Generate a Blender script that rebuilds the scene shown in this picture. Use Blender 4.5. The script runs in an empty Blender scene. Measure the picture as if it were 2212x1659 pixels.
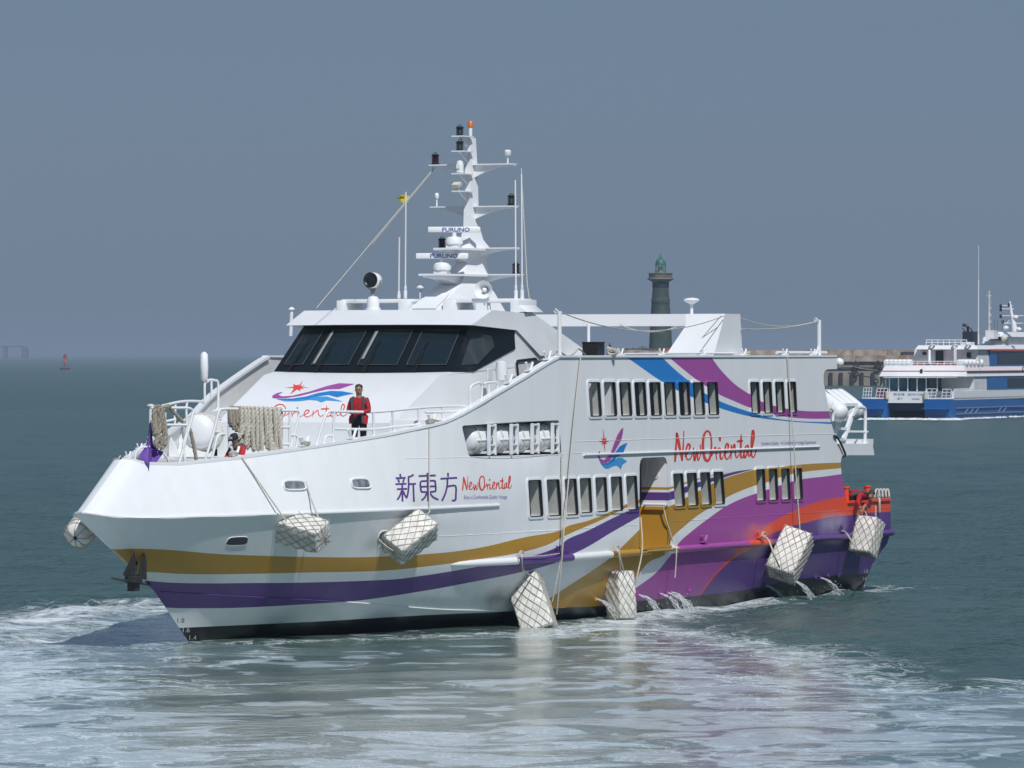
import bpy, bmesh, math, random
import numpy as np
from mathutils import Vector, Matrix, Quaternion
from mathutils.geometry import delaunay_2d_cdt, tessellate_polygon
random.seed(7); rng = np.random.default_rng(7)
R = math.radians
S = bpy.context.scene
COL = S.collection

# ------------------------------------------------------------------ camera
# World axes follow the ferry: x runs aft from the stem at the waterline, y to starboard (away from us), z up.
FPX, EYE, HORIZON, YAW = 12000.0, 6.6, 765.0, 64.5      # focal length and horizon in pixels of a 2212-wide picture
TH = R(YAW)
RIGHT = np.array([math.cos(TH), -math.sin(TH)]); FWD = np.array([math.sin(TH), math.cos(TH)])
_D = FPX * EYE / (1386 - HORIZON)
CAM = -(((413 - 1106) / FPX * _D) * RIGHT + _D * FWD)
cam_data = bpy.data.cameras.new('camera'); cam = bpy.data.objects.new('camera', cam_data); COL.objects.link(cam)
cam.location = (CAM[0], CAM[1], EYE)
cam.rotation_euler = (R(90), 0, -(R(90) - math.atan2(FWD[1], FWD[0])))
cam_data.sensor_width = 36; cam_data.lens = FPX / 2212 * 36
cam_data.shift_y = -(1659 / 2 - HORIZON) / 2212
cam_data.clip_start = 1; cam_data.clip_end = 120000
S.camera = cam

# ------------------------------------------------------------------ light
SUN = Vector((-.60, -.585, 1.0)).normalized()
world = bpy.data.worlds.new('World'); S.world = world; world.use_nodes = True
nt = world.node_tree; nt.nodes.clear()
sky = nt.nodes.new('ShaderNodeTexSky'); sky.sky_type = 'NISHITA'; sky.sun_disc = False
sky.sun_elevation = math.asin(SUN.z); sky.sun_rotation = math.atan2(SUN.x, SUN.y)
sky.air_density = 1.0; sky.dust_density = 0.6; sky.ozone_density = 1.5
bg = nt.nodes.new('ShaderNodeBackground'); bg.inputs['Strength'].default_value = 0.06
wo = nt.nodes.new('ShaderNodeOutputWorld')
# a thick summer haze layer veils the blue almost evenly
veil = nt.nodes.new('ShaderNodeMix'); veil.data_type = 'RGBA'; veil.inputs['Factor'].default_value = .82
veil.inputs['B'].default_value = (.102 / .06, .161 / .06, .264 / .06, 1)
nt.links.new(sky.outputs[0], veil.inputs['A']); nt.links.new(veil.outputs['Result'], bg.inputs['Color']); nt.links.new(bg.outputs[0], wo.inputs['Surface'])
sl = bpy.data.lights.new('sun', 'SUN'); sl.energy = 3.25; sl.angle = R(0.6); sl.color = (1.0, .98, .955)
so = bpy.data.objects.new('sun', sl); COL.objects.link(so)
so.rotation_euler = SUN.to_track_quat('Z', 'Y').to_euler()
S.view_settings.view_transform = 'Standard'; S.view_settings.look = 'None'
S.view_settings.exposure = 0.15; S.view_settings.gamma = 1.0
S.view_settings.use_curve_mapping = False
S.cycles.volume_bounces = 0; S.cycles.max_bounces = 8; S.cycles.transparent_max_bounces = 12

# ------------------------------------------------------------------ survey: points of the place from two of their coordinates
def ray(px): return FWD + (px - 1106) / FPX * RIGHT
def ony(px, py, y):
    d = ray(px); k = (y - CAM[1]) / d[1]
    return Vector((CAM[0] + k * d[0], y, EYE - (py - HORIZON) / FPX * k))
def onx(px, py, x):
    d = ray(px); k = (x - CAM[0]) / d[0]
    return Vector((x, CAM[1] + k * d[1], EYE - (py - HORIZON) / FPX * k))
def onz(px, py, z):
    k = FPX * (EYE - z) / (py - HORIZON); p = CAM + k * ray(px); return Vector((p[0], p[1], z))
def atd(px, py, dist):
    p = CAM + dist * ray(px); return Vector((p[0], p[1], EYE - (py - HORIZON) / FPX * dist))
def fr(ox, oy, s): return lambda x, y: (ox + s * x, oy + s * y)
Z1 = fr(108.0, 702.0, .26856); Z2 = fr(594.05, 594.05, .26856); Z3 = fr(108.0, 1026.1, .26856); Z4 = fr(648.05, 918.07, .26856)
Z5 = fr(1080.1, 702.05, .26856); Z6 = fr(1458.1, 648.05, .26856); Z7 = fr(1080.1, 1026.1, .26856); Z8 = fr(1512.1, 945.1, .19531)
Z9 = fr(1728.1, 486.0, .2929); ZA = fr(837.07, 237.6, .1709); ZB = fr(756.06, 453.6, .19531); ZC = fr(1134.1, 513.0, .21973)
ZD = fr(0, 675.05, .1709); ZE = fr(162.0, 837.07, .14649); ZF = fr(459.0, 853.3, .09766); ZG = fr(1350.1, 945.1, .14649)
ZH = fr(1836.1, 675.05, .16992); ZI = fr(1080.1, 648.05, .1709); ZJ = fr(1620.1, 702.05, .35798)
VV = lambda x, y: (x, y)
def camdir(r, u, t):            # a direction given as right, up, towards the quay
    v = RIGHT * r - FWD * t
    return Vector((v[0], v[1], u)).normalized()

# ------------------------------------------------------------------ materials
MATS = {}
def nodes_of(name):
    m = bpy.data.materials.new(name); m.use_nodes = True
    return m, m.node_tree, m.node_tree.nodes['Principled BSDF']
def mat(name, col, rough=.5, metal=0.0, noise=.08, scale=3.0, bump=0.0, bscale=30, spec=None, trans=0.0, emit=None, detail=4):
    if name in MATS: return MATS[name]
    m, t, b = nodes_of(name)
    b.inputs['Roughness'].default_value = rough; b.inputs['Metallic'].default_value = metal
    if spec is not None: b.inputs['Specular IOR Level'].default_value = spec
    tc = t.nodes.new('ShaderNodeTexCoord')
    n = t.nodes.new('ShaderNodeTexNoise'); n.inputs['Scale'].default_value = scale; n.inputs['Detail'].default_value = detail
    t.links.new(tc.outputs['Object'], n.inputs['Vector'])
    r = t.nodes.new('ShaderNodeMapRange'); r.inputs['From Min'].default_value = .3; r.inputs['From Max'].default_value = .7
    r.inputs['To Min'].default_value = 1 - noise; r.inputs['To Max'].default_value = 1 + noise * .5
    t.links.new(n.outputs['Fac'], r.inputs['Value'])
    mx = t.nodes.new('ShaderNodeVectorMath'); mx.operation = 'SCALE'; mx.inputs[0].default_value = col
    t.links.new(r.outputs[0], mx.inputs['Scale']); t.links.new(mx.outputs[0], b.inputs['Base Color'])
    if bump:
        n2 = t.nodes.new('ShaderNodeTexNoise'); n2.inputs['Scale'].default_value = bscale; n2.inputs['Detail'].default_value = 5
        t.links.new(tc.outputs['Object'], n2.inputs['Vector'])
        bp = t.nodes.new('ShaderNodeBump'); bp.inputs['Strength'].default_value = bump; bp.inputs['Distance'].default_value = .02
        t.links.new(n2.outputs['Fac'], bp.inputs['Height']); t.links.new(bp.outputs[0], b.inputs['Normal'])
    if emit:
        b.inputs['Emission Color'].default_value = (*emit[:3], 1); b.inputs['Emission Strength'].default_value = emit[3]
    MATS[name] = m; return m
C_WHITE = (.79, .81, .83); C_GOLD = (.47, .255, .03); C_PURPLE = (.11, .05, .235); C_MAG = (.37, .075, .34)
C_BLUE = (.015, .21, .60); C_ORANGE = (.80, .085, .03); C_BLACK = (.012, .014, .016)
white = mat('white paint', C_WHITE, .32, noise=.035, scale=1.2)
whiteflat = mat('white deck paint', (.70, .71, .71), .55, noise=.06, scale=2)
cream = mat('cream paint', (.62, .60, .53), .5, noise=.1, scale=4)
deckgrey = mat('grey deck paint', (.42, .44, .45), .7, noise=.15, scale=5)
black = mat('black rubber', (.013, .014, .016), .55, noise=.2)
darkmetal = mat('dark anchor steel', (.028, .027, .026), .55, noise=.4, scale=9, bump=.3)
steel = mat('galvanised steel', (.36, .36, .36), .4, .7, noise=.2, scale=8)
goldm = mat('gold paint', C_GOLD, .38, noise=.08, scale=1.5); purplem = mat('purple paint', C_PURPLE, .38, noise=.12, scale=1.5)
magm = mat('magenta paint', C_MAG, .38, noise=.08); orangem = mat('orange paint', C_ORANGE, .45, noise=.14, scale=4)
bluem = mat('blue paint', C_BLUE, .38, noise=.05); lbluem = mat('light blue paint', (.05, .32, .70), .38, noise=.05)
redm = mat('red paint', (.75, .06, .035), .4, noise=.06); lilac = mat('lilac paint', (.27, .20, .45), .5, noise=.1)
ropem = mat('white rope', (.56, .53, .46), .85, noise=.25, scale=30, bump=.5, bscale=120)
ropeg = mat('weathered rope', (.36, .32, .26), .9, noise=.35, scale=30, bump=.5, bscale=120)
foam_block = mat('white foam block', (.74, .73, .68), .7, noise=.30, scale=5, bump=.3, bscale=25)
netm = mat('grey net cord', (.40, .38, .34), .9, noise=.2, scale=20)
interior = mat('dark cabin interior', (.06, .065, .07), .7, noise=.3, scale=1.5)
curtainm = mat('grey window reveal', (.60, .61, .58), .8, noise=.12, scale=9)
darkglassm = mat('black glazing band', (.006, .008, .010), .12, noise=.1, spec=.35)
lampblack = mat('black lamp housing', (.015, .018, .022), .35, noise=.2)
lampred = mat('dark red lamp lens', (.055, .008, .012), .2, noise=.2)
amber = mat('amber lens', (.62, .16, .02), .3, noise=.1)
yellowm = mat('yellow cloth', (.62, .50, .02), .8, noise=.1, scale=10)
purplecloth = mat('purple cloth', (.15, .07, .36), .8, noise=.12, scale=6)
skinm = mat('skin', (.36, .20, .13), .5, noise=.08); hairm = mat('dark hair', (.018, .015, .013), .6, noise=.3, scale=40)
jacketm = mat('red jacket', (.42, .012, .022), .75, noise=.2, scale=14, bump=.3, bscale=18); darkcloth = mat('dark grey cloth', (.07, .065, .075), .8, noise=.2, scale=10)
navycloth = mat('navy cloth', (.012, .014, .025), .8, noise=.2, scale=10)
shirtm = mat('maroon shirt', (.20, .012, .02), .8, noise=.2, scale=10)
brown = mat('brown rust', (.22, .09, .05), .8, noise=.3, scale=6)

def glass(name, tint, opacity, rough=.03):
    m, t, b = nodes_of(name)
    b.inputs['Base Color'].default_value = (*tint, 1); b.inputs['Roughness'].default_value = rough
    b.inputs['Alpha'].default_value = opacity; b.inputs['IOR'].default_value = 1.5
    n = t.nodes.new('ShaderNodeTexNoise'); n.inputs['Scale'].default_value = 1.3
    tc = t.nodes.new('ShaderNodeTexCoord'); t.links.new(tc.outputs['Object'], n.inputs['Vector'])
    r = t.nodes.new('ShaderNodeMapRange'); r.inputs['To Min'].default_value = rough; r.inputs['To Max'].default_value = rough + .05
    t.links.new(n.outputs['Fac'], r.inputs['Value']); t.links.new(r.outputs[0], b.inputs['Roughness'])
    MATS[name] = m; return m
cabin_glass = glass('cabin window glass', (.10, .13, .14), .10)
bridge_glass = glass('bridge window glass', (.008, .018, .024), 1.0, .05)

# ------------------------------------------------------------------ mesh helpers
class B:
    def __init__(s): s.v = []; s.f = []; s.m = []; s.mi = 0
    def add(s, vs, fs):
        o = len(s.v); s.v += [tuple(v) for v in vs]; s.f += [tuple(i + o for i in f) for f in fs]; s.m += [s.mi] * len(fs); return s
    def box(s, c, d, rot=None):
        c = Vector(c); h = Vector(d) / 2; vs = []
        for sx in (-1, 1):
            for sy in (-1, 1):
                for sz in (-1, 1):
                    p = Vector((sx * h.x, sy * h.y, sz * h.z)); p = rot @ p if rot else p; vs.append(c + p)
        return s.add(vs, [(0, 1, 3, 2), (4, 6, 7, 5), (0, 4, 5, 1), (2, 3, 7, 6), (0, 2, 6, 4), (1, 5, 7, 3)])
    def tube(s, pts, r, n=8, cap=True, closed=False):
        pts = [Vector(p) for p in pts]; N = len(pts); rs = r if isinstance(r, (list, tuple, np.ndarray)) else [r] * N
        prev = None; rings = []
        for i, p in enumerate(pts):
            a = pts[(i - 1) % N] if (i > 0 or closed) else p; c = pts[(i + 1) % N] if (i < N - 1 or closed) else p
            t = (c - a); t = t.normalized() if t.length > 1e-9 else Vector((0, 0, 1))
            if prev is None: u = t.orthogonal().normalized()
            else:
                u = prev - t * prev.dot(t); u = u.normalized() if u.length > 1e-6 else t.orthogonal().normalized()
            prev = u; w = t.cross(u)
            rings.append([p + (u * math.cos(2 * math.pi * k / n) + w * math.sin(2 * math.pi * k / n)) * rs[i] for k in range(n)])
        vs = [q for ring in rings for q in ring]; fs = []
        M = N if closed else N - 1
        for i in range(M):
            for k in range(n):
                j = (i + 1) % N
                fs.append((i * n + k, i * n + (k + 1) % n, j * n + (k + 1) % n, j * n + k))
        if cap and not closed: fs += [tuple(range(n))[::-1], tuple((N - 1) * n + k for k in range(n))]
        return s.add(vs, fs)
    def bar(s, a, b_, r, n=8): return s.tube([a, b_], r, n)
    def lathe(s, prof, n=20, at=(0, 0, 0), axis=(0, 0, 1)):
        q = Vector((0, 0, 1)).rotation_difference(Vector(axis)); at = Vector(at); vs = []; fs = []
        for (r, z) in prof:
            for k in range(n): vs.append(at + q @ Vector((r * math.cos(2 * math.pi * k / n), r * math.sin(2 * math.pi * k / n), z)))
        for i in range(len(prof) - 1):
            for k in range(n): fs.append((i * n + k, i * n + (k + 1) % n, (i + 1) * n + (k + 1) % n, (i + 1) * n + k))
        fs += [tuple(range(n))[::-1], tuple((len(prof) - 1) * n + k for k in range(n))]
        return s.add(vs, fs)
    def prism(s, poly, off):            # polygon of 3-D points swept by a vector
        poly = [Vector(p) for p in poly]; off = Vector(off); n = len(poly)
        tris = [tuple(t) for t in tessellate_polygon([poly])]
        fs = tris + [tuple(i + n for i in t[::-1]) for t in tris]
        fs += [(i, (i + 1) % n, (i + 1) % n + n, i + n) for i in range(n)]
        return s.add(poly + [p + off for p in poly], fs)
    def poly(s, pts):
        pts = [Vector(p) for p in pts]; return s.add(pts, [tuple(t) for t in tessellate_polygon([pts])])
    def grid(s, rows, close=False):
        n = len(rows[0]); vs = [p for r in rows for p in r]; fs = []
        for i in range(len(rows) - 1):
            for k in range(n if close else n - 1):
                fs.append((i * n + k, i * n + (k + 1) % n, (i + 1) * n + (k + 1) % n, (i + 1) * n + k))
        return s.add(vs, fs)
    def build(s, name, m, parent=None, smooth=None, bevel=0, loc=None, fix=True):
        me = bpy.data.meshes.new(name); me.from_pydata(s.v, [], s.f)
        ms = m if isinstance(m, (list, tuple)) else [m]
        for x in ms: me.materials.append(x)
        if len(ms) > 1: me.polygons.foreach_set('material_index', s.m)
        if fix or bevel:
            bm = bmesh.new(); bm.from_mesh(me)
            bmesh.ops.recalc_face_normals(bm, faces=bm.faces)
            if bevel:
                es = [e for e in bm.edges if e.is_manifold and e.calc_face_angle(0) > R(35)]
                bmesh.ops.bevel(bm, geom=es, offset=bevel, segments=2, profile=.5, affect='EDGES', clamp_overlap=True)
            bm.to_mesh(me); bm.free()
        if smooth is not None:
            me.polygons.foreach_set('use_smooth', [True] * len(me.polygons))
            if smooth < 180: me.set_sharp_from_angle(angle=R(smooth))
        o = bpy.data.objects.new(name, me); COL.objects.link(o)
        if parent: o.parent = parent
        if loc is not None: o.location = loc
        return o
def tag(o, label=None, cat=None, group=None, kind=None):
    if label: o['label'] = label
    if cat: o['category'] = cat
    if group: o['group'] = group
    if kind: o['kind'] = kind
    return o
def thing(name, label, cat, group=None, loc=(0, 0, 0)):
    o = bpy.data.objects.new(name, None); COL.objects.link(o); o.empty_display_size = .2; o.location = loc
    return tag(o, label, cat, group)
def rope_pts(a, b, sag=0.0, n=10):
    a = Vector(a); b = Vector(b)
    return [a.lerp(b, i / n) - Vector((0, 0, 4 * sag * (i / n) * (1 - i / n))) for i in range(n + 1)]
def smooth_path(pts, n=6):
    pts = [Vector(p) for p in pts]; out = []
    P = [pts[0] * 2 - pts[1]] + pts + [pts[-1] * 2 - pts[-2]]
    for i in range(1, len(P) - 2):
        for k in range(n):
            t = k / n; a, b_, c, d = P[i - 1:i + 3]
            out.append(.5 * ((2 * b_) + (c - a) * t + (2 * a - 5 * b_ + 4 * c - d) * t * t + (3 * b_ - a - 3 * c + d) * t ** 3))
    return out + [pts[-1]]
def pip(poly, x, y):
    c = False; n = len(poly)
    for i in range(n):
        (x1, y1), (x2, y2) = poly[i], poly[(i + 1) % n]
        if (y1 > y) != (y2 > y) and x < (x2 - x1) * (y - y1) / (y2 - y1) + x1: c = not c
    return c
def rrect(corners, r, n=4):             # rounded convex polygon in 2-D
    out = []; N = len(corners); C = [Vector(c) for c in corners]
    for i in range(N):
        p, a, b_ = C[i], C[i - 1], C[(i + 1) % N]
        da = (a - p).normalized() * r; db = (b_ - p).normalized() * r
        for k in range(n + 1):
            t = k / n; out.append(tuple((p + da) * (1 - t) ** 2 + p * 2 * t * (1 - t) + (p + db) * t * t))
    return out

# ------------------------------------------------------------------ hull lines
def pchip(pts):
    a = np.array(pts, float); x, y = a[:, 0], a[:, 1]; h = np.diff(x); d = np.diff(y) / h; m = np.zeros_like(y)
    m[1:-1] = np.where(d[:-1] * d[1:] > 0, 2 * d[:-1] * d[1:] / (d[:-1] + d[1:] + 1e-12), 0); m[0] = d[0]; m[-1] = d[-1]
    def f(q):
        q = np.clip(np.asarray(q, float), x[0], x[-1]); i = np.clip(np.searchsorted(x, q) - 1, 0, len(x) - 2); t = (q - x[i]) / h[i]
        return (2*t**3 - 3*t**2 + 1) * y[i] + (t**3 - 2*t**2 + t) * h[i] * m[i] + (-2*t**3 + 3*t**2) * y[i+1] + (t**3 - t**2) * h[i] * m[i+1]
    return f
def const(v): return lambda q: np.full_like(np.asarray(q, float), v)
XE = 33.2
LINES = [  # stem x, half breadth(x), height(x)
    (.35, pchip([(.35, 0), (3, .5), (8, 1.7), (12, 2.6), (16, 3.1), (20, 3.3), (34, 3.35)]), const(-.7)),
    (-.12, pchip([(-.12, 0), (2, .62), (4, 1.18), (8, 2.2), (12, 2.95), (16, 3.4), (20, 3.52), (34, 3.5)]), const(0.0)),
    (-1.72, pchip([(-1.72, 0), (-1, .35), (0, .80), (2, 1.5), (4, 2.05), (8, 2.9), (12, 3.42), (16, 3.66), (20, 3.72), (34, 3.72)]),
            pchip([(-1.72, 1.22), (0, 1.08), (4, .78), (8, .45), (12, .32), (34, .3)])),
    (-2.9, pchip([(-2.9, 0), (-2.6, .22), (-2, .5), (0, 1.27), (2, 1.98), (4, 2.62), (6, 3.18), (8, 3.6), (10, 3.92), (12, 4.06), (14, 4.09), (34, 4.09)]),
            pchip([(-2.9, 1.87), (0, 1.68), (4, 1.6), (34, 1.6)])),
    (-4.95, pchip([(-4.95, 0), (-4.88, .2), (-4.7, .36), (-4.2, .58), (-3, 1.02), (-2, 1.4), (0, 2.12), (2, 2.75), (4, 3.25), (6, 3.62), (8, 3.88), (10, 4.02), (12, 4.095), (34, 4.1)]),
            pchip([(-4.95, 3.1), (-4.7, 3.02), (-3.4, 2.94), (0, 2.95), (8, 2.98), (34, 3.02)])),
    (-3.25, pchip([(-3.25, 0), (-3.18, .2), (-3.0, .36), (-2.5, .58), (-2, .8), (-1, 1.2), (0, 1.6), (2, 2.3), (4, 2.95), (6, 3.5), (8, 3.87), (10, 4.02), (12, 4.095), (34, 4.1)]),
            lambda q: np.interp(q, [-3.25, -2.9, -2, -.5, 2, 4, 6.0, 6.6, 8, 10.7, 11.15, 34], [4.25, 4.15, 4.12, 4.23, 4.48, 4.70, 4.98, 5.14, 5.62, 6.40, 6.52, 6.52])),
]
TB, TZ = LINES[5][1], LINES[5][2]
KB, KZ = LINES[4][1], LINES[4][2]
def half(x, z):                          # half breadth of the shell
    x = np.asarray(x, float); z = np.asarray(z, float)
    zs = [l[2](x) for l in LINES]; bs = [np.where(x < l[0], 0, l[1](x)) for l in LINES]
    out = bs[0].copy() if hasattr(bs[0], 'copy') else bs[0]
    for i in range(len(LINES) - 1):
        t = np.clip((z - zs[i]) / np.maximum(zs[i + 1] - zs[i], 1e-6), 0, 1)
        out = np.where(z >= zs[i], bs[i] + (bs[i + 1] - bs[i]) * t, out)
    return out
def surf(px, py, off=0.0):               # where a sight line meets the port side of the shell
    d = ray(px); k = np.linspace(120, 172, 1600)
    X = CAM[0] + k * d[0]; Y = CAM[1] + k * d[1]; Zz = EYE - (py - HORIZON) / FPX * k
    g = -Y - half(X, Zz) - off
    i = np.where((g[:-1] > 0) & (g[1:] <= 0))[0]
    if len(i) == 0:
        j = int(np.argmin(np.abs(g))); return Vector((X[j], Y[j], Zz[j]))
    i = i[0]; t = g[i] / (g[i] - g[i + 1])
    return Vector((X[i] + t * (X[i+1] - X[i]), Y[i] + t * (Y[i+1] - Y[i]), Zz[i] + t * (Zz[i+1] - Zz[i])))
def inner(px, py, inset=.2):             # on the line running just inside the port bulwark
    d = ray(px); k = np.linspace(110, 170, 3000); X = CAM[0] + k * d[0]; Y = CAM[1] + k * d[1]
    g = -Y - np.maximum(TB(X) - inset, 0); i = np.where((g[:-1] > 0) & (g[1:] <= 0) & (X[1:] > -3.2))[0]
    i = i[0] if len(i) else int(np.argmin(np.abs(g)))
    return Vector((X[i], Y[i], EYE - (py - HORIZON) / FPX * k[i]))

# ------------------------------------------------------------------ livery: painted bands as curves z(x)
def band(fr_, pts): return [(p.x, p.z) for p in (surf(*fr_(x, y)) for x, y in pts)]
def multi(*parts):
    out = []
    for f_, pts in parts: out += band(f_, pts)
    out.sort(); res = [out[0]]
    for p in out[1:]:
        if p[0] - res[-1][0] > .12: res.append(p)
    return res
A_TOP = multi((Z3, [(655, 562), (900, 600), (1350, 635), (1800, 652)]), (Z4, [(0, 1060), (600, 1060), (1000, 1040), (1400, 995), (1800, 905), (2150, 815)]), (Z7, [(500, 440), (700, 370), (900, 290), (990, 245), (1120, 195)]))
A_TOP = [(-3.7, 2.18), (-3.4, 2.24)] + [p for p in A_TOP if p[0] > -3.2]
A_BOT = multi((Z3, [(775, 780), (1100, 797), (1700, 793)]), (Z4, [(0, 1188), (600, 1175), (1000, 1140), (1400, 1085), (1700, 1040), (2000, 960)]), (Z7, [(500, 500), (880, 330), (950, 290), (1120, 225)]))
A_BOT = [(-4, A_BOT[0][1] + .02)] + A_BOT
B_TOP = multi((Z3, [(760, 848), (1000, 867), (1700, 868)]), (Z4, [(0, 1268), (700, 1245), (1000, 1210), (1400, 1145), (1700, 1095), (2100, 965)]), (Z7, [(530, 525), (700, 450), (900, 350), (1100, 255)]))
B_BOT = multi((Z3, [(920, 1068), (1100, 1072), (1600, 1065), (2212, 1030)]), (Z4, [(400, 1420), (900, 1350), (1400, 1260), (1750, 1190), (2050, 1110)]), (Z7, [(560, 650), (700, 580), (900, 460), (1130, 330)]))
B_TOP = [(-3, B_TOP[0][1] + .01)] + B_TOP; B_BOT = [(-3, B_BOT[0][1] - .01)] + B_BOT
C_LEFT = multi((Z7, [(400, 990), (600, 860), (800, 730), (940, 620), (1120, 440)]))
C_RIGHT = multi((Z7, [(1060, 905), (1200, 700), (1330, 640)]), (ZG, [(690, 1490), (900, 1290), (1100, 1130), (1300, 1010), (1470, 900), (1700, 790), (1930, 705)]), (Z6, [(740, 1465), (830, 1430), (920, 1405), (1020, 1385), (1200, 1365), (1335, 1353)]))
C_TOP = multi((ZG, [(640, 1020), (710, 990), (850, 910), (1060, 800), (1260, 690), (1450, 610), (1650, 545), (1900, 480)]), (Z6, [(830, 1345), (1000, 1325), (1200, 1312), (1335, 1307)]))
D_TOP = multi((ZG, [(640, 810), (840, 740), (1040, 670), (1245, 600), (1450, 545), (1700, 490), (1880, 470)])); D_BOT = multi((ZG, [(640, 930), (710, 910), (850, 835), (1060, 745), (1260, 660), (1450, 595), (1700, 520), (1880, 475)]))
E_TOP = multi((ZG, [(635, 735), (700, 720), (850, 670), (1050, 612), (1260, 560), (1450, 525), (1880, 465)])); E_BOT = multi((ZG, [(635, 775), (700, 750), (850, 695), (1050, 630), (1260, 572), (1450, 530), (1880, 467)]))
F_TOP = multi((Z7, [(1090, 910), (1240, 800), (1370, 650)]), (ZG, [(790, 1560), (1000, 1370), (1250, 1180), (1480, 1020), (1700, 910), (1930, 825)]), (Z6, [(830, 1495), (920, 1465), (1030, 1440), (1200, 1420), (1340, 1400)]))
O_TOP = multi((Z7, [(1615, 950), (1700, 828), (1800, 718), (1890, 636), (1970, 590)]), (Z8, [(490, 1135), (700, 1000), (900, 880), (1100, 780), (1300, 710), (1500, 665), (1610, 650)]))
P_TOP = multi((Z7, [(1625, 950), (1712, 832), (1820, 722), (1920, 645), (2010, 600)]), (Z8, [(600, 1150), (800, 1060), (1000, 985), (1200, 935), (1400, 885), (1700, 855), (1900, 830), (2110, 820)]))
O_TOP += [(34.5, O_TOP[-1][1] + .5)]
def steepen(c, dz=1.4):
    (x0, z0), (x1, z1) = c[0], c[1]; g = max((z1 - z0) / (x1 - x0), .15); return [(x0 - dz / g, z0 - dz)] + c
C_LEFT, C_RIGHT, F_TOP, O_TOP, P_TOP = map(steepen, (C_LEFT, C_RIGHT, F_TOP, O_TOP, P_TOP))
BOOT = multi((Z3, [(1030, 1235), (1600, 1205), (2212, 1175)]), (Z4, [(400, 1565), (1000, 1530), (1720, 1497)]), (Z7, [(460, 1070), (850, 1050), (1100, 1015), (1440, 985), (2150, 895)]), (Z8, [(900, 1590), (1300, 1545), (1880, 1502)]))
BOOT = [(-1, BOOT[0][1])] + BOOT
G_BOT = multi((Z5, [(1025, 262), (1150, 350), (1300, 455), (1420, 525), (1540, 580), (1660, 630), (1755, 665), (2010, 735)]), (Z6, [(610, 925), (900, 975), (1250, 998)]))
G_TOP = multi((Z5, [(1310, 262), (1400, 350), (1500, 435), (1545, 470), (1630, 540), (1750, 605), (2010, 700)]), (Z6, [(680, 925), (940, 970), (1250, 983)]))
H_BOT = multi((Z5, [(1365, 262), (1480, 360), (1600, 455), (1650, 490), (1745, 550), (1900, 620), (2010, 665)]), (Z6, [(700, 895), (900, 940), (1080, 955), (1250, 955)]))
H_TOP = multi((Z5, [(1705, 262), (1760, 340), (1830, 420), (1900, 485), (2005, 555)]), (Z6, [(700, 820), (790, 850), (900, 875), (1050, 893), (1240, 895)]))

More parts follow.
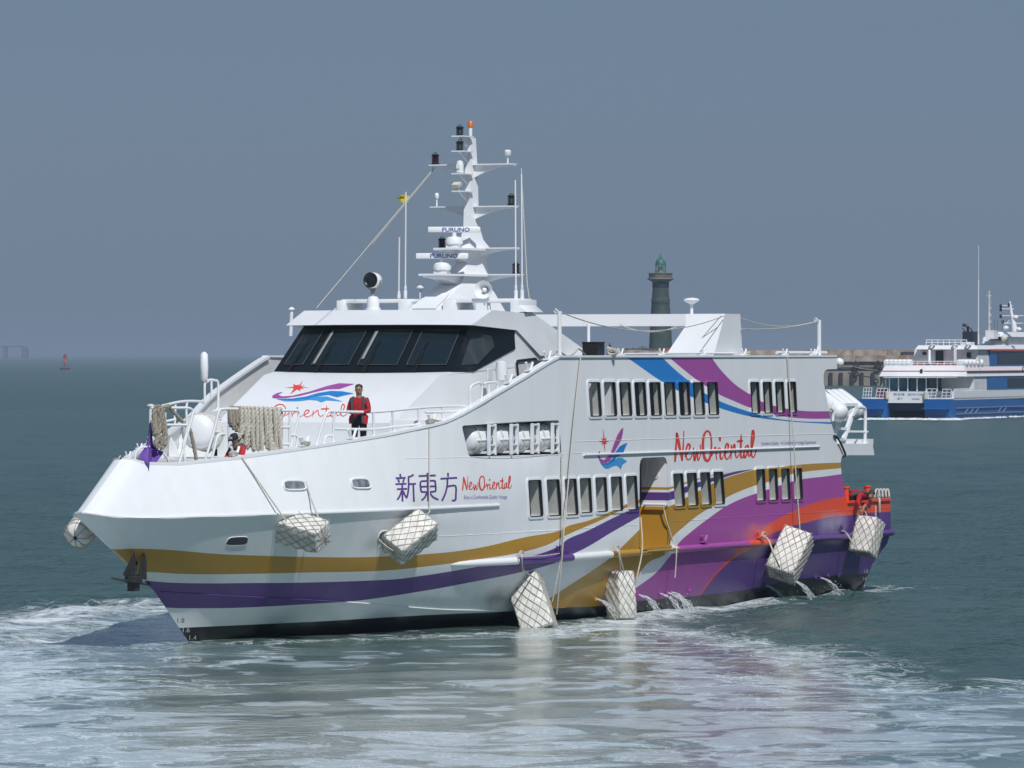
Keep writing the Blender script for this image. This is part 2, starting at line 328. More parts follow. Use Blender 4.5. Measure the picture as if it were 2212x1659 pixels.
XR0, XR1 = -6.0, 36.0
def livery(name, xfixed=None):
    m, t, b = nodes_of(name); L = t.links; N = t.nodes
    b.inputs['Roughness'].default_value = .36
    tc = N.new('ShaderNodeTexCoord'); sep = N.new('ShaderNodeSeparateXYZ'); L.new(tc.outputs['Object'], sep.inputs[0])
    zs = sep.outputs['Z']
    if xfixed is None: xs = sep.outputs['X']
    else:
        v = N.new('ShaderNodeValue'); v.outputs[0].default_value = xfixed; xs = v.outputs[0]
    mr = N.new('ShaderNodeMapRange'); mr.inputs['From Min'].default_value = XR0; mr.inputs['From Max'].default_value = XR1; L.new(xs, mr.inputs['Value'])
    xn = mr.outputs[0]
    def curve(pts):
        c = N.new('ShaderNodeFloatCurve'); cm = c.mapping; cm.use_clip = False; cu = cm.curves[0]
        P = [((x - XR0) / (XR1 - XR0), z / 8.0) for x, z in pts]
        # extend both ends along the last slope
        while len(cu.points) < len(P): cu.points.new(.5, .5)
        for q, (x, y) in zip(cu.points, P): q.location = (x, y); q.handle_type = 'AUTO_CLAMPED'
        cm.extend = 'HORIZONTAL'; cm.update(); L.new(xn, c.inputs['Value'])
        mu = N.new('ShaderNodeMath'); mu.operation = 'MULTIPLY'; mu.inputs[1].default_value = 8; L.new(c.outputs[0], mu.inputs[0]); return mu.outputs[0]
    def cmpn(a, b_, op='LESS_THAN'):
        c = N.new('ShaderNodeMath'); c.operation = op
        for i, s_ in ((0, a), (1, b_)):
            if isinstance(s_, (int, float)): c.inputs[i].default_value = s_
            else: L.new(s_, c.inputs[i])
        return c.outputs[0]
    def mul(*a):
        o = a[0]
        for q in a[1:]: o = cmpn(o, q, 'MULTIPLY')
        return o
    col = None
    def over(c, mask):
        nonlocal col
        x = N.new('ShaderNodeMix'); x.data_type = 'RGBA'; L.new(mask, x.inputs['Factor'])
        if col is None: x.inputs['A'].default_value = (*C_WHITE, 1)
        else: L.new(col, x.inputs['A'])
        x.inputs['B'].default_value = (*c, 1); col = x.outputs['Result']
    def below(c): return cmpn(zs, c)
    def above(c): return cmpn(zs, c, 'GREATER_THAN')
    def xin(a, b_): return mul(cmpn(xs, a, 'GREATER_THAN'), cmpn(xs, b_))
    door0, door1 = 16.02, 17.70
    over(C_GOLD, mul(below(curve(A_TOP)), above(curve(A_BOT)), xin(-9, door0)))
    over(C_PURPLE, mul(below(curve(B_TOP)), above(curve(B_BOT)), xin(-9, door0)))
    cr = curve(C_RIGHT)
    over(C_GOLD, mul(below(curve(C_LEFT)), above(cr), xin(C_LEFT[0][0], door0)))
    over(C_GOLD, mul(below(curve(C_TOP)), above(cr), xin(door1 - .05, 40)))
    over(C_GOLD, mul(below(1.62), above(cr), xin(door0 - .05, door1 + 1.5)))
    over(C_PURPLE, mul(below(curve(D_TOP)), above(curve(D_BOT)), xin(door1 - .05, D_TOP[-1][0])))
    over(C_GOLD, mul(below(curve(E_TOP)), above(curve(E_BOT)), xin(door1 - .05, D_TOP[-1][0])))
    over(C_MAG, mul(below(curve(F_TOP)), xin(F_TOP[0][0], 40)))
    over(C_ORANGE, mul(below(curve(O_TOP)), xin(O_TOP[0][0], 40)))
    over(C_PURPLE, mul(below(curve(P_TOP)), xin(P_TOP[0][0], 40)))
    over(C_BLUE, mul(below(curve(G_TOP)), above(curve(G_BOT)), xin(G_BOT[0][0] - .3, 40)))
    over(C_MAG, mul(below(curve(H_TOP)), above(curve(H_BOT)), xin(H_BOT[0][0] - .3, 40)))
    over(C_BLACK, below(curve(BOOT)))
    # salt bloom, rubbing and streaks
    mp = N.new('ShaderNodeMapping'); mp.inputs['Scale'].default_value = (2.2, 2.2, .25); L.new(tc.outputs['Object'], mp.inputs['Vector'])
    n1 = N.new('ShaderNodeTexNoise'); n1.inputs['Scale'].default_value = 1.6; n1.inputs['Detail'].default_value = 6; L.new(mp.outputs[0], n1.inputs['Vector'])
    r1 = N.new('ShaderNodeMapRange'); r1.inputs['From Min'].default_value = .38; r1.inputs['From Max'].default_value = .72; r1.inputs['To Min'].default_value = 1.01; r1.inputs['To Max'].default_value = .965
    L.new(n1.outputs['Fac'], r1.inputs['Value'])
    sc = N.new('ShaderNodeVectorMath'); sc.operation = 'SCALE'; L.new(col, sc.inputs[0]); L.new(r1.outputs[0], sc.inputs['Scale'])
    n2 = N.new('ShaderNodeTexNoise'); n2.inputs['Scale'].default_value = .9; n2.inputs['Detail'].default_value = 7; n2.inputs['Roughness'].default_value = .65; L.new(tc.outputs['Object'], n2.inputs['Vector'])
    r2 = N.new('ShaderNodeMapRange'); r2.inputs['From Min'].default_value = .55; r2.inputs['From Max'].default_value = .8; r2.inputs['To Max'].default_value = .16
    L.new(n2.outputs['Fac'], r2.inputs['Value'])
    hz = N.new('ShaderNodeMapRange'); hz.inputs['From Min'].default_value = 3.2; hz.inputs['From Max'].default_value = 1.2; L.new(zs, hz.inputs['Value'])
    mk = mul(r2.outputs[0], hz.outputs[0], cmpn(zs, .62, 'GREATER_THAN'))
    mix = N.new('ShaderNodeMix'); mix.data_type = 'RGBA'; L.new(mk, mix.inputs['Factor']); L.new(sc.outputs[0], mix.inputs['A']); mix.inputs['B'].default_value = (.42, .43, .42, 1)
    L.new(mix.outputs['Result'], b.inputs['Base Color'])
    # scuffs and soot left by fenders and exhausts
    lastc = mix.outputs['Result']
    def stain(f_, px, py, rx, rz, c, amt):
        nonlocal lastc
        q = surf(*f_(px, py)); v = N.new('ShaderNodeVectorMath'); v.operation = 'SUBTRACT'; L.new(tc.outputs['Object'], v.inputs[0]); v.inputs[1].default_value = (q.x, q.y, q.z)
        w = N.new('ShaderNodeVectorMath'); w.operation = 'MULTIPLY'; L.new(v.outputs[0], w.inputs[0]); w.inputs[1].default_value = (1 / rx, 0, 1 / rz)
        d = N.new('ShaderNodeVectorMath'); d.operation = 'LENGTH'; L.new(w.outputs[0], d.inputs[0])
        a = N.new('ShaderNodeMath'); a.operation = 'ADD'; L.new(d.outputs['Value'], a.inputs[0]); na = N.new('ShaderNodeMapRange'); L.new(n2.outputs['Fac'], na.inputs['Value']); na.inputs['From Min'].default_value = .3; na.inputs['From Max'].default_value = .7; na.inputs['To Min'].default_value = -.45; na.inputs['To Max'].default_value = .45; L.new(na.outputs[0], a.inputs[1])
        mm = N.new('ShaderNodeMapRange'); L.new(a.outputs[0], mm.inputs['Value']); mm.inputs['From Min'].default_value = 1.15; mm.inputs['From Max'].default_value = .1; mm.inputs['To Min'].default_value = 0; mm.inputs['To Max'].default_value = amt
        x = N.new('ShaderNodeMix'); x.data_type = 'RGBA'; L.new(mm.outputs[0], x.inputs['Factor']); L.new(lastc, x.inputs['A']); x.inputs['B'].default_value = (*c, 1); lastc = x.outputs['Result']
    if xfixed is None:
        stain(Z4, 1650, 1390, 1.3, .30, (.10, .10, .10), .6); stain(Z4, 850, 760, 1.1, .22, (.22, .21, .20), .5); stain(Z4, 590, 960, .5, .30, (.30, .30, .29), .45); stain(Z8, 1440, 950, 1.2, .32, (.42, .38, .52), .55)
        stain(Z8, 600, 1060, 1.4, .26, (.75, .16, .10), .6); stain(Z7, 820, 770, 1.0, .2, (.62, .50, .30), .5); stain(Z7, 700, 900, 1.6, .25, (.45, .36, .18), .4); stain(Z8, 1200, 1400, 2.2, .3, (.20, .18, .28), .35); stain(Z3, 1480, 600, .5, .12, (.35, .34, .30), .4)
        L.new(lastc, b.inputs['Base Color'])
    # plating: slight unevenness of welded sheet
    nb = N.new('ShaderNodeTexNoise'); nb.inputs['Scale'].default_value = .8; nb.inputs['Detail'].default_value = 3; L.new(tc.outputs['Object'], nb.inputs['Vector'])
    bp = N.new('ShaderNodeBump'); bp.inputs['Strength'].default_value = .07; bp.inputs['Distance'].default_value = .05; L.new(nb.outputs['Fac'], bp.inputs['Height']); L.new(bp.outputs[0], b.inputs['Normal'])
    rr = N.new('ShaderNodeMapRange'); rr.inputs['To Min'].default_value = .28; rr.inputs['To Max'].default_value = .48; L.new(n2.outputs['Fac'], rr.inputs['Value']); L.new(rr.outputs[0], b.inputs['Roughness'])
    return m
hullmat = livery('ferry livery'); recessmat = livery('ferry livery in the door recess', 17.82)

# ------------------------------------------------------------------ the ferry
ferry = thing('passenger_ferry', 'white passenger ferry with purple gold and blue swooshes filling the harbour foreground', 'ferry')
def part(b_, name, m, parent=ferry, **k): return b_.build(name, m, parent, **k)
def cdt_mesh(outline, holes, steiner, mapf, b_):
    vs = []; es = []
    for loop in [outline] + holes:
        o = len(vs); n = len(loop); vs += [Vector(p) for p in loop]; es += [(o + i, o + (i + 1) % n) for i in range(n)]
    for p in steiner:
        if pip(outline, *p) and not any(pip(h, *p) for h in holes): vs.append(Vector(p))
    V, E_, F_, *_ = delaunay_2d_cdt(vs, es, [], 0, 1e-4)
    keep = []
    for f in F_:
        cx = sum(V[i].x for i in f) / 3; cy = sum(V[i].y for i in f) / 3
        if pip(outline, cx, cy) and not any(pip(h, cx, cy) for h in holes): keep.append(tuple(f))
    b_.add([mapf(v.x, v.y) for v in V], keep)

# windows: slanted rounded openings in the plating
WINDOWS = []
def winrow(first, last, n, w_px, bot):     # first/last: upper-left glass corners; bot: lower-left corner of the first
    a = surf(*first); b_ = surf(*last); c = surf(*bot); d = surf(first[0] + w_px, first[1])
    w = d.x - a.x; h = a.z - c.z; sl = c.x - a.x
    for i in range(n):
        t = i / (n - 1) if n > 1 else 0
        WINDOWS.append((a.x + (b_.x - a.x) * t, a.z + (b_.z - a.z) * t, w, h, sl))
winrow(Z5(703, 463), Z5(1657, 463), 9, 25.5, Z5(721, 735)); winrow(Z6(597, 662), Z6(895, 660), 4, 19.5, Z6(611, 912))
winrow(Z7(218, 45), Z7(512, 36), 3, 28.5, Z7(236, 336)); winrow(Z7(633, 30), Z7(1006, 12), 4, 24.5, Z7(648, 305)); winrow(Z7(1384, -8), Z7(1708, -22), 4, 22, Z7(1404, 255)); winrow(Z6(645, 1365), Z6(945, 1357), 4, 19, Z6(657, 1617))
def wincorners(W, g=0.0):
    x, z, w, h, s = W; return [(x - g, z + g), (x + w + g, z + g), (x + w + s + g, z - h - g), (x + s - g, z - h - g)]
holes = [rrect(wincorners(W), .07) for W in WINDOWS]
bay = [(p.x, p.z) for p in (surf(*Z4(1300, 5)), surf(*Z5(475, 765)), surf(*Z5(494, 1040)), surf(*Z4(1358, 255)))]
bayh = rrect(bay, .10)
DX0, DX1, DZ1, DZ0 = 16.0, 17.72, 3.98, 1.66
doorh = rrect([(DX0, DZ1), (DX1, DZ1)], .2)[:0] + [(DX0, DZ0), (DX1 + .03, DZ0), (DX1, DZ1 - .2), (DX1 - .06, DZ1 - .06), (DX1 - .2, DZ1), (DX0 + .2, DZ1), (DX0 + .06, DZ1 - .06), (DX0, DZ1 - .2)]
port1 = rrect([(p.x, p.z) for p in (surf(*Z3(1872, 42)), surf(*Z3(2035, 42)), surf(*Z3(2065, 118)), surf(*Z3(1890, 125)))], .10)
XF = 4.0
aft_px = [(Z6, 1300, 480), (Z6, 1305, 555), (Z6, 1225, 558), (Z6, 1203, 575), (Z6, 1196, 605), (Z6, 1196, 660), (Z6, 1215, 760), (Z6, 1255, 980), (Z6, 1300, 1130), (Z6, 1318, 1250), (Z6, 1337, 1275), (Z6, 1333, 1310), (Z6, 1340, 1400), (Z6, 1367, 1570), (Z6, 1385, 1612), (Z6, 1500, 1610)]
aft = []
for f_, x, y in aft_px:
    p = ony(*f_(x, y), -4.1); aft.append((p.x, p.z))
aft[0] = (aft[0][0], 6.52)
aft += [(XE - .06, 2.50), (XE, 1.6), (XE - .05, 1.3), (XE - .75, .75), (XE - .95, .3), (XE - 1.1, -.7)]
xs_top = [XF, 5, 6.0, 6.6, 7.3, 8, 9, 10, 10.7, 11.15]
outline = [(x, float(TZ(x))) for x in xs_top] + aft + [(x, -.7) for x in np.arange(31.5, XF, -1.5)]
outline = outline[::1]
zrows = [float(l[2](XF)) for l in LINES]
seamz = []
for i in range(5):
    for k in range(6 if i else 2): seamz.append(zrows[i] + (zrows[i+1] - zrows[i]) * k / (6 if i else 2))
outline += [(XF, z) for z in sorted(seamz)]
steiner = []
for x in np.arange(XF + .4, 33.2, .4):
    zz = [float(l[2](x)) for l in LINES]
    for i in range(5):
        for k in range(3): steiner.append((x, zz[i] + (zz[i + 1] - zz[i]) * k / 3 + 1e-3))
def shellmap(sgn, off=0.0): return lambda x, z: (x, sgn * (float(half(x, z)) + off), z)
hb = B()
# forward shell, both sides, row by row along the hull lines
def fore_rows(sgn, off=0.0, i0=0, i1=5):
    sv = np.concatenate([np.linspace(0, 1, 46) ** 1.7]); rows = []
    def node(i, s):
        xs = LINES[i][0]; x = xs + s * (XF - xs); return np.array([x, max(float(LINES[i][1](x)) + off * (s > 0), 0) * sgn, float(LINES[i][2](x))])
    for i in range(i0, i1):
        n = 6 if i else 2
        for k in range(n + (1 if i == i1 - 1 else 0)):
            t = k / n; rows.append([tuple(node(i, s) * (1 - t) + node(i + 1, s) * t) for s in sv])
    return rows
hb.grid(fore_rows(-1)); hb.grid(fore_rows(1))
cdt_mesh(outline, holes + [bayh, doorh], steiner, shellmap(-1), hb)
cdt_mesh(outline, [], steiner, shellmap(1), hb)
# transom and after face
def closure(pts): hb.grid([[(x, -float(half(x, z)), z) for x, z in pts], [(x, float(half(x, z)), z) for x, z in pts]])
i_cut = next(i for i, p in enumerate(aft) if p[1] < 2.62 and i > 10)
closure(aft[2:i_cut + 1]); closure(aft[-6:])
hull = part(hb, 'hull', hullmat, smooth=28, fix=False)
hull['label'] = 'white hull and side plating with curved purple, gold, magenta, blue and orange bands'

# inner face of the bulwark and its cap rail
bi = B()
xs_b = np.concatenate([[-3.1, -3.0, -2.8, -2.5, -2.2], np.arange(-2, 12.1, .4)])
for sgn in (-1, 1):
    rows = []
    for x in xs_b:
        tb, tz = float(TB(x)), float(TZ(x)); zb = min(3.2, tz - .3) if x < 5.25 else tz - .06 if tz < 5.1 else 5.04; kb = float(half(x, zb))
        rows.append([(x, sgn * max(tb - .09, 0), tz - .01), (x, sgn * max(kb - .10, 0), zb)])
    bi.grid(rows)
part(bi, 'bulwark_lining', mat('pale bulwark paint', (.66, .67, .67), .5, noise=.06, scale=3), smooth=30)
for sgn in (-1, 1):
    cb = B(); rows = []
    for x in np.concatenate([[-3.27, -3.2, -3.12, -3.0, -2.8, -2.5, -2.2], np.arange(-2, 11.3, .3)]):
        tb, tz = float(TB(x)), float(TZ(x))
        if x < -3.25: tb = 0.0
        o, n_ = max(tb + .025, 0.0), max(tb - .17, 0) if x > -2.9 else max(tb - .12, 0) * 0
        rows.append([(x, sgn * o, tz - .03), (x, sgn * o, tz + .03), (x, sgn * n_, tz + .035), (x, sgn * n_, tz - .03)])
    cb.grid(rows, close=True); part(cb, 'bulwark_cap', white, smooth=35)
    kb = B(); pts = [(x, sgn * (float(KB(x)) + .012), float(KZ(x))) for x in np.concatenate([np.linspace(-4.95, -4, 12), np.arange(-3.8, 8.4, .4)])]
    kb.tube(pts, .035, 6); part(kb, 'knuckle_strip', white, smooth=60)

# decks
dk = B()
xs_d = np.arange(-4.3, .81, .3)
dk.grid([[(x, -max(float(half(x, 3.15)) - .06, 0), 3.15) for x in xs_d], [(x, max(float(half(x, 3.15)) - .06, 0), 3.15) for x in xs_d]])
part(dk, 'bow_deck', deckgrey)
dk = B(); xs_d = np.arange(.8, 16.4, .4)
dk.grid([[(x, -float(half(x, 4.15)) + .06, 4.15) for x in xs_d if x < 5.7], [(x, float(half(x, 4.15)) - .06, 4.15) for x in xs_d if x < 5.7]])
for sgn in (-1, 1): dk.grid([[(x, sgn * (float(half(x, 5.25)) - .06), 4.15 if x < 5.45 else 5.03) for x in xs_d if x > 5.2], [(x, sgn * 2.3, 4.15 if x < 5.45 else 5.03) for x in xs_d if x > 5.2]])
dk.add([(.8, -1.9, 3.15), (.8, 1.9, 3.15), (.8, 1.9, 4.15), (.8, -1.9, 4.15)], [(0, 1, 2, 3)])
dk.box((.80, 0, 4.11), (.10, 3.6, .09))
part(dk, 'foredeck', whiteflat)
rb = B(); rb.add([(14.3, -4.08, 6.5), (29.1, -4.08, 6.5), (29.1, 4.08, 6.5), (14.3, 4.08, 6.5)], [(0, 1, 2, 3)])
part(rb, 'roof_deck', whiteflat)
re_ = B()
for sgn in (-1, 1): re_.box((20.15, sgn * 4.04, 6.545), (17.95, .16, .05))
re_.box((29.06, 0, 6.545), (.12, 7.9, .05)); part(re_, 'roof_edge', white)
# cabin bulkheads seen through the glass
ib = B()
ib.box((20, -3.35, 4.6), (17.5, .06, 3.7)); ib.box((20.5, -3.7, 4.2), (16.5, .7, .06)); ib.box((12, -3.3, 3.0), (7, .06, 2.0)); ib.box((24, -3.3, 3.0), (11, .06, 1.9))
part(ib, 'cabin_lining', interior)

# windows as parts
for W in WINDOWS:
    lower = W[1] < 4.4; x, z, w, h, s = W
    lp = rrect(wincorners(W), .07)
    def ring(l, off): return [(p[0], -(float(half(p[0], p[1])) + off), p[1]) for p in l]
    lo, lf = rrect(wincorners(W, .065), .11), rrect(wincorners(W, .012), .075)
    fb = B(); n = len(lp)
    fb.grid([ring(lo, -.003), ring(lo, .022), ring(lf, .028), ring(lf, -.03)], close=True)
    # frames are painted over with the band they sit in
    root = part(fb, 'window', hullmat, smooth=40)
    gb = B(); li = rrect(wincorners(W, -.014), .06)
    gb.grid([ring(rrect(wincorners(W, .011), .075), .012), ring(rrect(wincorners(W, .011), .075), .018), ring(li, .014), ring(li, -.05)], close=True); part(gb, 'gasket', black, root, smooth=40)
    pb = B(); pb.poly(ring(rrect(wincorners(W, 0), .07), -.025)); part(pb, 'pane', cabin_glass, root)
    rv = B(); d = (.34 if lower else .22) * rng.uniform(.7, 1.2)
    l2 = rrect(wincorners(W, .004), .07)
    rv.grid([ring(l2, -.035), ring(l2, -d)], close=True)
    if not lower and W[0] < 24: pass
    part(rv, 'reveal', curtainm, root)

# boarding recess
rc = B(); yi = -2.75
rc.add([(DX1, -4.095, DZ0), (DX1, yi, DZ0), (DX1, yi, DZ1), (DX1, -4.095, DZ1)], [(0, 1, 2, 3)])
rc.add([(DX0, -4.095, DZ0), (DX0, yi, DZ0), (DX0, yi, DZ1), (DX0, -4.095, DZ1)], [(3, 2, 1, 0)])
rc.add([(DX0, yi, DZ0), (DX1, yi, DZ0), (DX1, yi, DZ1), (DX0, yi, DZ1)], [(0, 1, 2, 3)])
rc.add([(DX0, yi, DZ1), (DX1, yi, DZ1), (DX1, -4.095, DZ1), (DX0, -4.095, DZ1)], [(0, 1, 2, 3)])
rc.add([(DX0, yi, DZ0), (DX1, yi, DZ0), (DX1, -4.095, DZ0), (DX0, -4.095, DZ0)], [(3, 2, 1, 0)])
rec = part(rc, 'boarding_recess', recessmat, fix=False)
for (cx, cy) in ((250, 460), (430, 460)):
    p = onx(*ZG(cx, cy), DX1 - .01); hb_ = B()
    q = rrect([(p.y - .13, p.z + .26), (p.y + .13, p.z + .26), (p.y + .13, p.z - .26), (p.y - .13, p.z - .26)], .12, 5)
    hb_.prism([(DX1 - .002, a, b_) for a, b_ in q], (-.025, 0, 0)); part(hb_, 'hatch_cover', whiteflat, rec, bevel=.006)
gb = B(); a = onx(*ZG(275, 985), DX1 - .12); c = onx(*ZG(600, 990), DX1 - .12); gb.bar(a, c, .035); gb.bar(a, a + Vector((.12, 0, 0)), .02); gb.bar(c, c + Vector((.12, 0, 0)), .02)
part(gb, 'grab_bar', white, rec, smooth=40)
# gate sill and hinges below the recess
sb = B(); sb.box(((DX0 + DX1) / 2, -4.16, 1.69), (1.75, .12, .06)); sb.bar((DX0 + .2, -4.22, 1.62), (DX1 + .5, -4.22, 1.62), .03)
part(sb, 'boarding_sill', goldm)

# rub rail in its painted lengths
def rail(x0, x1, m, r=.088, end=False):
    b_ = B(); xs = np.arange(x0, x1 + .01, max((x1 - x0) / max(int((x1 - x0) / .4), 1), .05)); pts = []; rs = []
    for x in xs:
        pts.append((x, -(float(half(x, 1.6)) + (.03 if x > 9 else .03 - (9 - x) * .03)), 1.6)); rs.append(r)
    if x0 < 7: rs[0] = .02; rs[1] = .07
    b_.tube(pts, rs, 12); return part(b_, 'rub_rail', m, smooth=60)
rail(6.6, 9.3, white); rail(9.3, 11.95, purplem); rail(11.95, 14.2, white); rail(14.2, 16.6, goldm); rail(17.6, 18.2, white, .10); rail(18.2, 22.9, magm); rail(22.9, 24.4, orangem); rail(24.4, 33.2, purplem)
b_ = B(); b_.tube([(XE - .1, -4.1, 1.6), (XE + .25, -4.0, 1.6), (XE + .35, -3.6, 1.6), (XE + .35, 3.6, 1.6), (XE + .25, 4.0, 1.6), (XE - .1, 4.1, 1.6)], .10, 12); part(b_, 'rub_rail', purplem, smooth=60)
b_ = B(); b_.tube([(x, float(half(x, 1.6)) + .03, 1.6) for x in np.arange(6.6, 33.3, .5)], .125, 8); part(b_, 'rub_rail', purplem, smooth=60)
# side moulding strip, plate seams
b_ = B(); a = surf(*Z5(668, 1045)); c = surf(*Z6(1158, 1180)); b_.tube([(a.x, -4.12, a.z), ((a.x + c.x) / 2, -4.12, (a.z + c.z) / 2), (c.x, -4.12, c.z)], .028, 6); part(b_, 'side_moulding', white, smooth=60)
def seam(f_, p0, p1):
    a = surf(*f_(*p0)); c = surf(*f_(*p1)); b_ = B(); n = max(2, int(abs(c.x - a.x) / .6)); rows = []
    for i in range(n + 1):
        x = a.x + (c.x - a.x) * i / n; z = a.z + (c.z - a.z) * i / n; y = float(half(x, z)); rows.append([(x, -y - .001, z - .012), (x, -y - .008, z), (x, -y - .001, z + .012)])
    b_.grid(rows); part(b_, 'weld_seam', hullmat)
seam(Z4, (850, 268), (2090, 240)); seam(Z4, (1110, 895), (2080, 848)); seam(Z5, (590, 938), (2200, 885)); seam(Z6, (0, 1108), (1270, 1075)); seam(Z7, (0, 465), (1110, 400)); seam(ZG, (670, 1240), (2212, 1140)); seam(Z8, (0, 908), (2110, 775)); seam(Z5, (495, 1038), (665, 1028))
# spray chine along the forefoot
b_ = B(); b_.tube([(x, -float(LINES[2][1](x)) - .012, float(LINES[2][2](x))) for x in np.arange(-1.6, 13, .4)], .011, 5); part(b_, 'spray_chine', hullmat, smooth=60)

# raft bay
x0, x1 = min(p[0] for p in bay), max(p[0] for p in bay); z0, z1 = min(p[1] for p in bay), max(p[1] for p in bay); yb = -3.0
bb = B()
bb.add([(x0, yb, z0), (x1, yb, z0), (x1, yb, z1), (x0, yb, z1)], [(0, 1, 2, 3)])
bb.add([(x0, -3.5, z0), (x1, -4.05, z0), (x1, yb, z0), (x0, yb, z0)], [(0, 1, 2, 3)]); bb.add([(x0, -3.5, z1), (x1, -4.05, z1), (x1, yb, z1), (x0, yb, z1)], [(3, 2, 1, 0)])
bb.add([(x1 + .02, -4.05, z0), (x1 + .02, yb, z0), (x1 - .05, yb, z1), (x1 - .05, -4.05, z1)], [(0, 1, 2, 3)]); bb.add([(x0, -3.45, z0), (x0, yb, z0), (x0, yb, z1), (x0, -3.45, z1)], [(3, 2, 1, 0)])
part(bb, 'raft_bay', whiteflat)
pitch = (x1 - x0 - .5) / 4
for i in range(4):
    cx = x0 + .55 + pitch * (i + .48); yy = -(float(half(cx, 4.5)) - .42)
    fb = B(); xf = x0 + .25 + pitch * (i + .98)
    yo = -(float(half(xf, 4.5)) - .03)
    for q in (-.16, .16): fb.box((xf + q, yo, 4.55), (.06, .08, .74))
    fb.box((xf, yo, 4.885), (.26, .07, .05)); fb.box((xf, yo, 4.42), (.26, .07, .05)); fb.box((xf, yo + .35, 4.24), (.34, .75, .06))
    part(fb, 'raft_cradle', white, bevel=.008)

# ------------------------------------------------------------------ wheelhouse
def hw(x): return float(np.interp(x, [5.4, 8.05, 8.6, 9.65, 12, 16.5], [2.36, 2.40, 2.42, 2.50, 2.63, 2.85]))
wb = B()
sideprof = [(5.6, 4.10), (5.6, 4.97), (6.8, 5.52), (8.05, 6.09), (8.6, 6.17), (9.65, 6.17), (11.75, 6.74), (11.8, 7.3), (13.2, 7.3), (15.9, 6.6), (16.5, 6.5), (16.5, 4.10)]
for sgn in (-1, 1): wb.poly([(x, sgn * hw(x), z) for x, z in sideprof])
top = sideprof[:5]; wb.grid([[(x, -hw(x), z) for x, z in top], [(x, hw(x), z) for x, z in top]])
wh = part(wb, 'wheelhouse', white, smooth=20)
# seams of the sloping front
for y in (-1.2, 0, 1.2):
    b_ = B(); b_.grid([[(5.62, y - .012, 4.983), (5.62, y, 4.985), (5.62, y + .012, 4.983)], [(8.05, y - .012, 6.093), (8.05, y, 6.095), (8.05, y + .012, 6.093)]]); part(b_, 'plate_seam', white, wh)
# glazing: raked front of four big panes, corner panes, side panes
GT, GB, GX0, GX1 = 7.31, 6.17, 8.62, 9.95
def gp(y, t, out=0.0):                 # point on the raked front, t from sill to head
    xc = -.25 * (1 - (y / 2.43) ** 2)  # the front bows forward a little in plan
    return Vector((GX0 + (GX1 - GX0) * t + xc - out * .65, y * (1 - .06 * t), GB + (GT - GB) * t + out * .76))
gl = B(); ys = np.linspace(-2.43, 2.43, 21); gl.grid([[gp(y, t) for y in ys] for t in (0, .5, 1)])
for sgn in (-1, 1):
    gl.poly([gp(sgn * 2.43, 0), gp(sgn * 2.43, 1), Vector((11.72, sgn * 2.63, 7.23)), Vector((11.76, sgn * 2.645, 6.73)), Vector((9.68, sgn * 2.515, 6.17))])
ws = part(gl, 'windscreen', darkglassm, smooth=40); ws['label'] = 'black wraparound windscreen band of the bridge'
ib = B(); ib.box((12.4, 0, 6.7), (.1, 5.2, 1.2)); part(ib, 'bridge_lining', interior, wh)
edges = [-2.36, -1.10, .22, 1.54, 2.36]
for i in range(4):
    ya, yb2 = edges[i] + .13, edges[i + 1] - .13
    t0, t1 = .14, .88
    pb = B(); rws = []
    for t in np.linspace(t0, t1, 4): rws.append([gp(ya + (yb2 - ya) * q, t, .012) for q in np.linspace(0, 1, 5)])
    pb.grid(rws); part(pb, 'pane', bridge_glass, ws, smooth=60)
    fb = B(); loop = [gp(ya + (yb2 - ya) * q, t0, .02) for q in np.linspace(0, 1, 5)] + [gp(yb2, t, .02) for t in np.linspace(t0, t1, 4)[1:]] + [gp(yb2 + (ya - yb2) * q, t1, .02) for q in np.linspace(0, 1, 5)[1:]] + [gp(ya, t, .02) for t in np.linspace(t1, t0, 4)[1:-1]]
    fb.tube(loop, .012, 5, closed=True); part(fb, 'pane_frame', mat('dark anodised frame', (.09, .095, .095), .4, .3), ws)
    # blind edge inside and wiper
    yb3 = ya + .05
    wp = B(); wy = yb2 - .30
    wp.bar(gp(wy, -.02, .05), gp(wy, .42, .07), .016, 5); wp.bar(gp(wy + .10, .10, .06), gp(wy + .02, .66, .06), .020, 5); wp.bar(gp(wy + .06, -.02, .05), gp(wy + .05, .40, .07), .012, 5)
    part(wp, 'wiper', black, ws)
    if i in (1, 2):
        bl = B(); bl.add([gp(yb2 - .10, .36 - .1 * i, .03), gp(yb2 - .03, .36 - .1 * i, .03), gp(yb2 - .03, .86, .03), gp(yb2 - .10, .86, .03)], [(0, 1, 2, 3)]); part(bl, 'sun_blind', mat('pale blind strip', (.30, .31, .30), .6), ws)
# side pane
sp = [gp(-2.43, .14) + Vector((.05, -.02, 0)), gp(-2.43, .86), Vector((10.55, -2.555, 7.05)), Vector((10.7, -2.58, 6.80)), Vector((9.85, -2.53, 6.36))]
sp = [p + Vector((-.01 + .25 * (1 if i < 2 else 0), -.015, 0)) for i, p in enumerate(sp)]
b_ = B(); b_.poly(sp); part(b_, 'pane', glass('side window glass', (.035, .045, .05), 1.0, .06), ws)
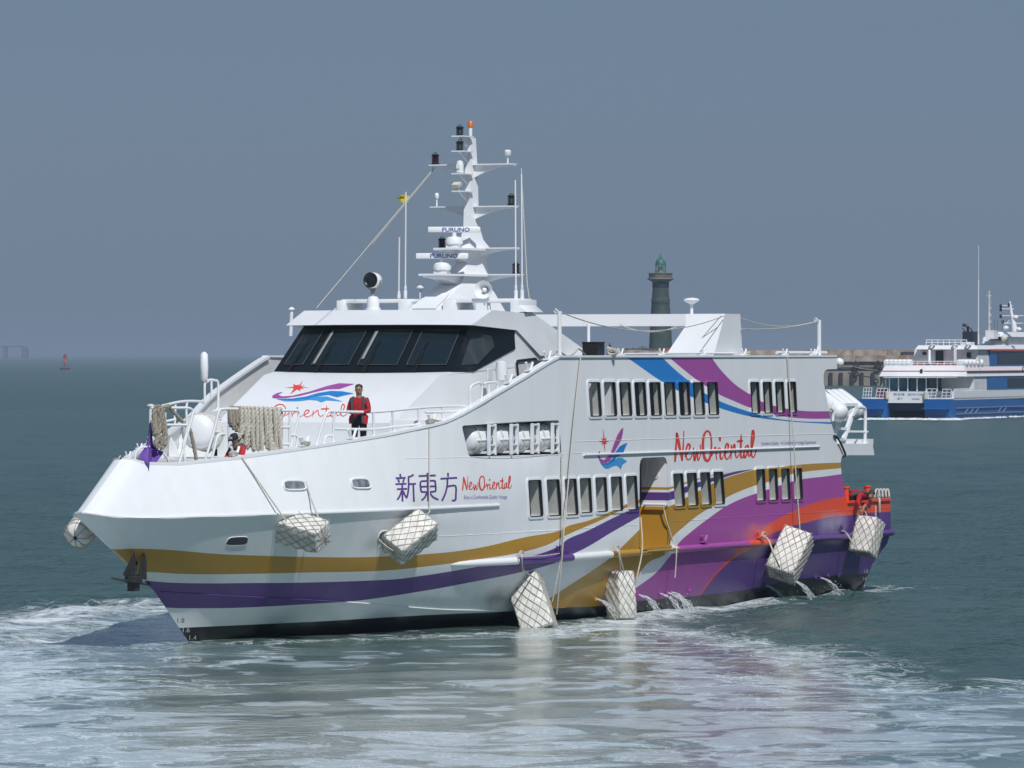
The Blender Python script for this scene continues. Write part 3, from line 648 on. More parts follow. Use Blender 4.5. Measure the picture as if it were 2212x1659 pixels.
# roof brow
rf = B()
brow = [(9.48, 2.50, 7.31), (10.5, 2.62, 7.68)]
ro = [(9.48, -2.55, 7.31), (9.40, -1.3, 7.32), (9.38, 0, 7.32), (9.40, 1.3, 7.32), (9.48, 2.55, 7.31)]
rt = [(10.55, -2.60, 7.68), (10.45, -1.3, 7.69), (10.42, 0, 7.69), (10.45, 1.3, 7.69), (10.55, 2.60, 7.68)]
ra = [(12.75, -2.68, 7.60)] + [(12.75, y, 7.66) for y in (-1.3, 0, 1.3)] + [(12.75, 2.68, 7.60)]
rz = [(16.0, -2.75, 6.6), (16.0, -1.3, 6.6), (16.0, 0, 6.6), (16.0, 1.3, 6.6), (16.0, 2.75, 6.6)]
rf.grid([ro, rt, ra, rz])
un = [(11.75, -2.66, 7.20)] + [(10.1, y, 7.315) for y in (-1.3, 0, 1.3)] + [(11.75, 2.66, 7.20)]
rf.grid([ro, un])
for s_ in (0, 4):
    y = rt[s_][1]; sg = -1 if y < 0 else 1
    rf.poly([ro[s_], rt[s_], ra[s_], rz[s_], (13.0, sg * 2.74, 6.56), (11.78, sg * 2.67, 7.19)])
part(rf, 'wheelhouse_roof', white, smooth=18)
# after slope wall beside the deckhouse (cheek) and passage door
db = B(); q = [ony(*ZI(200, 770), -2.9), ony(*ZI(450, 740), -2.9), ony(*ZI(465, 870), -2.9), ony(*ZI(230, 1050), -2.9)]
pq = [ (p.x, p.z) for p in q ]
rr_ = rrect(pq, .08); db.prism([(x, -2.9, z) for x, z in rr_], (0, .05, 0)); dr = part(db, 'door', whiteflat)
gb = B(); gb.tube([(x, -2.92, z) for x, z in rr_], .03, 6, closed=True); part(gb, 'gasket', black, dr)
pb = B(); pb.poly([(14.3, -2.6, 4.6), (14.3, -4.08, 4.6), (14.3, -4.08, 6.51), (14.3, -2.6, 6.51)]); part(pb, 'passage_bulkhead', white)
# rounded hood box and deck mirror near the door
hb2 = B(); p = ony(*ZI(20, 900), -3.3); hb2.lathe([(.02, -.26), (.13, -.22), (.15, 0), (.13, .22), (.02, .26)], 12, at=p); part(hb2, 'ventilator', white, smooth=50)
for (cx, cy) in ((1650, 800), (1850, 790)): pass
vb = B(); p = ony(*Z2(1725, 800), -2.85); vb.box(p, (.26, .05, .30)); part(vb, 'vent_cover', whiteflat, bevel=.02)

# roof coaming with two openings either side of the mast
for sgn in (-1, 1):
    fb = B()
    pts = [(11.6, 7.62), (12.0, 7.95), (13.8, 7.97), (14.4, 7.6), (14.1, 7.6), (13.6, 7.86), (12.15, 7.86), (11.9, 7.62)]
    # a flat bridge across from the mast foot to the roof edge
    ya, yb_ = sgn * .45, sgn * 2.45
    fb.box((12.7, (ya + yb_) / 2, 7.93), (.9, abs(yb_ - ya), .10)); fb.box((12.7, sgn * 2.42, 7.78), (1.1, .22, .34)); fb.box((12.75, sgn * .62, 7.78), (1.3, .3, .34))
    fb.prism([(12.2, sgn * 2.33, 7.97), (12.2, sgn * 2.75, 7.64), (12.2, sgn * 2.33, 7.64)], (1.0, 0, 0))
    part(fb, 'roof_coaming', white, bevel=.025, smooth=35)

# ------------------------------------------------------------------ mast
def mx(px, py): return ony(px, py, 0)
ms = B()
def sect(xf, xa, w, z, fw=None): fw = w if fw is None else fw; return [(xf, -fw, z), (xf, fw, z), (xa, w, z), (xa, -w, z)]
ms.grid([sect(11.75, 15.2, .78, 7.60, .42), sect(13.0, 15.0, .60, 8.15, .36), sect(13.6, 14.95, .42, 8.42, .30), sect(13.8, 14.95, .36, 8.6, .26)], close=True)
ms.grid([sect(13.85, 15.0, .34, 8.6, .22), sect(14.25, 15.0, .28, 9.0, .14), sect(14.32, 15.0, .33, 9.25, .14)], close=True)
ms.grid([sect(14.2, 15.1, .36, 9.27, .2), sect(14.36, 15.0, .20, 9.5, .13), sect(14.44, 14.92, .125, 9.85, .09), sect(14.46, 14.9, .11, 10.5, .085), sect(14.50, 14.87, .095, 11.4, .075), sect(14.54, 14.82, .075, 12.08, .06)], close=True)
ms.bar((14.66, 0, 12.08), (14.66, 0, 12.36), .05, 10)
mast = part(ms, 'mast', white, smooth=25); mast['label'] = 'tall white raked mast on the wheelhouse roof'
# platforms for the radars
pl = B(); pl.prism([(12.35, -.32, 8.56), (12.35, .32, 8.56), (14.2, .5, 8.56), (15.0, .5, 8.56), (15.0, -.5, 8.56), (14.2, -.5, 8.56)], (0, 0, .05)); part(pl, 'platform', white, mast)
pl = B(); pl.prism([(13.1, -.28, 9.22), (13.1, .28, 9.22), (14.4, .45, 9.22), (15.0, .45, 9.22), (15.0, -.45, 9.22), (14.4, -.45, 9.22)], (0, 0, .05)); part(pl, 'platform', white, mast)
def bracket(x0, x1, zt, dz, w):        # curved web under a forward platform
    b_ = B(); prof = [(x0, zt)] + [(x0 + (x1 - x0) * t, zt - .04 - dz * t ** 2.2) for t in np.linspace(0, 1, 7)] + [(x1, zt)]
    b_.prism([(x, -w, z) for x, z in prof], (0, 2 * w, 0)); part(b_, 'platform_bracket', white, mast)
bracket(12.4, 14.2, 8.555, .5, .22); bracket(13.15, 14.4, 9.215, .4, .16)
def yard(z, left, right, x=14.7, d=.24, drop=.29):
    for sgn, L_ in ((1, left), (-1, right)):
        if not L_: continue
        b_ = B(); t = np.linspace(0, 1, 9)
        top_ = [(x, sgn * (.08 + (L_ - .08) * q), z) for q in t]; bot = [(x, sgn * (.08 + (L_ - .08) * q), z - .035 - drop * (1 - q) ** 2.2) for q in t]
        b_.prism(top_ + bot[::-1], (.05, 0, 0)); b_.box((x + .02, sgn * (L_ + .1) / 2, z + .01), (d, L_ - .1, .03)); part(b_, 'yard', white, mast)
zy = [mx(1010, 356).z, mx(1010, 447).z, 9.27, 8.6]
yard(zy[0], 1.15, 1.22); yard(zy[1], 1.12, 1.28); yard(zy[2], 0, 1.32, drop=.22); yard(zy[3], 0, 1.42, drop=.30)
for (px, py, w) in ((1012, 296, .32), (1009, 328, .30), (1002, 376, .30), (1004, 414, .34)):
    p = mx(px, py); b_ = B(); b_.box((14.22, 0, p.z), (.62, .34, .03)); b_.prism([(14.0, -.02, p.z - .015), (14.5, -.02, p.z - .015), (14.5, -.02, p.z - .26)], (0, .04, 0)); part(b_, 'lamp_shelf', white, mast)
def navlamp(p, lens, s=.68):
    p = Vector(p); b_ = B()
    b_.lathe([(.17 * s, 0), (.17 * s, .03 * s), (.12 * s, .06 * s), (.115 * s, .09 * s)], 14, at=p)
    b_.lathe([(.115 * s, .30 * s), (.15 * s, .32 * s), (.15 * s, .355 * s), (.09 * s, .39 * s)], 14, at=p)
    for k in range(6):
        a = k * math.pi / 3; b_.bar(p + Vector((.118 * s * math.cos(a), .118 * s * math.sin(a), .07 * s)), p + Vector((.118 * s * math.cos(a), .118 * s * math.sin(a), .33 * s)), .012 * s, 4)
    b_.tube([p + Vector((.0, -.07 * s, .38 * s)), p + Vector((0, -.05 * s, .44 * s)), p + Vector((0, .05 * s, .44 * s)), p + Vector((0, .07 * s, .38 * s))], .013 * s, 5)
    o = part(b_, 'navigation_light', lampblack, smooth=40)
    l_ = B(); l_.lathe([(.10 * s, .07 * s), (.105 * s, .19 * s), (.10 * s, .32 * s)], 14, at=p); part(l_, 'lens', lens, o, smooth=60); return o
clearlens = mat('dark clear lens', (.06, .08, .10), .12, noise=.3)
navlamp((14.05, 0, mx(1011, 297).z), clearlens); navlamp((14.05, 0, mx(1008, 328.5).z), clearlens)
p = ony(*ZA(692, 690), 1.0); navlamp((14.72, 1.02, zy[0] + .03), lampred); navlamp((14.72, -1.12, zy[1] + .03), clearlens)
p = ony(*ZB(1018, 410), .55); navlamp((p.x, .55, 9.27), lampred); b_ = B(); b_.box((p.x + .3, .45, 9.24), (.9, .5, .03)); part(b_, 'lamp_shelf', white, mast)
navlamp((14.72, -1.25, zy[3] + .03), lampred)
b_ = B(); p = (14.66, 0, 12.36); b_.lathe([(.075, 0), (.065, .13), (.045, .15)], 14, at=p); part(b_, 'beacon', amber, smooth=40)
# mast camera, floodlight and small domes
b_ = B(); p = Vector((14.05, 0, mx(1000, 376).z)); b_.lathe([(.11, .03), (.11, .07)], 12, at=p); b_.lathe([(.10, .07), (.10, .22), (.08, .31), (.02, .34)], 14, at=p); b_.box(p + Vector((-.09, 0, .18)), (.05, .10, .10)); part(b_, 'mast_camera', white, smooth=40)
b_ = B(); p = Vector((13.98, .05, mx(1000, 414).z)); b_.box(p + Vector((0, 0, .17)), (.22, .2, .1), Quaternion((0, 1, 0), R(-25)).to_matrix()); b_.box(p + Vector((0, 0, .07)), (.08, .12, .12)); part(b_, 'floodlight', cream, bevel=.01)
for (px, py, y, r) in ((1116, 341, -1.02, .09), (952, 427, .98, .055)):
    p = ony(px, py, y); zb = zy[0] if y < 0 else zy[1]; b_ = B(); b_.bar((14.72, y, zb), (14.72, y, zb + .26), .022, 8); b_.lathe([(r * .7, .22), (r, .26), (r, .34), (r * .6, .37)], 12, at=(14.72, y, zb)); part(b_, 'gps_antenna', white, smooth=40)
# radars
def letters(txt, bold=0.0):
    cu = bpy.data.curves.new('lettering', 'FONT'); cu.body = txt; cu.size = 1; cu.resolution_u = 3; cu.offset = bold; o = bpy.data.objects.new('lettering', cu); COL.objects.link(o)
    dg = bpy.context.evaluated_depsgraph_get(); me = bpy.data.meshes.new_from_object(o.evaluated_get(dg)); vs = [v.co.copy() for v in me.vertices]; fs = [tuple(p.vertices) for p in me.polygons]
    bpy.data.objects.remove(o); bpy.data.curves.remove(cu); bpy.data.meshes.remove(me)
    xs = [v.x for v in vs]; ys = [v.y for v in vs]; a, b_, c, d = min(xs), max(xs), min(ys), max(ys)
    return [((v.x - a) / (b_ - a), (v.y - c) / (d - c)) for v in vs], fs
radar_dir = Vector((.44, -.897, 0)).normalized()
def radar(px_l, px_r, py, base_z, y):
    pc = ony((px_l + px_r) / 2, py, y); wid = (px_r - px_l) / FPX * (np.dot(np.array([pc.x, pc.y]) - CAM, FWD))
    b_ = B(); c = Vector((pc.x, y, 0)); c.z = base_z
    hgt_ = pc.z - .07 - base_z; b_.lathe([(.15, .04), (.16, .08), (.225, .12), (.23, .19), (.20, .26), (.14, .29), (.06, .30), (.055, max(hgt_, .31))], 20, at=c); b_.box(c + Vector((0, 0, .035)), (.34, .30, .07)); o = part(b_, 'radar_scanner', white, smooth=40)
    u = radar_dir; n = Vector((u.y, -u.x, 0)); n = -n if n.dot(Vector((-FWD[0], -FWD[1], 0))) < 0 else n
    rot = Matrix((u, -n, (0, 0, 1))).transposed(); a = B(); cz = pc.z
    a.box((c.x, c.y, cz), (wid, .12, .145), rot); part(a, 'antenna_array', white, o, bevel=.03, smooth=40)
    uv, fs = letters('FURUNO', .018); t = B(); L_ = wid * .52
    t.add([Vector((c.x, c.y, cz)) + u * ((q[0] - .52) * L_ + .06) + n * .064 + Vector((0, 0, (q[1] - .5) * .105)) for q in uv], fs); part(t, 'lettering', mat('blue print', (.03, .05, .32), .5), o, fix=False)
radar(924, 1038, 496, 9.27, .12); radar(898, 1012, 553, 8.61, .15)
# roof furniture
b_ = B(); p = ony(806, 670, .9); sp_ = p.copy()
b_.lathe([(.19, 0), (.19, .05), (.155, .06), (.155, .26), (.11, .33), (.04, .35)], 18, at=p); b_.bar(p + Vector((0, 0, .36)), p + Vector((0, 0, .5)), .03); se = part(b_, 'searchlight', white, smooth=40)
ax = camdir(-.45, .05, .88); ctr = p + Vector((0, 0, .74)); b_ = B()
b_.lathe([(.13, -.20), (.19, -.12), (.20, .10), (.185, .12)], 22, at=ctr, axis=ax); part(b_, 'lamp_drum', white, se, smooth=40)
b_ = B(); b_.lathe([(.19, .118), (.195, .15), (.165, .155), (.14, .13), (.07, .135), (.02, .15)], 22, at=ctr, axis=ax); part(b_, 'lens', lampblack, se, smooth=40)
b_ = B(); side = ax.cross(Vector((0, 0, 1))).normalized()
b_.tube([ctr + side * .22, ctr + side * .19 - Vector((0, 0, .15)), ctr - Vector((0, 0, .28)), ctr - side * .19 - Vector((0, 0, .15)), ctr - side * .22], .022, 6); b_.box(ctr - Vector((0, 0, .27)), (.08, .1, .16)); part(b_, 'yoke', steel, se, smooth=40)
for (f_, x, y0, y1, yy) in ((ZB, 540, 980, 300, 1.35), (ZB, 612, 980, -200, 1.15), (ZB, 1836, 990, -330, -2.15), (ZB, 1905, 990, -400, -2.35)):
    pb_ = ony(*f_(x, y0), yy); pt = ony(*f_(x + (6 if yy > 0 else -8), y1), yy)
    b_ = B(); b_.bar(pb_, pb_.lerp(pt, .08), .05, 8); b_.bar(pb_.lerp(pt, .08), pt, .020, 6); b_.bar(pb_.lerp(pt, .085), pb_.lerp(pt, .12), .035, 6); part(b_, 'whip_antenna', white, smooth=60)
b_ = B(); p = ony(*ZB(775, 985), .9); b_.bar(p, p + Vector((0, 0, .24)), .022); b_.lathe([(.04, .22), (.10, .26), (.11, .29), (.09, .35), (.02, .37)], 14, at=p); part(b_, 'satellite_dome', white, smooth=40)
b_ = B(); p = ony(*ZB(1490, 885), -1.55); ax = camdir(-.25, .06, .97)
b_.lathe([(.02, -.10), (.07, -.09), (.11, -.02), (.16, .07), (.215, .13), (.23, .14), (.225, .11), (.17, .03), (.12, -.05), (.08, -.12), (.055, -.24), (.085, -.26), (.085, -.34), (.03, -.36)], 24, at=p, axis=ax); b_.lathe([(.06, -.09), (.055, .06), (.03, .08)], 14, at=p, axis=ax)
b_.bar(p - ax * .38, p - ax * .38 - Vector((0, 0, .36)), .03); b_.bar(p - ax * .25 + Vector((0, .08, 0)), p - ax * .25 + Vector((0, .08, -.36)), .02); part(b_, 'loudhailer_horn', white, smooth=40)
b_ = B(); sl_ = lambda t, y: Vector((11.75 + 1.25 * t - .006, y * (1 - .12 * t), 7.60 + .55 * t + .02))
b_.prism([sl_(.2, -.34), sl_(.2, .34), sl_(.92, .32), sl_(.92, -.32)], (-.006, 0, .012)); part(b_, 'access_panel', white, mast)
# starboard edge pole by the brow
b_ = B(); p0 = ony(628, 726, 2.9); p1 = ony(630, 672, 2.9); b_.bar(p0, p1, .045); b_.lathe([(.05, 0), (.09, .04), (.03, .1)], 10, at=p1); part(b_, 'pole', white, smooth=40)

# gantry: an arch over the after roof
gx = ony(*ZC(1840, 1178), -3.85).x - .0
ga = B()
def G(x, y, yy): return ony(*ZC(x, y), yy)
YG = -3.85
xb0 = ony(1541, 772, YG).x; xb1 = ony(1604, 772, YG).x; xt0 = ony(1566, 683, YG).x; xt1 = ony(1599, 684, YG).x
zt = 7.66; hgt = 7.34
for sgn in (-1, 1):
    Y = sgn * 3.85; Yi_b = sgn * 2.45; Yi_t = sgn * 2.72
    f = [(xb0, Y, 6.52), (xt0, Y, zt), (xt0, Yi_t + sgn * .0, zt), (xt0 - .0, Yi_t, hgt), (xb0, Yi_b, 6.52)]
    a_ = [(xb1, Y, 6.52), (xt1, Y, zt), (xt1, Yi_t, zt), (xt1, Yi_t, hgt), (xb1, Yi_b, 6.52)]
    n = 5; ga.add(f + a_, [(0, 1, 2, 3, 4), (9, 8, 7, 6, 5)] + [(i, (i + 1) % n, (i + 1) % n + n, i + n) for i in range(n)])
ga.box(((xt0 + xt1) / 2, 0, (zt + hgt) / 2), (xt1 - xt0 - .004, 5.44, zt - hgt - .004))
part(ga, 'gantry', white, smooth=20)
b_ = B(); p = Vector(((xt0 + xt1) / 2, ony(1494, 683, 0).y, zt)); q = onx(1494, 683, p.x); p.y = q.y
b_.bar(p, p + Vector((0, 0, .28)), .045); b_.lathe([(.06, .26), (.10, .29), (.20, .34), (.215, .37), (.17, .41), (.04, .43)], 24, at=p); part(b_, 'satellite_dome', white, smooth=40)
# roof stanchions, posts
for (f_, x, y0, y1, yy, r) in ((ZI, 752, 725, 140, -3.9, .055), (ZC, 625, 1040, 850, -2.2, .04), (Z6, 1160, 470, 160, -3.95, .055)):
    b_ = B(); p0 = ony(*f_(x, y0), yy); p1 = ony(*f_(x, y1), yy); b_.bar(p0, p1, r); b_.tube([p1 + Vector((0, .1, -.05)), p1 + Vector((0, .15, 0)), p1 + Vector((0, .1, .05)), p1 + Vector((0, .04, 0))], .02, 5, closed=True)
    b_.bar(p0 + Vector((-.35, 0, 0)), p0.lerp(p1, .35), .03) if f_ is Z6 else None
    part(b_, 'roof_post', white, smooth=40)
# handrail pieces lying low along the roof edge
b_ = B(); b_.tube([(15.5, -3.9, 6.60), (20, -3.9, 6.62), (22.5, -3.9, 6.62)], .03, 6); b_.tube([(25.4, -3.9, 6.64), (28.9, -3.9, 6.64)], .04, 6); part(b_, 'roof_rail', white, smooth=60)

# forked mooring cleats on the bulwark and roof edge
def cleat(p, s=1.0, m=white):
    p = Vector(p); b_ = B()
    b_.box(p + Vector((0, 0, .02)), (.34 * s, .10, .04))
    for d in (-1, 1): b_.tube([p + Vector((d * .05 * s, 0, .02)), p + Vector((d * .13 * s, 0, .12 * s)), p + Vector((d * .19 * s, 0, .22 * s))], .032 * s, 7)
    return part(b_, 'cleat', m, smooth=50)
for (f_, x, y) in ((ZF, 500, 1390), (ZF, 2050, 1150), (Z2, 620, 1320), (Z2, 230, 1390), (Z2, 1260, 1205)):
    p = inner(*f_(x, y), .09); cleat((p.x, p.y, float(TZ(p.x)) + .03))
for (f_, x, y) in ((Z2, 1880, 880), (ZI, 110, 1090), (ZI, 370, 910), (ZI, 600, 790)):
    p = inner(*f_(x, y), .09); cleat((p.x, p.y, float(TZ(p.x)) + .03))
for (f_, x, y) in ((ZC, 940, 1165), (ZC, 1345, 1165), (ZC, 1760, 1170), (Z6, 555, 455), (Z6, 885, 455), (Z6, 1110, 460)):
    p = ony(*f_(x, y), -4.02); cleat((p.x, -4.02, 6.57), .75)
for (f_, x, y) in ((ZE, 1070, 680), (ZE, 905, 800), (ZE, 735, 980)):
    px, py = f_(x, y); best = min(np.arange(-3, 6, .05), key=lambda q: abs((lambda P: 1106 + FPX * (P @ RIGHT) / (P @ FWD))(np.array([q, float(TB(q))]) - CAM) - px) + (0 if q < 3 else 50) * 0 + abs(765 + FPX * (EYE - float(TZ(q))) / ((np.array([q, float(TB(q))]) - CAM) @ FWD) - py))
    cleat((best, float(TB(best)) - .08, float(TZ(best)) + .03), .6)
for (f_, x, y, m) in ((Z7, 460, 640, purplem), (ZG, 1130, 1560, magm), (Z8, 640, 1100, orangem), (Z8, 1560, 1040, purplem), (Z8, 30, 1150, magm)):
    p = surf(*f_(x, y)); cleat((p.x, p.y - .06, 1.73), .8, m)

# guard rails on the foredeck
def rails(name, *paths, r=.032, inset=.2):
    b_ = B()
    for f_, pts in paths: b_.tube(smooth_path([inner(*f_(x, y), inset) for x, y in pts], 5) if len(pts) > 2 else [inner(*f_(x, y), inset) for x, y in pts], r, 8)
    return part(b_, name, white, smooth=60)
rails('guard_rail', (ZE, [(1120, 300), (1500, 300), (1660, 302), (1725, 330), (1735, 400), (1620, 820), (1530, 1130)]), (ZE, [(1330, 310), (1325, 560)]), (ZE, [(1280, 552), (1640, 552)]), (ZE, [(1640, 310), (1650, 640), (1600, 860), (1625, 1120)]), inset=.25)
rails('guard_rail', (ZE, [(2400, 315), (2180, 318), (2120, 360), (2060, 600), (1910, 1110)]), (ZE, [(2212, 690), (2150, 690), (2090, 760), (2010, 1100)]), inset=.35)
rails('rope_rack', (ZF, [(330, 310), (220, 310), (140, 400), (0, 930), (-80, 1280)]), (ZF, [(320, 320), (1700, 345), (1850, 350), (1915, 400), (1880, 600), (1780, 1000), (1690, 1240)]), (ZF, [(355, 320), (375, 1400)]), (ZF, [(370, 690), (1700, 715)]), (ZF, [(370, 1065), (1700, 1090)]), (ZF, [(1715, 350), (1700, 1240)]), (ZF, [(1715, 890), (1820, 890), (1890, 960), (1830, 1230)]), inset=.95)
rails('guard_rail', (Z2, [(330, 1370), (400, 1150), (430, 1100), (480, 1098), (780, 1102), (950, 1090), (1150, 1070), (1345, 1058), (1520, 1055), (1545, 1080)]), (Z2, [(475, 1100), (468, 1345)]), (Z2, [(468, 1238), (780, 1240), (950, 1222), (1165, 1200)]), (Z2, [(790, 1105), (795, 1290)]), (Z2, [(945, 1092), (957, 1270)]), (Z2, [(1155, 1072), (1160, 1205)]), (Z2, [(1345, 1060), (1352, 1170)]), (Z2, [(1210, 1105), (1400, 1100), (1540, 1085)]), (Z2, [(390, 1365), (410, 1300), (465, 1292)]), inset=.18)
rails('guard_rail', (Z2, [(1570, 1060), (1570, 920), (1600, 880), (1660, 878), (1660, 1020)]), (Z2, [(1680, 880), (1700, 868), (1780, 868), (1790, 935)]), (Z2, [(1720, 880), (1720, 990)]), inset=.15)
# forward starboard rails and the tall hoop with a lamp
def railsy(name, y, *paths, r=.03):
    b_ = B()
    for f_, pts in paths:
        q = [ony(*f_(x, y_), y) for x, y_ in pts]; b_.tube(smooth_path(q, 5) if len(q) > 2 else q, r, 8)
    return part(b_, name, white, smooth=60)
railsy('guard_rail', 1.35, (ZE, [(1280, 270), (1580, 205), (1860, 205), (1900, 235)]), (ZE, [(1480, 250), (1470, 530)]), (ZE, [(1650, 215), (1640, 330)]), (ZE, [(1330, 500), (1480, 470)]))
railsy('hoop_rail', 2.2, (Z1, [(1245, 625), (1245, 470), (1265, 445), (1330, 445), (1352, 470), (1352, 620), (1345, 680), (1305, 695)]), (Z1, [(1297, 430), (1300, 585)]))
b_ = B(); p = ony(*Z1(1240, 330), 2.2); b_.lathe([(.03, -.36), (.09, -.30), (.10, 0), (.09, .28), (.03, .34)], 12, at=p); b_.tube([p - Vector((0, 0, .34)), p - Vector((-.02, 0, .42)), ony(*Z1(1290, 445), 2.2)], .02, 6); part(b_, 'deck_lamp', white, smooth=50)
b_ = B(); p0 = ony(*ZE(1110, 640), -.12); p1 = ony(*ZE(1117, 275), -.12); b_.bar(p0 - Vector((0, 0, .6)), p1, .04); b_.lathe([(.09, 0), (.09, .03), (.02, .05)], 10, at=p1); part(b_, 'jackstaff', white, smooth=50)
b_ = B(); b_.tube(smooth_path([inner(*ZE(x, y), .25) for x, y in ((880, 1120), (900, 960), (980, 890), (1100, 870))], 4), .025, 6); part(b_, 'bow_hoop', white, smooth=60)
b_ = B(); b_.tube(smooth_path([inner(*ZE(x, y), .25) for x, y in ((1300, 965), (1360, 1040), (1385, 1130))], 4), .025, 6); part(b_, 'bow_hoop', white, smooth=60)
# windlass and step fittings on the bow deck
b_ = B(); p = Vector((-.9, -.1, 3.15)); b_.box(p + Vector((0, 0, .3)), (.5, .5, .6)); b_.lathe([(.2, -.3), (.12, -.2), (.12, .2), (.2, .3)], 14, at=p + Vector((0, 0, .75)), axis=(0, 1, 0)); part(b_, 'windlass', mat('green grey machinery', (.10, .20, .17), .5, noise=.2), bevel=.02)
# inner bulwark brackets on the starboard side
for x in (1.0, 2.6, 4.2, 5.6, 6.9):
    b_ = B(); t = float(TB(x)); z = float(TZ(x)); b_.prism([(x, t - .10, z - .05), (x, t - .10, 4.16), (x, t - .42, 4.16)], (.04, 0, 0)); part(b_, 'bulwark_bracket', white)

# openings in the bow plating: fairleads
def fairlead(f_, pts, m, rim=.03, name='fairlead'):
    q = [surf(*f_(x, y), .014) for x, y in pts]; loop = []
    n = len(q)
    for i in range(n):
        a, p, c = q[i - 1], q[i], q[(i + 1) % n]; da = (a - p) * .30; dc = (c - p) * .30
        for k in range(4):
            t = k / 3; loop.append((p + da) * (1 - t) ** 2 + p * 2 * t * (1 - t) + (p + dc) * t * t)
    b_ = B(); b_.tube(loop, rim, 6, closed=True); o = part(b_, name, white, smooth=60)
    c = B(); c.poly([p + Vector((-.004, -.012, 0)) for p in loop]); part(c, 'opening', m, o)
    return o
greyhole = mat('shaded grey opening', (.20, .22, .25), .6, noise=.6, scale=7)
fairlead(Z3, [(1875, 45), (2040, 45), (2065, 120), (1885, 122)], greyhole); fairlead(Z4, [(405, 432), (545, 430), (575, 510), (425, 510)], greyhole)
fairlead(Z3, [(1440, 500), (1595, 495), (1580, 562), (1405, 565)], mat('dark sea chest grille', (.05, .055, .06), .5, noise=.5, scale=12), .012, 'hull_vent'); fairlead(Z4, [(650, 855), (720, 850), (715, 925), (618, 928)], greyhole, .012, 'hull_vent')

# stern: aft raft platform, rail, bollards
sp0 = ony(*Z6(1310, 1155), -4.1); sp1 = ony(*Z6(1590, 1155), -4.1); b_ = B()
b_.prism([ony(*Z6(x, y), -4.08) for x, y in ((1310, 1157), (1590, 1155), (1604, 1248), (1400, 1248), (1355, 1252), (1337, 1275), (1318, 1250))], (0, 8.1, 0)); part(b_, 'after_platform', white)
b_ = B(); b_.tube(smooth_path([ony(*Z6(x, y), -3.95) for x, y in ((1528, 1155), (1530, 900), (1505, 865), (1465, 865))], 4), .05, 8); b_.tube([ony(*Z6(1400, 1058), -3.95), ony(*Z6(1550, 1060), -3.95)], .03, 6); part(b_, 'after_rail', white, smooth=60)
b_ = B(); b_.tube(smooth_path([ony(*Z6(x, y), -3.95) for x, y in ((1268, 975), (1270, 890), (1240, 868))], 3), .04, 6); part(b_, 'after_rail', white, smooth=60)
b_ = B()
for yy in (-3.7, -2.6):
    b_.tube([ony(*Z6(1285, 1080), yy), ony(*Z6(1365, 840), yy)], .055, 4); b_.tube([ony(*Z6(1355, 1120), yy), ony(*Z6(1450, 850), yy)], .07, 4); b_.tube([ony(*Z6(1365, 842), yy), ony(*Z6(1460, 842), yy)], .06, 4); b_.tube([ony(*Z6(1305, 1035), yy), ony(*Z6(1400, 1035), yy)], .05, 4)
b_.box(ony(*Z6(1400, 1140), -3.3) + Vector((-.25, 0, 0)), (.9, 1.3, .16)); part(b_, 'raft_launch_frame', white)
b_ = B(); b_.tube(smooth_path([ony(*Z6(x, y), -4.14) for x, y in ((1280, 1090), (1315, 1120), (1350, 1190), (1370, 1245), (1350, 1265))], 5), .03, 6); part(b_, 'hose', black, smooth=60)
sd = B(); sd.add([(29.5, -4.0, 1.75), (33.1, -4.0, 1.75), (33.1, 4.0, 1.75), (29.5, 4.0, 1.75)], [(0, 1, 2, 3)]); part(sd, 'stern_deck', deckgrey)
sb = B()
x0s = ony(*Z6(1385, 1612), -4.1).x
sb.grid([[(x, -4.03, 2.52) for x in (x0s, 33.1)], [(x, -4.03, 1.7) for x in (x0s, 33.1)]]); sb.box(((x0s + 33.1) / 2, -4.07, 2.53), (33.1 - x0s, .16, .06)); sb.box((33.12, 0, 2.2), (.08, 8.0, .7)); part(sb, 'stern_bulwark', orangem)
for (x, y, yy, h) in ((1375, 1500, -3.9, .55), (1575, 1490, -3.5, .9), (1575, 1490, 3.4, .9)):
    p = ony(*Z6(x, y), yy); b_ = B(); b_.lathe([(.085, -h), (.085, -.06), (.105, -.05), (.105, 0)], 14, at=(min(p.x, 32.9), yy, p.z)); part(b_, 'bollard', orangem, smooth=40)
b_ = B()
for dx in (0, .45, .9): b_.tube([(31.9 + dx, -3.0, 2.4), (31.9 + dx, -3.0, 2.72), (32.0 + dx, -2.9, 2.78), (32.1 + dx, -2.8, 2.72), (32.1 + dx, -2.8, 2.4)], .06, 8)
part(b_, 'fairlead_roller', orangem, smooth=50)
for z in (0,): pass
b_ = B(); p = ony(*Z6(1322, 503), -4.0); b_.lathe([(.02, -.13), (.11, -.08), (.13, 0), (.11, .08), (.02, .13)], 12, at=p); part(b_, 'stern_lamp', white, smooth=60)

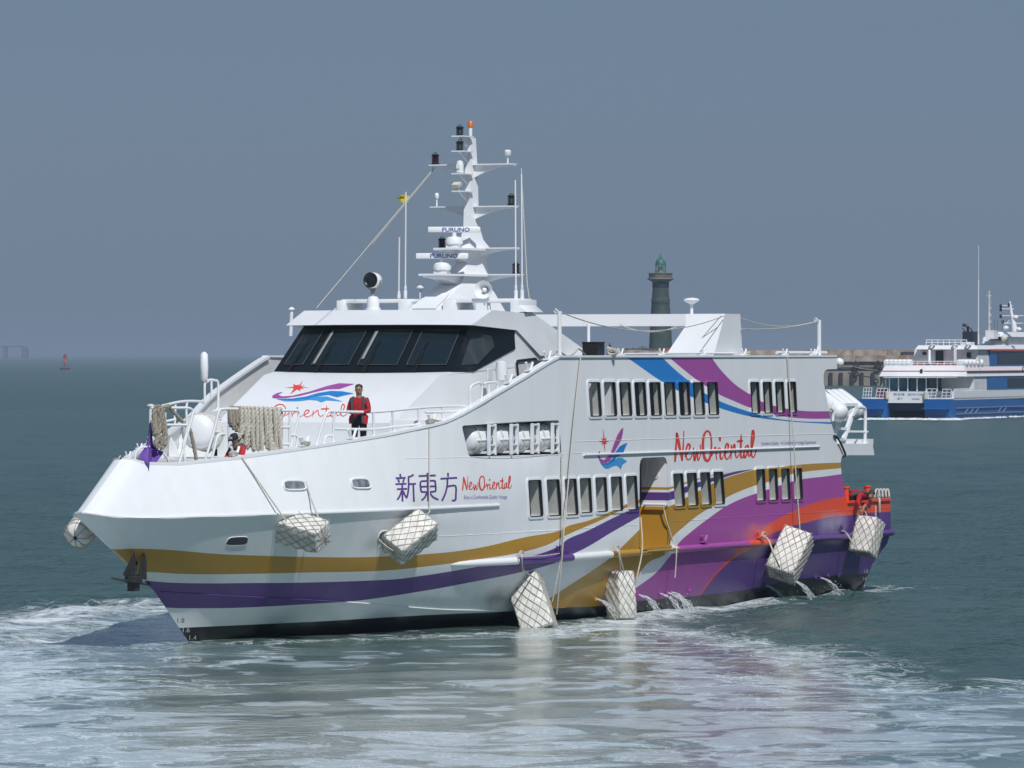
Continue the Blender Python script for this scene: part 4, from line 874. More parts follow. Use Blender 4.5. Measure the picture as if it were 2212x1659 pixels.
# ------------------------------------------------------------------ lettering and emblems on the ferry
def decal(name, polys, place, m, parent=ferry):
    b_ = B()
    for pts, fs in polys: b_.add([place(x, y) for x, y in pts], fs)
    return part(b_, name, m, parent, fix=False)
def ribbon(pts, w, taper=True):
    P = smooth_path([Vector((x, y, 0)) for x, y in pts], 5) if len(pts) > 2 else [Vector((*pts[0], 0)).lerp(Vector((*pts[1], 0)), i / 4) for i in range(5)]
    n = len(P); L_ = []; Rr = []
    for i, p in enumerate(P):
        t = P[min(i + 1, n - 1)] - P[max(i - 1, 0)]; t = t.normalized() if t.length > 1e-6 else Vector((1, 0, 0)); nn = Vector((-t.y, t.x, 0))
        f = i / (n - 1); ww = w * (.62 + .38 * math.sin(math.pi * min(1, f * 1.25 + .05))) if taper else w
        L_.append(p + nn * ww / 2); Rr.append(p - nn * ww / 2)
    vs = [(p.x, p.y) for p in L_ + Rr]; return vs, [(i, i + 1, n + i + 1, n + i) for i in range(n - 1)]
def filled(pts): return pts, [tuple(t) for t in tessellate_polygon([[Vector((x, y, 0)) for x, y in pts]])]
SCRIPT = [([(1408, 1100), (1414, 1020), (1421, 868)], 15), ([(1421, 865), (1440, 960), (1466, 1090)], 19), ([(1466, 1092), (1474, 980), (1479, 850)], 10),
          ([(1488, 1058), (1515, 1020), (1529, 975), (1512, 958), (1495, 1020), (1503, 1076), (1528, 1078), (1548, 1040)], 12),
          ([(1556, 985), (1560, 1050), (1567, 1090), (1586, 1002), (1592, 1088), (1612, 1045), (1611, 962)], 11),
          ([(1662, 850), (1640, 890), (1632, 980), (1645, 1065), (1668, 1092), (1690, 1060), (1702, 960), (1690, 870), (1662, 848)], 17),
          ([(1700, 1055), (1726, 1000), (1733, 985), (1742, 1082)], 11), ([(1740, 1040), (1752, 1000), (1768, 985)], 11),
          ([(1774, 990), (1772, 1050), (1780, 1080), (1798, 1058)], 12), ([(1768, 900), (1771, 935)], 16),
          ([(1800, 1050), (1828, 1010), (1838, 968), (1822, 958), (1808, 1020), (1818, 1074), (1836, 1072), (1856, 1035)], 12),
          ([(1862, 962), (1860, 1020), (1858, 1078)], 12), ([(1861, 1030), (1876, 985), (1888, 962), (1894, 1040), (1906, 1068), (1922, 1040)], 11),
          ([(1940, 880), (1937, 980), (1936, 1050), (1948, 1068), (1962, 1045)], 14), ([(1906, 936), (1955, 930)], 15),
          ([(1996, 962), (1975, 985), (1962, 1040), (1970, 1066), (1988, 1030), (1999, 970), (1998, 1040), (2010, 1060)], 12),
          ([(2012, 1050), (2034, 960), (2044, 890), (2034, 848), (2024, 920), (2022, 1030), (2034, 1064), (2050, 1045), (2062, 1000)], 13)]
SB = (1400, 2065, 845, 1105)
def script_to(rect, strokes=SCRIPT, k_=1.35):
    a, b_, c, d = rect; sx = (b_ - a) / (SB[1] - SB[0]); sy = (d - c) / (SB[3] - SB[2])
    return [ribbon([(a + (x - SB[0]) * sx, c + (y - SB[2]) * sy) for x, y in pts], w * k_ * (sx + sy) / 2) for pts, w in strokes]
onhull = lambda f_: (lambda x, y: surf(*f_(x, y), .006))
b_ = decal('lettering', [ribbon(p, w * 1.3) for p, w in SCRIPT], onhull(Z5), redm); b_['label'] = 'large red brush script reading New Oriental'
b_ = decal('lettering', script_to((1303, 1705, 408, 528)), onhull(Z4), redm); b_['label'] = 'small red brush script reading New Oriental'
HAN = [[(806, 393), (810, 424)], [(770, 428), (850, 424)], [(790, 436), (798, 462)], [(838, 434), (828, 462)], [(768, 476), (856, 472)], [(780, 516), (862, 513)], [(822, 474), (825, 615)], [(818, 528), (803, 570), (783, 602)], [(830, 530), (842, 560), (858, 585)],
       [(915, 398), (892, 412), (868, 418)], [(873, 415), (874, 500), (866, 560), (856, 590)], [(874, 476), (934, 472)], [(911, 476), (917, 616)],
       [(955, 410), (1092, 405)], [(975, 452), (968, 470), (974, 525), (990, 538), (1078, 535), (1092, 520), (1088, 462), (1074, 448), (975, 452)], [(974, 496), (1090, 492)], [(1025, 385), (1030, 614)], [(1022, 542), (1005, 580), (978, 606)], [(1042, 542), (1070, 578), (1114, 602)],
       [(1190, 384), (1192, 416)], [(1130, 432), (1264, 424)], [(1186, 436), (1184, 490), (1168, 555), (1142, 610)], [(1186, 494), (1250, 490), (1254, 560), (1250, 602), (1222, 608)]]
b_ = decal('lettering', [ribbon(p, 14, False) for p in HAN], onhull(Z4), purplem); b_['label'] = 'three purple Chinese characters on the bow side'
def textrect(txt, x0, x1, yt, yb_, skew=0.0):
    uv, fs = letters(txt); return [([(x0 + (x1 - x0) * u, yb_ + (yt - yb_) * v + skew * u) for u, v in uv], fs)]
decal('lettering', textrect('Enjoy a Comfortable Quality Voyage', 1320, 1665, 565, 605, -4), onhull(Z4), lilac)
decal('lettering', textrect('Excellent Quality · A Comfortable Voyage Experience', 697, 1135, 1140, 1176, -12), onhull(Z6), lilac)
for f_, t, x, y, m in ((Z3, '1.8', 1025, 1190, black), (Z3, '1.6', 1068, 1265, white), (Z3, '1.4', 1122, 1328, white), (Z8, '1.8', 1818, 1498, white), (Z8, '1.6', 1803, 1580, white), (Z8, '1.4', 1787, 1660, white)):
    w, h = (56, 38) if f_ is Z3 else (38, 40)
    b_ = decal('draft_mark', textrect(t, x, x + w, y - h, y), onhull(f_), m); b_['label'] = 'draft mark reading ' + t
def star(cx, cy, tips, inner_r, k):
    pts = []; n = len(tips)
    for i in range(n):
        a = math.atan2(tips[i][1] - cy, tips[i][0] - cx); b2 = math.atan2(tips[(i + 1) % n][1] - cy, tips[(i + 1) % n][0] - cx)
        while b2 < a: b2 += 2 * math.pi
        mid = (a + b2) / 2; pts.append(tips[i]); pts.append((cx + inner_r[0] * math.cos(mid), cy + inner_r[1] * math.sin(mid)))
    return filled(pts)
STAR = star(838, 935, [(882, 933), (862, 958), (846, 1030), (816, 962), (793, 936), (815, 910), (828, 825), (860, 905)], (14, 20), 0)
EMB_P = [(993, 822), (970, 845), (942, 890), (915, 960), (895, 1018), (868, 1060), (836, 1087), (810, 1076), (799, 1046), (808, 1008), (793, 1022), (789, 1060), (800, 1090), (820, 1107), (850, 1111), (885, 1090), (910, 1050), (932, 1000), (976, 925), (988, 870)]
EMB_B = [(1027, 948), (1000, 955), (962, 976), (930, 1020), (900, 1078), (870, 1106), (838, 1116), (802, 1098), (822, 1128), (868, 1126), (910, 1100), (942, 1058), (988, 1040), (1006, 990)]
EMB_L = [(1022, 1096), (985, 1070), (950, 1067), (912, 1088), (880, 1116), (850, 1131), (824, 1130), (842, 1151), (870, 1156), (908, 1136), (938, 1129), (960, 1144), (970, 1163), (985, 1124)]
e_ = decal('emblem', [STAR], onhull(Z5), redm); e_['label'] = 'star and wave emblem on the side plating'
for p, m in ((EMB_P, magm), (EMB_B, bluem), (EMB_L, lbluem)): decal('swoosh', [filled(p)], onhull(Z5), m, e_)
def onfront(f_):
    def g(x, y):
        px, py = f_(x, y); d = ray(px); k_ = (2.45 / 1.12)   # plane x = 5.6 + (z - 4.97) * k_
        q = (5.6 - CAM[0] + (EYE - 4.97) * k_) / (d[0] + (py - HORIZON) / FPX * k_)
        p = Vector((CAM[0] + q * d[0], CAM[1] + q * d[1], EYE - (py - HORIZON) / FPX * q)); return p + Vector((-.004, 0, .010))
    return g
FS = star(180, 905, [(288, 910), (235, 922), (205, 935), (123, 962), (140, 922), (72, 910), (150, 893), (145, 878), (185, 885), (228, 848), (215, 888), (248, 885)], (30, 16), 0)
FP = [(640, 878), (515, 873), (420, 895), (280, 940), (140, 974), (60, 979), (25, 967), (65, 943), (20, 951), (-15, 969), (-25, 984), (-5, 994), (80, 992), (200, 974), (330, 941), (420, 921), (520, 918)]
FB = [(635, 955), (540, 938), (450, 935), (350, 951), (250, 980), (140, 996), (10, 999), (40, 1007), (150, 1009), (260, 999), (350, 976), (430, 966), (500, 985), (560, 970)]
FL = [(545, 1020), (420, 980), (330, 981), (230, 1001), (130, 1012), (40, 1011), (90, 1018), (190, 1017), (280, 1006), (340, 1011), (370, 1026), (420, 1010)]
e_ = decal('emblem', [FS], onfront(Z2), redm); e_['label'] = 'star and wave emblem on the sloping bridge front'
for p, m in ((FP, magm), (FB, bluem), (FL, lbluem)): decal('swoosh', [filled(p)], onfront(Z2), m, e_)
b_ = decal('lettering', script_to((-330, 590, 1040, 1155), SCRIPT[4:], .70), onfront(Z2), redm); b_['label'] = 'red script on the sloping bridge front behind the rails'

# ------------------------------------------------------------------ netted foam fenders
def foam_fender(label, c, axis, roll, size, ropes, dark=False):
    c = Vector(c); ax = Vector(axis).normalized(); root = thing('foam_fender', label, 'boat fender', 'netted foam fenders hung along the ferry', c)
    q = Vector((0, 0, 1)).rotation_difference(ax) @ Quaternion((0, 0, 1), roll)
    a, b_, L_ = size[0] / 2, size[1] / 2, size[2]
    m = B(); rows = []
    base = rrect([(-a, -b_), (a, -b_), (a, b_), (-a, b_)], .045, 2)
    jit = lambda k: 1 + .02 * math.sin(k * 2.3)
    for i, (t, s) in enumerate(((-.5, .90), (-.465, .99), (-.2, 1.0), (.1, 1.01), (.465, .985), (.5, .88))):
        rows.append([q @ Vector((x * s * jit(k + i), y * s * jit(k * 1.7 + i), t * L_)) for k, (x, y) in enumerate(base)])
    m.grid(rows, close=True); n = len(base); m.add(rows[0], [tuple(range(n))]); m.add(rows[-1], [tuple(range(n))[::-1]])
    o = m.build('foam_block', foam_block, root, smooth=38)
    # net: cords running diagonally round the four faces, gathered at both ends
    cs = [(-a, -b_), (a, -b_), (a, b_), (-a, b_)]; per = [2 * a, 2 * b_, 2 * a, 2 * b_]; P = sum(per); cum = [0, per[0], per[0] + per[1], per[0] + per[1] + per[2], P]
    def onper(u, z, e=.012):
        u = u % P; k = max(i for i in range(4) if cum[i] <= u + 1e-9); t = (u - cum[k]) / per[k]
        x = cs[k][0] + (cs[(k + 1) % 4][0] - cs[k][0]) * t; y = cs[k][1] + (cs[(k + 1) % 4][1] - cs[k][1]) * t
        f = 1 + e / min(a, b_); fr_ = .97 if t < .02 or t > .98 else 1.0
        return q @ Vector((x * f * fr_, y * f * fr_, z))
    nb = B(); N = max(10, int(P / .19)); run = L_ * .66
    for s in (-1, 1):
        for i in range(N):
            u0 = i * P / N; stops = {0.0, 1.0}
            for k in range(-4, 9):
                for cu in cum[:4]:
                    t = (cu + k * P - u0) / (s * run)
                    if 0 < t < 1: stops.add(t)
            for t in np.linspace(0, 1, 9): stops.add(float(t))
            sag = lambda t: .012 * math.sin(t * 40 + i)
            nb.tube([onper(u0 + s * run * t + sag(t), (-.5 + t) * L_ * .995) for t in sorted(stops)], .0085, 4)
    for e in (-1, 1):
        for i in range(N):
            p = onper(i * P / N, e * .5 * L_); nb.tube([p, p.lerp(q @ Vector((0, 0, e * (.5 * L_ + .02))), .5) + (q @ Vector((0, 0, e * .012))), q @ Vector((0, 0, e * (.5 * L_ + .03)))], .0085, 4)
        nb.lathe([(.05, -.02), (.07, 0), (.05, .03)], 8, at=q @ Vector((0, 0, e * .5 * L_)), axis=q @ Vector((0, 0, 1)))
    nb.build('net', netm, root, smooth=60)
    for pts, r in ropes:
        rb = B(); rb.tube([Vector(p) - c for p in pts], r, 6); rb.build('rope', ropem, root, smooth=60)
    return root
HB = lambda px, py, off: surf(px, py, off)
def knot(p, r=.07):
    p = Vector(p); return [p + Vector((r * math.cos(t) * (1 + .2 * math.sin(3 * t)), -.02 - r * .2 * math.sin(2 * t), r * math.sin(t))) for t in np.linspace(0, 4 * math.pi, 17)]
def hang(f_, x, y, out): p = surf(*f_(x, y), out); return p
c1 = surf(652, 1147, .42); e1 = camdir(-.85, .28, -.35)
foam_fender('netted white foam fender highest on the bow, under the capped crewman', c1, camdir(.86, -.22, .42), .5, (.62, .58, 1.15),
            [(rope_pts(surf(522, 988, .03), c1 + Vector((-.55, .1, .22)), .0), .018), ([surf(660, 1040, .02), surf(671, 1075, .1), c1 + Vector((.15, -.35, .30))], .018)])
c2 = surf(886, 1160, .40)
foam_fender('netted white foam fender on the white bow flare below the purple Chinese characters', c2, camdir(-.70, -.52, .50), .35, (.66, .60, 1.18),
            [([surf(927, 925, .02), surf(927, 1040, .03), surf(928, 1105, .12), c2 + Vector((.45, -.15, .42))], .016), (rope_pts(surf(818, 1165, .02), surf(850, 1190, .55), .02), .014)])
c3 = surf(1150, 1308, .46)
foam_fender('largest netted foam fender, dipping into the water below the short white rub rail', c3, camdir(.30, -.92, .30), .6, (.80, .78, 1.40),
            [([surf(1128, 1196, .12), surf(1127, 1204, .26), surf(1129, 1232, .36), c3 + Vector((-.25, -.1, .72))], .020), (knot(surf(1125, 1198, .16), .09), .018)])
c4 = surf(1341, 1286, .42)
foam_fender('upright netted foam fender hanging against the gold hull band', c4, camdir(.06, -.99, .08), 1.05, (.54, .54, 1.18),
            [([surf(1330, 1184, .12), surf(1338, 1190, .28), surf(1340, 1220, .36), c4 + Vector((0, 0, .62))], .020), (knot(surf(1331, 1186, .15), .09), .018), ([surf(1336, 1190, .26), surf(1348, 1236, .38)], .018)])
c5 = surf(1706, 1199, .48)
foam_fender('netted foam fender on the purple hull, hung by a long rope from the roof edge', c5, camdir(-.42, -.80, .45), .75, (.78, .68, 1.32),
            [(rope_pts(ony(*Z6(905, 455), -4.14), surf(*Z8(1105, 1020), .30), .0), .018), (smooth_path([surf(*Z8(700, 1080), .18), surf(*Z8(760, 1140), .45), surf(*Z8(820, 1300), .75), surf(*Z8(880, 1440), .8)], 4), .022), (knot(surf(*Z8(700, 1085), .18), .09), .018)])
c6 = surf(1873, 1159, .45)
foam_fender('netted foam fender at the stern corner under the bending crewman', c6, camdir(-.26, -.93, .26), .95, (.62, .56, 1.02),
            [(smooth_path([surf(*Z8(1570, 1030), .14), surf(*Z8(1620, 1060), .22), surf(*Z8(1680, 1150), .45), surf(*Z8(1740, 1220), .65)], 4), .022), ([surf(*Z8(1800, 770), .12), surf(*Z8(1850, 870), .35)], .014)])
# cylinder fender at the starboard bow
fc = ony(179, 1143, 1.05); root = thing('cylinder_fender', 'white roped canister fender hanging beyond the stem at the starboard bow', 'boat fender', loc=fc)
ax = camdir(-.30, -.40, .86); b_ = B(); b_.lathe([(.10, -.46), (.22, -.44), (.30, -.36), (.315, 0), (.30, .34), (.22, .44), (.05, .46)], 22, axis=ax); b_.build('canister', foam_block, root, smooth=50)
b_ = B(); qq = Vector((0, 0, 1)).rotation_difference(ax)
for k in range(8):
    a = k * math.pi / 4; b_.tube([qq @ Vector((r * math.cos(a), r * math.sin(a), z)) for r, z in ((.05, .475), (.23, .455), (.31, .35), (.328, 0), (.31, -.36))], .011, 4)
for z in (-.2, .15, .33): b_.tube([qq @ Vector((.326 * math.cos(t), .326 * math.sin(t), z)) for t in np.linspace(0, 2 * math.pi, 25)[:-1]], .011, 4, closed=True)
b_.build('net', netm, root, smooth=60)
b_ = B(); b_.tube([Vector((0, 0, .3)), Vector((.1, 0, .45)), ony(*ZE(190, 1659), .5) - fc, ony(*ZE(600, 1110), .25) - fc, ony(*ZE(670, 1010), .3) - fc], .018, 6); b_.build('rope', ropem, root, smooth=60)
b_ = B(); b_.lathe([(.03, .455), (.05, .47), (.02, .49)], 10, axis=ax); b_.build('end_fitting', black, root)

# long ropes down the side
def rope(label, pts, r=.018, group='slack ropes along the ferry side', m=ropem):
    b_ = B(); b_.tube(pts, r, 6); o = b_.build('rope', m, None, smooth=60); return tag(o, label, 'rope', group)
rope('long white rope slanting from the roof edge down past the raft bay to the water', [ony(*ZI(1020, 715), -4.14), ony(*Z5(605, 660), -4.18), ony(*Z5(515, 1640), -4.25), surf(*Z7(500, 640), .24), surf(*Z7(455, 1120), .62)])
rope('white rope falling straight in front of the seven lower windows to the water', [ony(*Z5(495, 1045), -4.13), ony(*Z5(500, 1640), -4.16), surf(*Z7(497, 640), .2), surf(*Z7(420, 1020), .42)])
rope('white rope hanging from the grab bar in the boarding doorway over the rub rail', smooth_path([onx(*ZG(560, 1000), DX1 - .14), ony(*Z7(1340, 370), -4.12), ony(*Z7(1395, 540), -4.22), ony(*Z7(1420, 600), -4.34), ony(*Z7(1408, 825), -4.30)], 4))
rope('white rope from the forward door jamb down past the gold rail end', smooth_path([ony(*Z7(1133, 340), -4.13), ony(*Z7(1145, 590), -4.28), ony(*Z7(1110, 780), -4.32), ony(*Z7(1085, 890), -4.25)], 4))
rope('short white rope lying along the purple length of rub rail', [surf(*Z4(1800, 1060), .15), surf(*Z4(1950, 1052), .16), surf(*Z4(2085, 1035), .14)], .014)
def sagline(label, a, b_, s): return rope(label, rope_pts(a, b_, s, 14), .014, 'slack ropes over the after roof')
pA = ony(*ZC(365, 740), -3.9); pB = ony(*ZC(1958, 770), -3.9); pC = ony(*ZC(2070, 770), -3.5); pD = ony(*Z6(1155, 165), -3.95)
sagline('rope sagging from the forward roof post to the gantry corner', pA, pB, .42); sagline('inner rope hanging below the gantry beam near the lighthouse', ony(*ZC(930, 855), -2.6), ony(*ZC(1500, 875), -3.7), .16)
sagline('upper rope from the gantry top to the aft roof post', pC, pD, .22); sagline('lower rope from the gantry side to the aft roof post', ony(*Z6(535, 232), -3.9), pD + Vector((0, 0, -.03)), .08)
sagline('thin rope slanting down across the front of the gantry leg', pB + Vector((-.25, -.02, 0)), ony(*ZC(1575, 1180), -2.9), .0)
# halyard with a yellow flag, and the mast stay
p0 = ony(683, 666, 1.4); p1 = ony(*ZA(580, 745), 1.12)
rope('long signal halyard slanting from the bridge roof up to the port-light yard', [p0, p1], .010, 'halyards of the ferry mast'); rope('thin double line of the signal halyard beside the yellow flag', [p0.lerp(p1, .45) + Vector((.1, 0, 0)), p1 + Vector((.06, 0, 0))], .007, 'halyards of the ferry mast')
b_ = B(); b_.lathe([(.02, -.06), (.05, 0), (.02, .06)], 10, at=p1 + Vector((.02, 0, .02))); tag(b_.build('halyard_block', white, smooth=60), 'small white block at the top of the signal halyard', 'pulley')
rope('pair of thin lines from the yard end down to the roof corner', [ony(*ZA(1690, 740), -1.15), ony(*ZB(1960, 830), -1.9), ony(*ZB(2010, 1150), -2.7)], .012, 'halyards of the ferry mast')
fl = [ony(*ZA(x, y), 1.25) for x, y in ((275, 1085), (200, 1068), (130, 1080), (118, 1110), (165, 1130), (200, 1195), (245, 1160))]
root = B(); cen = sum(fl, Vector()) / len(fl); rows = []
for k, s in enumerate((1, .66, .33)): rows.append([cen + (p - cen) * s + Vector((0, .05 * math.sin(i * 2.1 + k * 1.3), 0)) for i, p in enumerate(fl)])
root.grid(rows, close=True); root.add(rows[-1], [tuple(range(len(fl)))]); tag(root.build('signal_flag', yellowm, None, smooth=180), 'small crumpled yellow flag on the slanting halyard', 'flag')

# ------------------------------------------------------------------ purple flag at the bow
fp = lambda x, y, yy: ony(*ZE(x, y), yy)
rows = [[fp(1115, 480, -.15), fp(1125, 460, -.14), fp(1140, 440, -.15), fp(1150, 425, -.17)], [fp(1090, 600, -.18), fp(1110, 600, -.22), fp(1130, 600, -.16), fp(1138, 600, -.2)], [fp(1075, 740, -.2), fp(1095, 740, -.3), fp(1120, 745, -.2), fp(1160, 860, -.24)],
        [fp(1030, 880, -.22), fp(1090, 880, -.36), fp(1130, 870, -.2), fp(1230, 915, -.3)], [fp(950, 1000, -.25), fp(1085, 960, -.45), fp(1110, 900, -.22), fp(1300, 960, -.42)], [fp(960, 1085, -.3), fp(1085, 1090, -.5), fp(1140, 1020, -.25), fp(1215, 1090, -.45)], [fp(1060, 1130, -.4), fp(1085, 1190, -.52), fp(1100, 1270, -.5), fp(1180, 1160, -.45)]]
rows = [smooth_path(r, 5) for r in rows]; cols = [smooth_path([r[k] for r in rows], 5) for k in range(len(rows[0]))]
b_ = B(); b_.grid(cols); tag(b_.build('bow_flag', purplecloth, None, smooth=180), 'limp purple flag hanging from the jackstaff at the bow', 'flag')

# ------------------------------------------------------------------ rope coils on the bow
def twisted(b_, pts, r):
    """three-strand laid rope"""
    P = [Vector(p) for p in pts]; ln = sum((P[i + 1] - P[i]).length for i in range(len(P) - 1)); n = max(8, int(ln / (r * .9)))
    cum = [0]
    for i in range(len(P) - 1): cum.append(cum[-1] + (P[i + 1] - P[i]).length)
    def at(s):
        s = min(max(s, 0), cum[-1] - 1e-6); i = int(np.searchsorted(cum, s, side='right')) - 1; return P[i].lerp(P[i + 1], (s - cum[i]) / (cum[i + 1] - cum[i] + 1e-9))
    for k in range(3):
        q = []
        for j in range(n + 1):
            s = ln * j / n; c = at(s); t = (at(s + .02) - at(s - .02)).normalized(); u = t.orthogonal().normalized(); w = t.cross(u); a = s / (r * 4.6) * 2 * math.pi / 1.35 + k * 2 * math.pi / 3
            q.append(c + (u * math.cos(a) + w * math.sin(a)) * r * .52)
        b_.tube(q, r * .58, 5)
coil = thing('mooring_rope', 'thick white mooring rope draped in many loops over the bow rope rack', 'rope')
rack = lambda x, y, ins: inner(*ZF(x, y), ins)
xs = [385, 450, 520, 590, 640, 720, 800, 890, 980, 1080, 1180, 1280, 1380, 1470]
for i, x in enumerate(xs):
    b_ = B(); zt_ = 300 + (x - 385) * .03; low = 1180 + 60 * math.sin(i * 1.9) if x > 600 else 760 + 50 * math.sin(i * 2)
    dx = 28 * math.sin(i * 2.7) ; lean = 60 if x < 620 else dx
    m_ = ropeg if x < 620 else ropem
    front = [rack(x, zt_ + 30, .89), rack(x + lean * .3, 600, .86), rack(x + lean, low - 120, .86), rack(x + lean + 22, low, .89), rack(x + lean + 52, low - 110, .92), rack(x + 40, 600, .99), rack(x + 45, zt_ + 30, 1.03)]
    top_ = rack(x + 22, zt_ - 28, .96)
    twisted(b_, smooth_path([top_] + front + [top_], 5), .052 if x > 600 else .045); b_.build('loop', m_, coil, smooth=60)
for (xa, ya, xb, yb_, xc, yc) in ((720, 620, 640, 860, 480, 1020), (840, 640, 760, 900, 720, 1110), (900, 640, 880, 880, 900, 1200), (1080, 570, 1075, 900, 1090, 1220), (1300, 640, 1260, 930, 1290, 1240), (1460, 600, 1480, 900, 1530, 1230)):
    b_ = B(); twisted(b_, smooth_path([rack(xa, ya, .81), rack(xb, yb_, .79), rack(xc, yc, .81)], 6), .05); b_.build('fall', ropem, coil, smooth=60)
b_ = B()
for k in range(4): b_.tube([rack(1350 + 120 * math.cos(t), 1170 + 40 * math.sin(t) - 14 * k, .88) for t in np.linspace(0, 2 * math.pi, 16)[:-1]], .045, 6, closed=True)
b_.build('coil', ropem, coil, smooth=60)
hank = thing('rope_hank', 'weathered grey rope hank looped over the foremost bow rail', 'rope')
for i, pts in enumerate(([(1180, 280), (1165, 400), (1190, 600), (1260, 760), (1290, 880)], [(1215, 260), (1230, 350), (1280, 500), (1320, 700), (1310, 860), (1260, 890)], [(1250, 290), (1290, 380), (1320, 560), (1335, 700), (1320, 850)], [(1215, 420), (1240, 560), (1225, 720), (1190, 830), (1230, 885)], [(1150, 500), (1165, 600), (1180, 680)], [(1280, 330), (1310, 300), (1380, 280), (1400, 300)])):
    b_ = B(); twisted(b_, smooth_path([inner(*ZE(x, y), .24 - .02 * (i % 3)) for x, y in pts], 5), .06); b_.build('strand', ropeg, hank, smooth=60)
b_ = B(); twisted(b_, smooth_path([inner(*ZE(x, y), .3) for x, y in ((1390, 290), (1480, 390), (1600, 520), (1690, 620), (1740, 800), (1800, 1110))], 5), .045); b_.build('fall', ropeg, hank, smooth=60)
for (f_, x, y) in ((ZF, 450, 1370), (ZF, 2040, 1140), (Z2, 240, 1385), (Z2, 1250, 1195)):
    p = inner(*f_(x, y), .09); b_ = B()
    for k in range(3): b_.tube([Vector((p.x + (.15 + .02 * k) * math.cos(t), p.y - .02 + .05 * math.sin(t), float(TZ(p.x)) + .07 + .028 * k + .02 * math.sin(2 * t))) for t in np.linspace(0, 2 * math.pi, 14)[:-1]], .022, 6, closed=True)
    tag(b_.build('rope_turns', ropem, None, smooth=60), {450: 'white rope turns on the cleat beside the capped crewman', 2040: 'white rope turns on the cleat just aft of the rope rack', 240: 'white rope turns on the cleat between the rope rack and the standing man', 1250: 'white rope turns on the cleat at the aft end of the bow handrail'}[x], 'rope', 'rope turns on the bulwark cleats')

# ------------------------------------------------------------------ life rafts
def canister(b_, c, ax, r, L_):
    b_.lathe([(.04, -L_ / 2), (r * .55, -L_ / 2 + .02), (r * .86, -L_ / 2 + .09), (r * .97, -L_ / 2 + .2), (r, -.1), (r, .1), (r * .97, L_ / 2 - .2), (r * .86, L_ / 2 - .09), (r * .55, L_ / 2 - .02), (.04, L_ / 2)], 22, at=c, axis=ax)
def life_raft(label, c, ax, r, L_, group):
    c = Vector(c); ax = Vector(ax).normalized(); root = thing('life_raft', label, 'life raft', group, c); b_ = B(); canister(b_, (0, 0, 0), ax, r, L_); b_.build('canister', white, root, smooth=45)
    b_ = B(); side = ax.cross(Vector((0, 0, 1))).normalized()
    loop = [ax * (L_ / 2 - .04) + side * r * .5, ax * (L_ / 2 - .2) + side * r * 1.0, ax * -(L_ / 2 - .2) + side * r * 1.0, ax * -(L_ / 2 - .04) + side * r * .5, ax * -(L_ / 2 - .04) - side * r * .5, ax * -(L_ / 2 - .2) - side * r * 1.0, ax * (L_ / 2 - .2) - side * r * 1.0, ax * (L_ / 2 - .04) - side * r * .5]
    b_.tube(loop, .028, 6, closed=True); b_.build('seam_flange', white, root, smooth=60)
    for s in (-.25, .25):
        b_ = B(); b_.tube([ax * (s * L_) + (side * math.cos(t) + Vector((0, 0, 1)) * math.sin(t)) * (r + .008) for t in np.linspace(0, 2 * math.pi, 21)[:-1]], .022, 4, closed=True); b_.build('strap', cream, root, smooth=60)
    return root
names = ['life raft canister at the forward end of the recessed bay', 'second life raft canister from the bow in the recessed bay', 'third life raft canister from the bow in the recessed bay', 'life raft canister at the after end of the recessed bay']
bx0, bx1 = min(p[0] for p in bay), max(p[0] for p in bay); pitch = (bx1 - bx0 - .5) / 4
for i in range(4):
    cx = bx0 + .62 + pitch * (i + .46); life_raft('white ' + names[i], (cx, -(float(half(cx, 4.5)) - .44), 4.55), (1, -.04, 0), .345, pitch * .98, 'life rafts in the side bay')
p = ony(*ZE(1890, 660), 1.25); life_raft('large white life raft canister lying at the starboard side of the foredeck', p, camdir(-.25, .08, .95), .42, 1.1, 'life raft on the foredeck')
stern_names = ['foremost of the white life raft canisters behind the stern superstructure', 'second white life raft canister from the wall on the stern platform', 'third white life raft canister from the wall on the stern platform', 'aftermost white life raft canister on the stern platform']
for i in range(4):
    p = ony(*Z6(1250 + 46 * i, 850 - 4 * i), -3.6 + .42 * i); life_raft(stern_names[i], p, camdir(.62, -.50, .60), .27, 1.15, 'life rafts on the stern platform')

# ------------------------------------------------------------------ anchor, roof box, deck gear
an = ony(290, 1222, -.15); anchor = thing('anchor', 'dark two-fluked anchor with a long stock bar housed at the stem', 'anchor', loc=an)
def al(x, y, dy): return ony(*Z3(x, y), -.15 + dy) - an
for pts in ([(677, 612), (690, 700), (680, 800), (635, 828), (585, 805)], [(757, 628), (775, 700), (777, 845), (715, 835), (700, 800)]):
    b_ = B(); b_.prism([al(x, y, -.25) for x, y in pts], (.10, .05, .02)); b_.build('fluke', darkmetal, anchor, bevel=.012)
b_ = B(); b_.bar(al(497, 830, -.55), al(850, 892, .25), .028, 8); b_.build('stock', mat('stock bar steel', (.10, .10, .10), .4, .6), anchor)
b_ = B(); b_.box(al(672, 862, -.26), (.20, .22, .40)); b_.box(al(672, 840, -.30), (.3, .30, .14)); b_.bar(al(680, 800, -.2), al(690, 700, .05), .05); b_.build('crown', darkmetal, anchor, bevel=.015)
b0 = ony(*ZC(560, 1170), -3.3); b1 = ony(*ZC(792, 1040), -3.3); root = thing('black_chest', 'black chest standing on the roof edge beside a white stanchion', 'chest', loc=(b0.x, -3.3, 6.53))
bxw = abs(onx(*ZC(792, 1100), b0.x).y - onx(*ZC(560, 1100), b0.x).y); bh = b1.z - 6.55
b_ = B(); bxw *= .66; b_.box((.22, -bxw / 2, bh / 2 + .02), (.44, bxw * .98, bh)); o = b_.build('body', mat('black chest paint', (.008, .009, .010), .4, noise=.5, scale=5), root, bevel=.015)
b_ = B(); b_.box((.22, -bxw / 2, bh + .035), (.47, bxw, .04)); b_.build('lid', black, root, bevel=.01)
pm = onx(*ZC(860, 1100), b0.x)
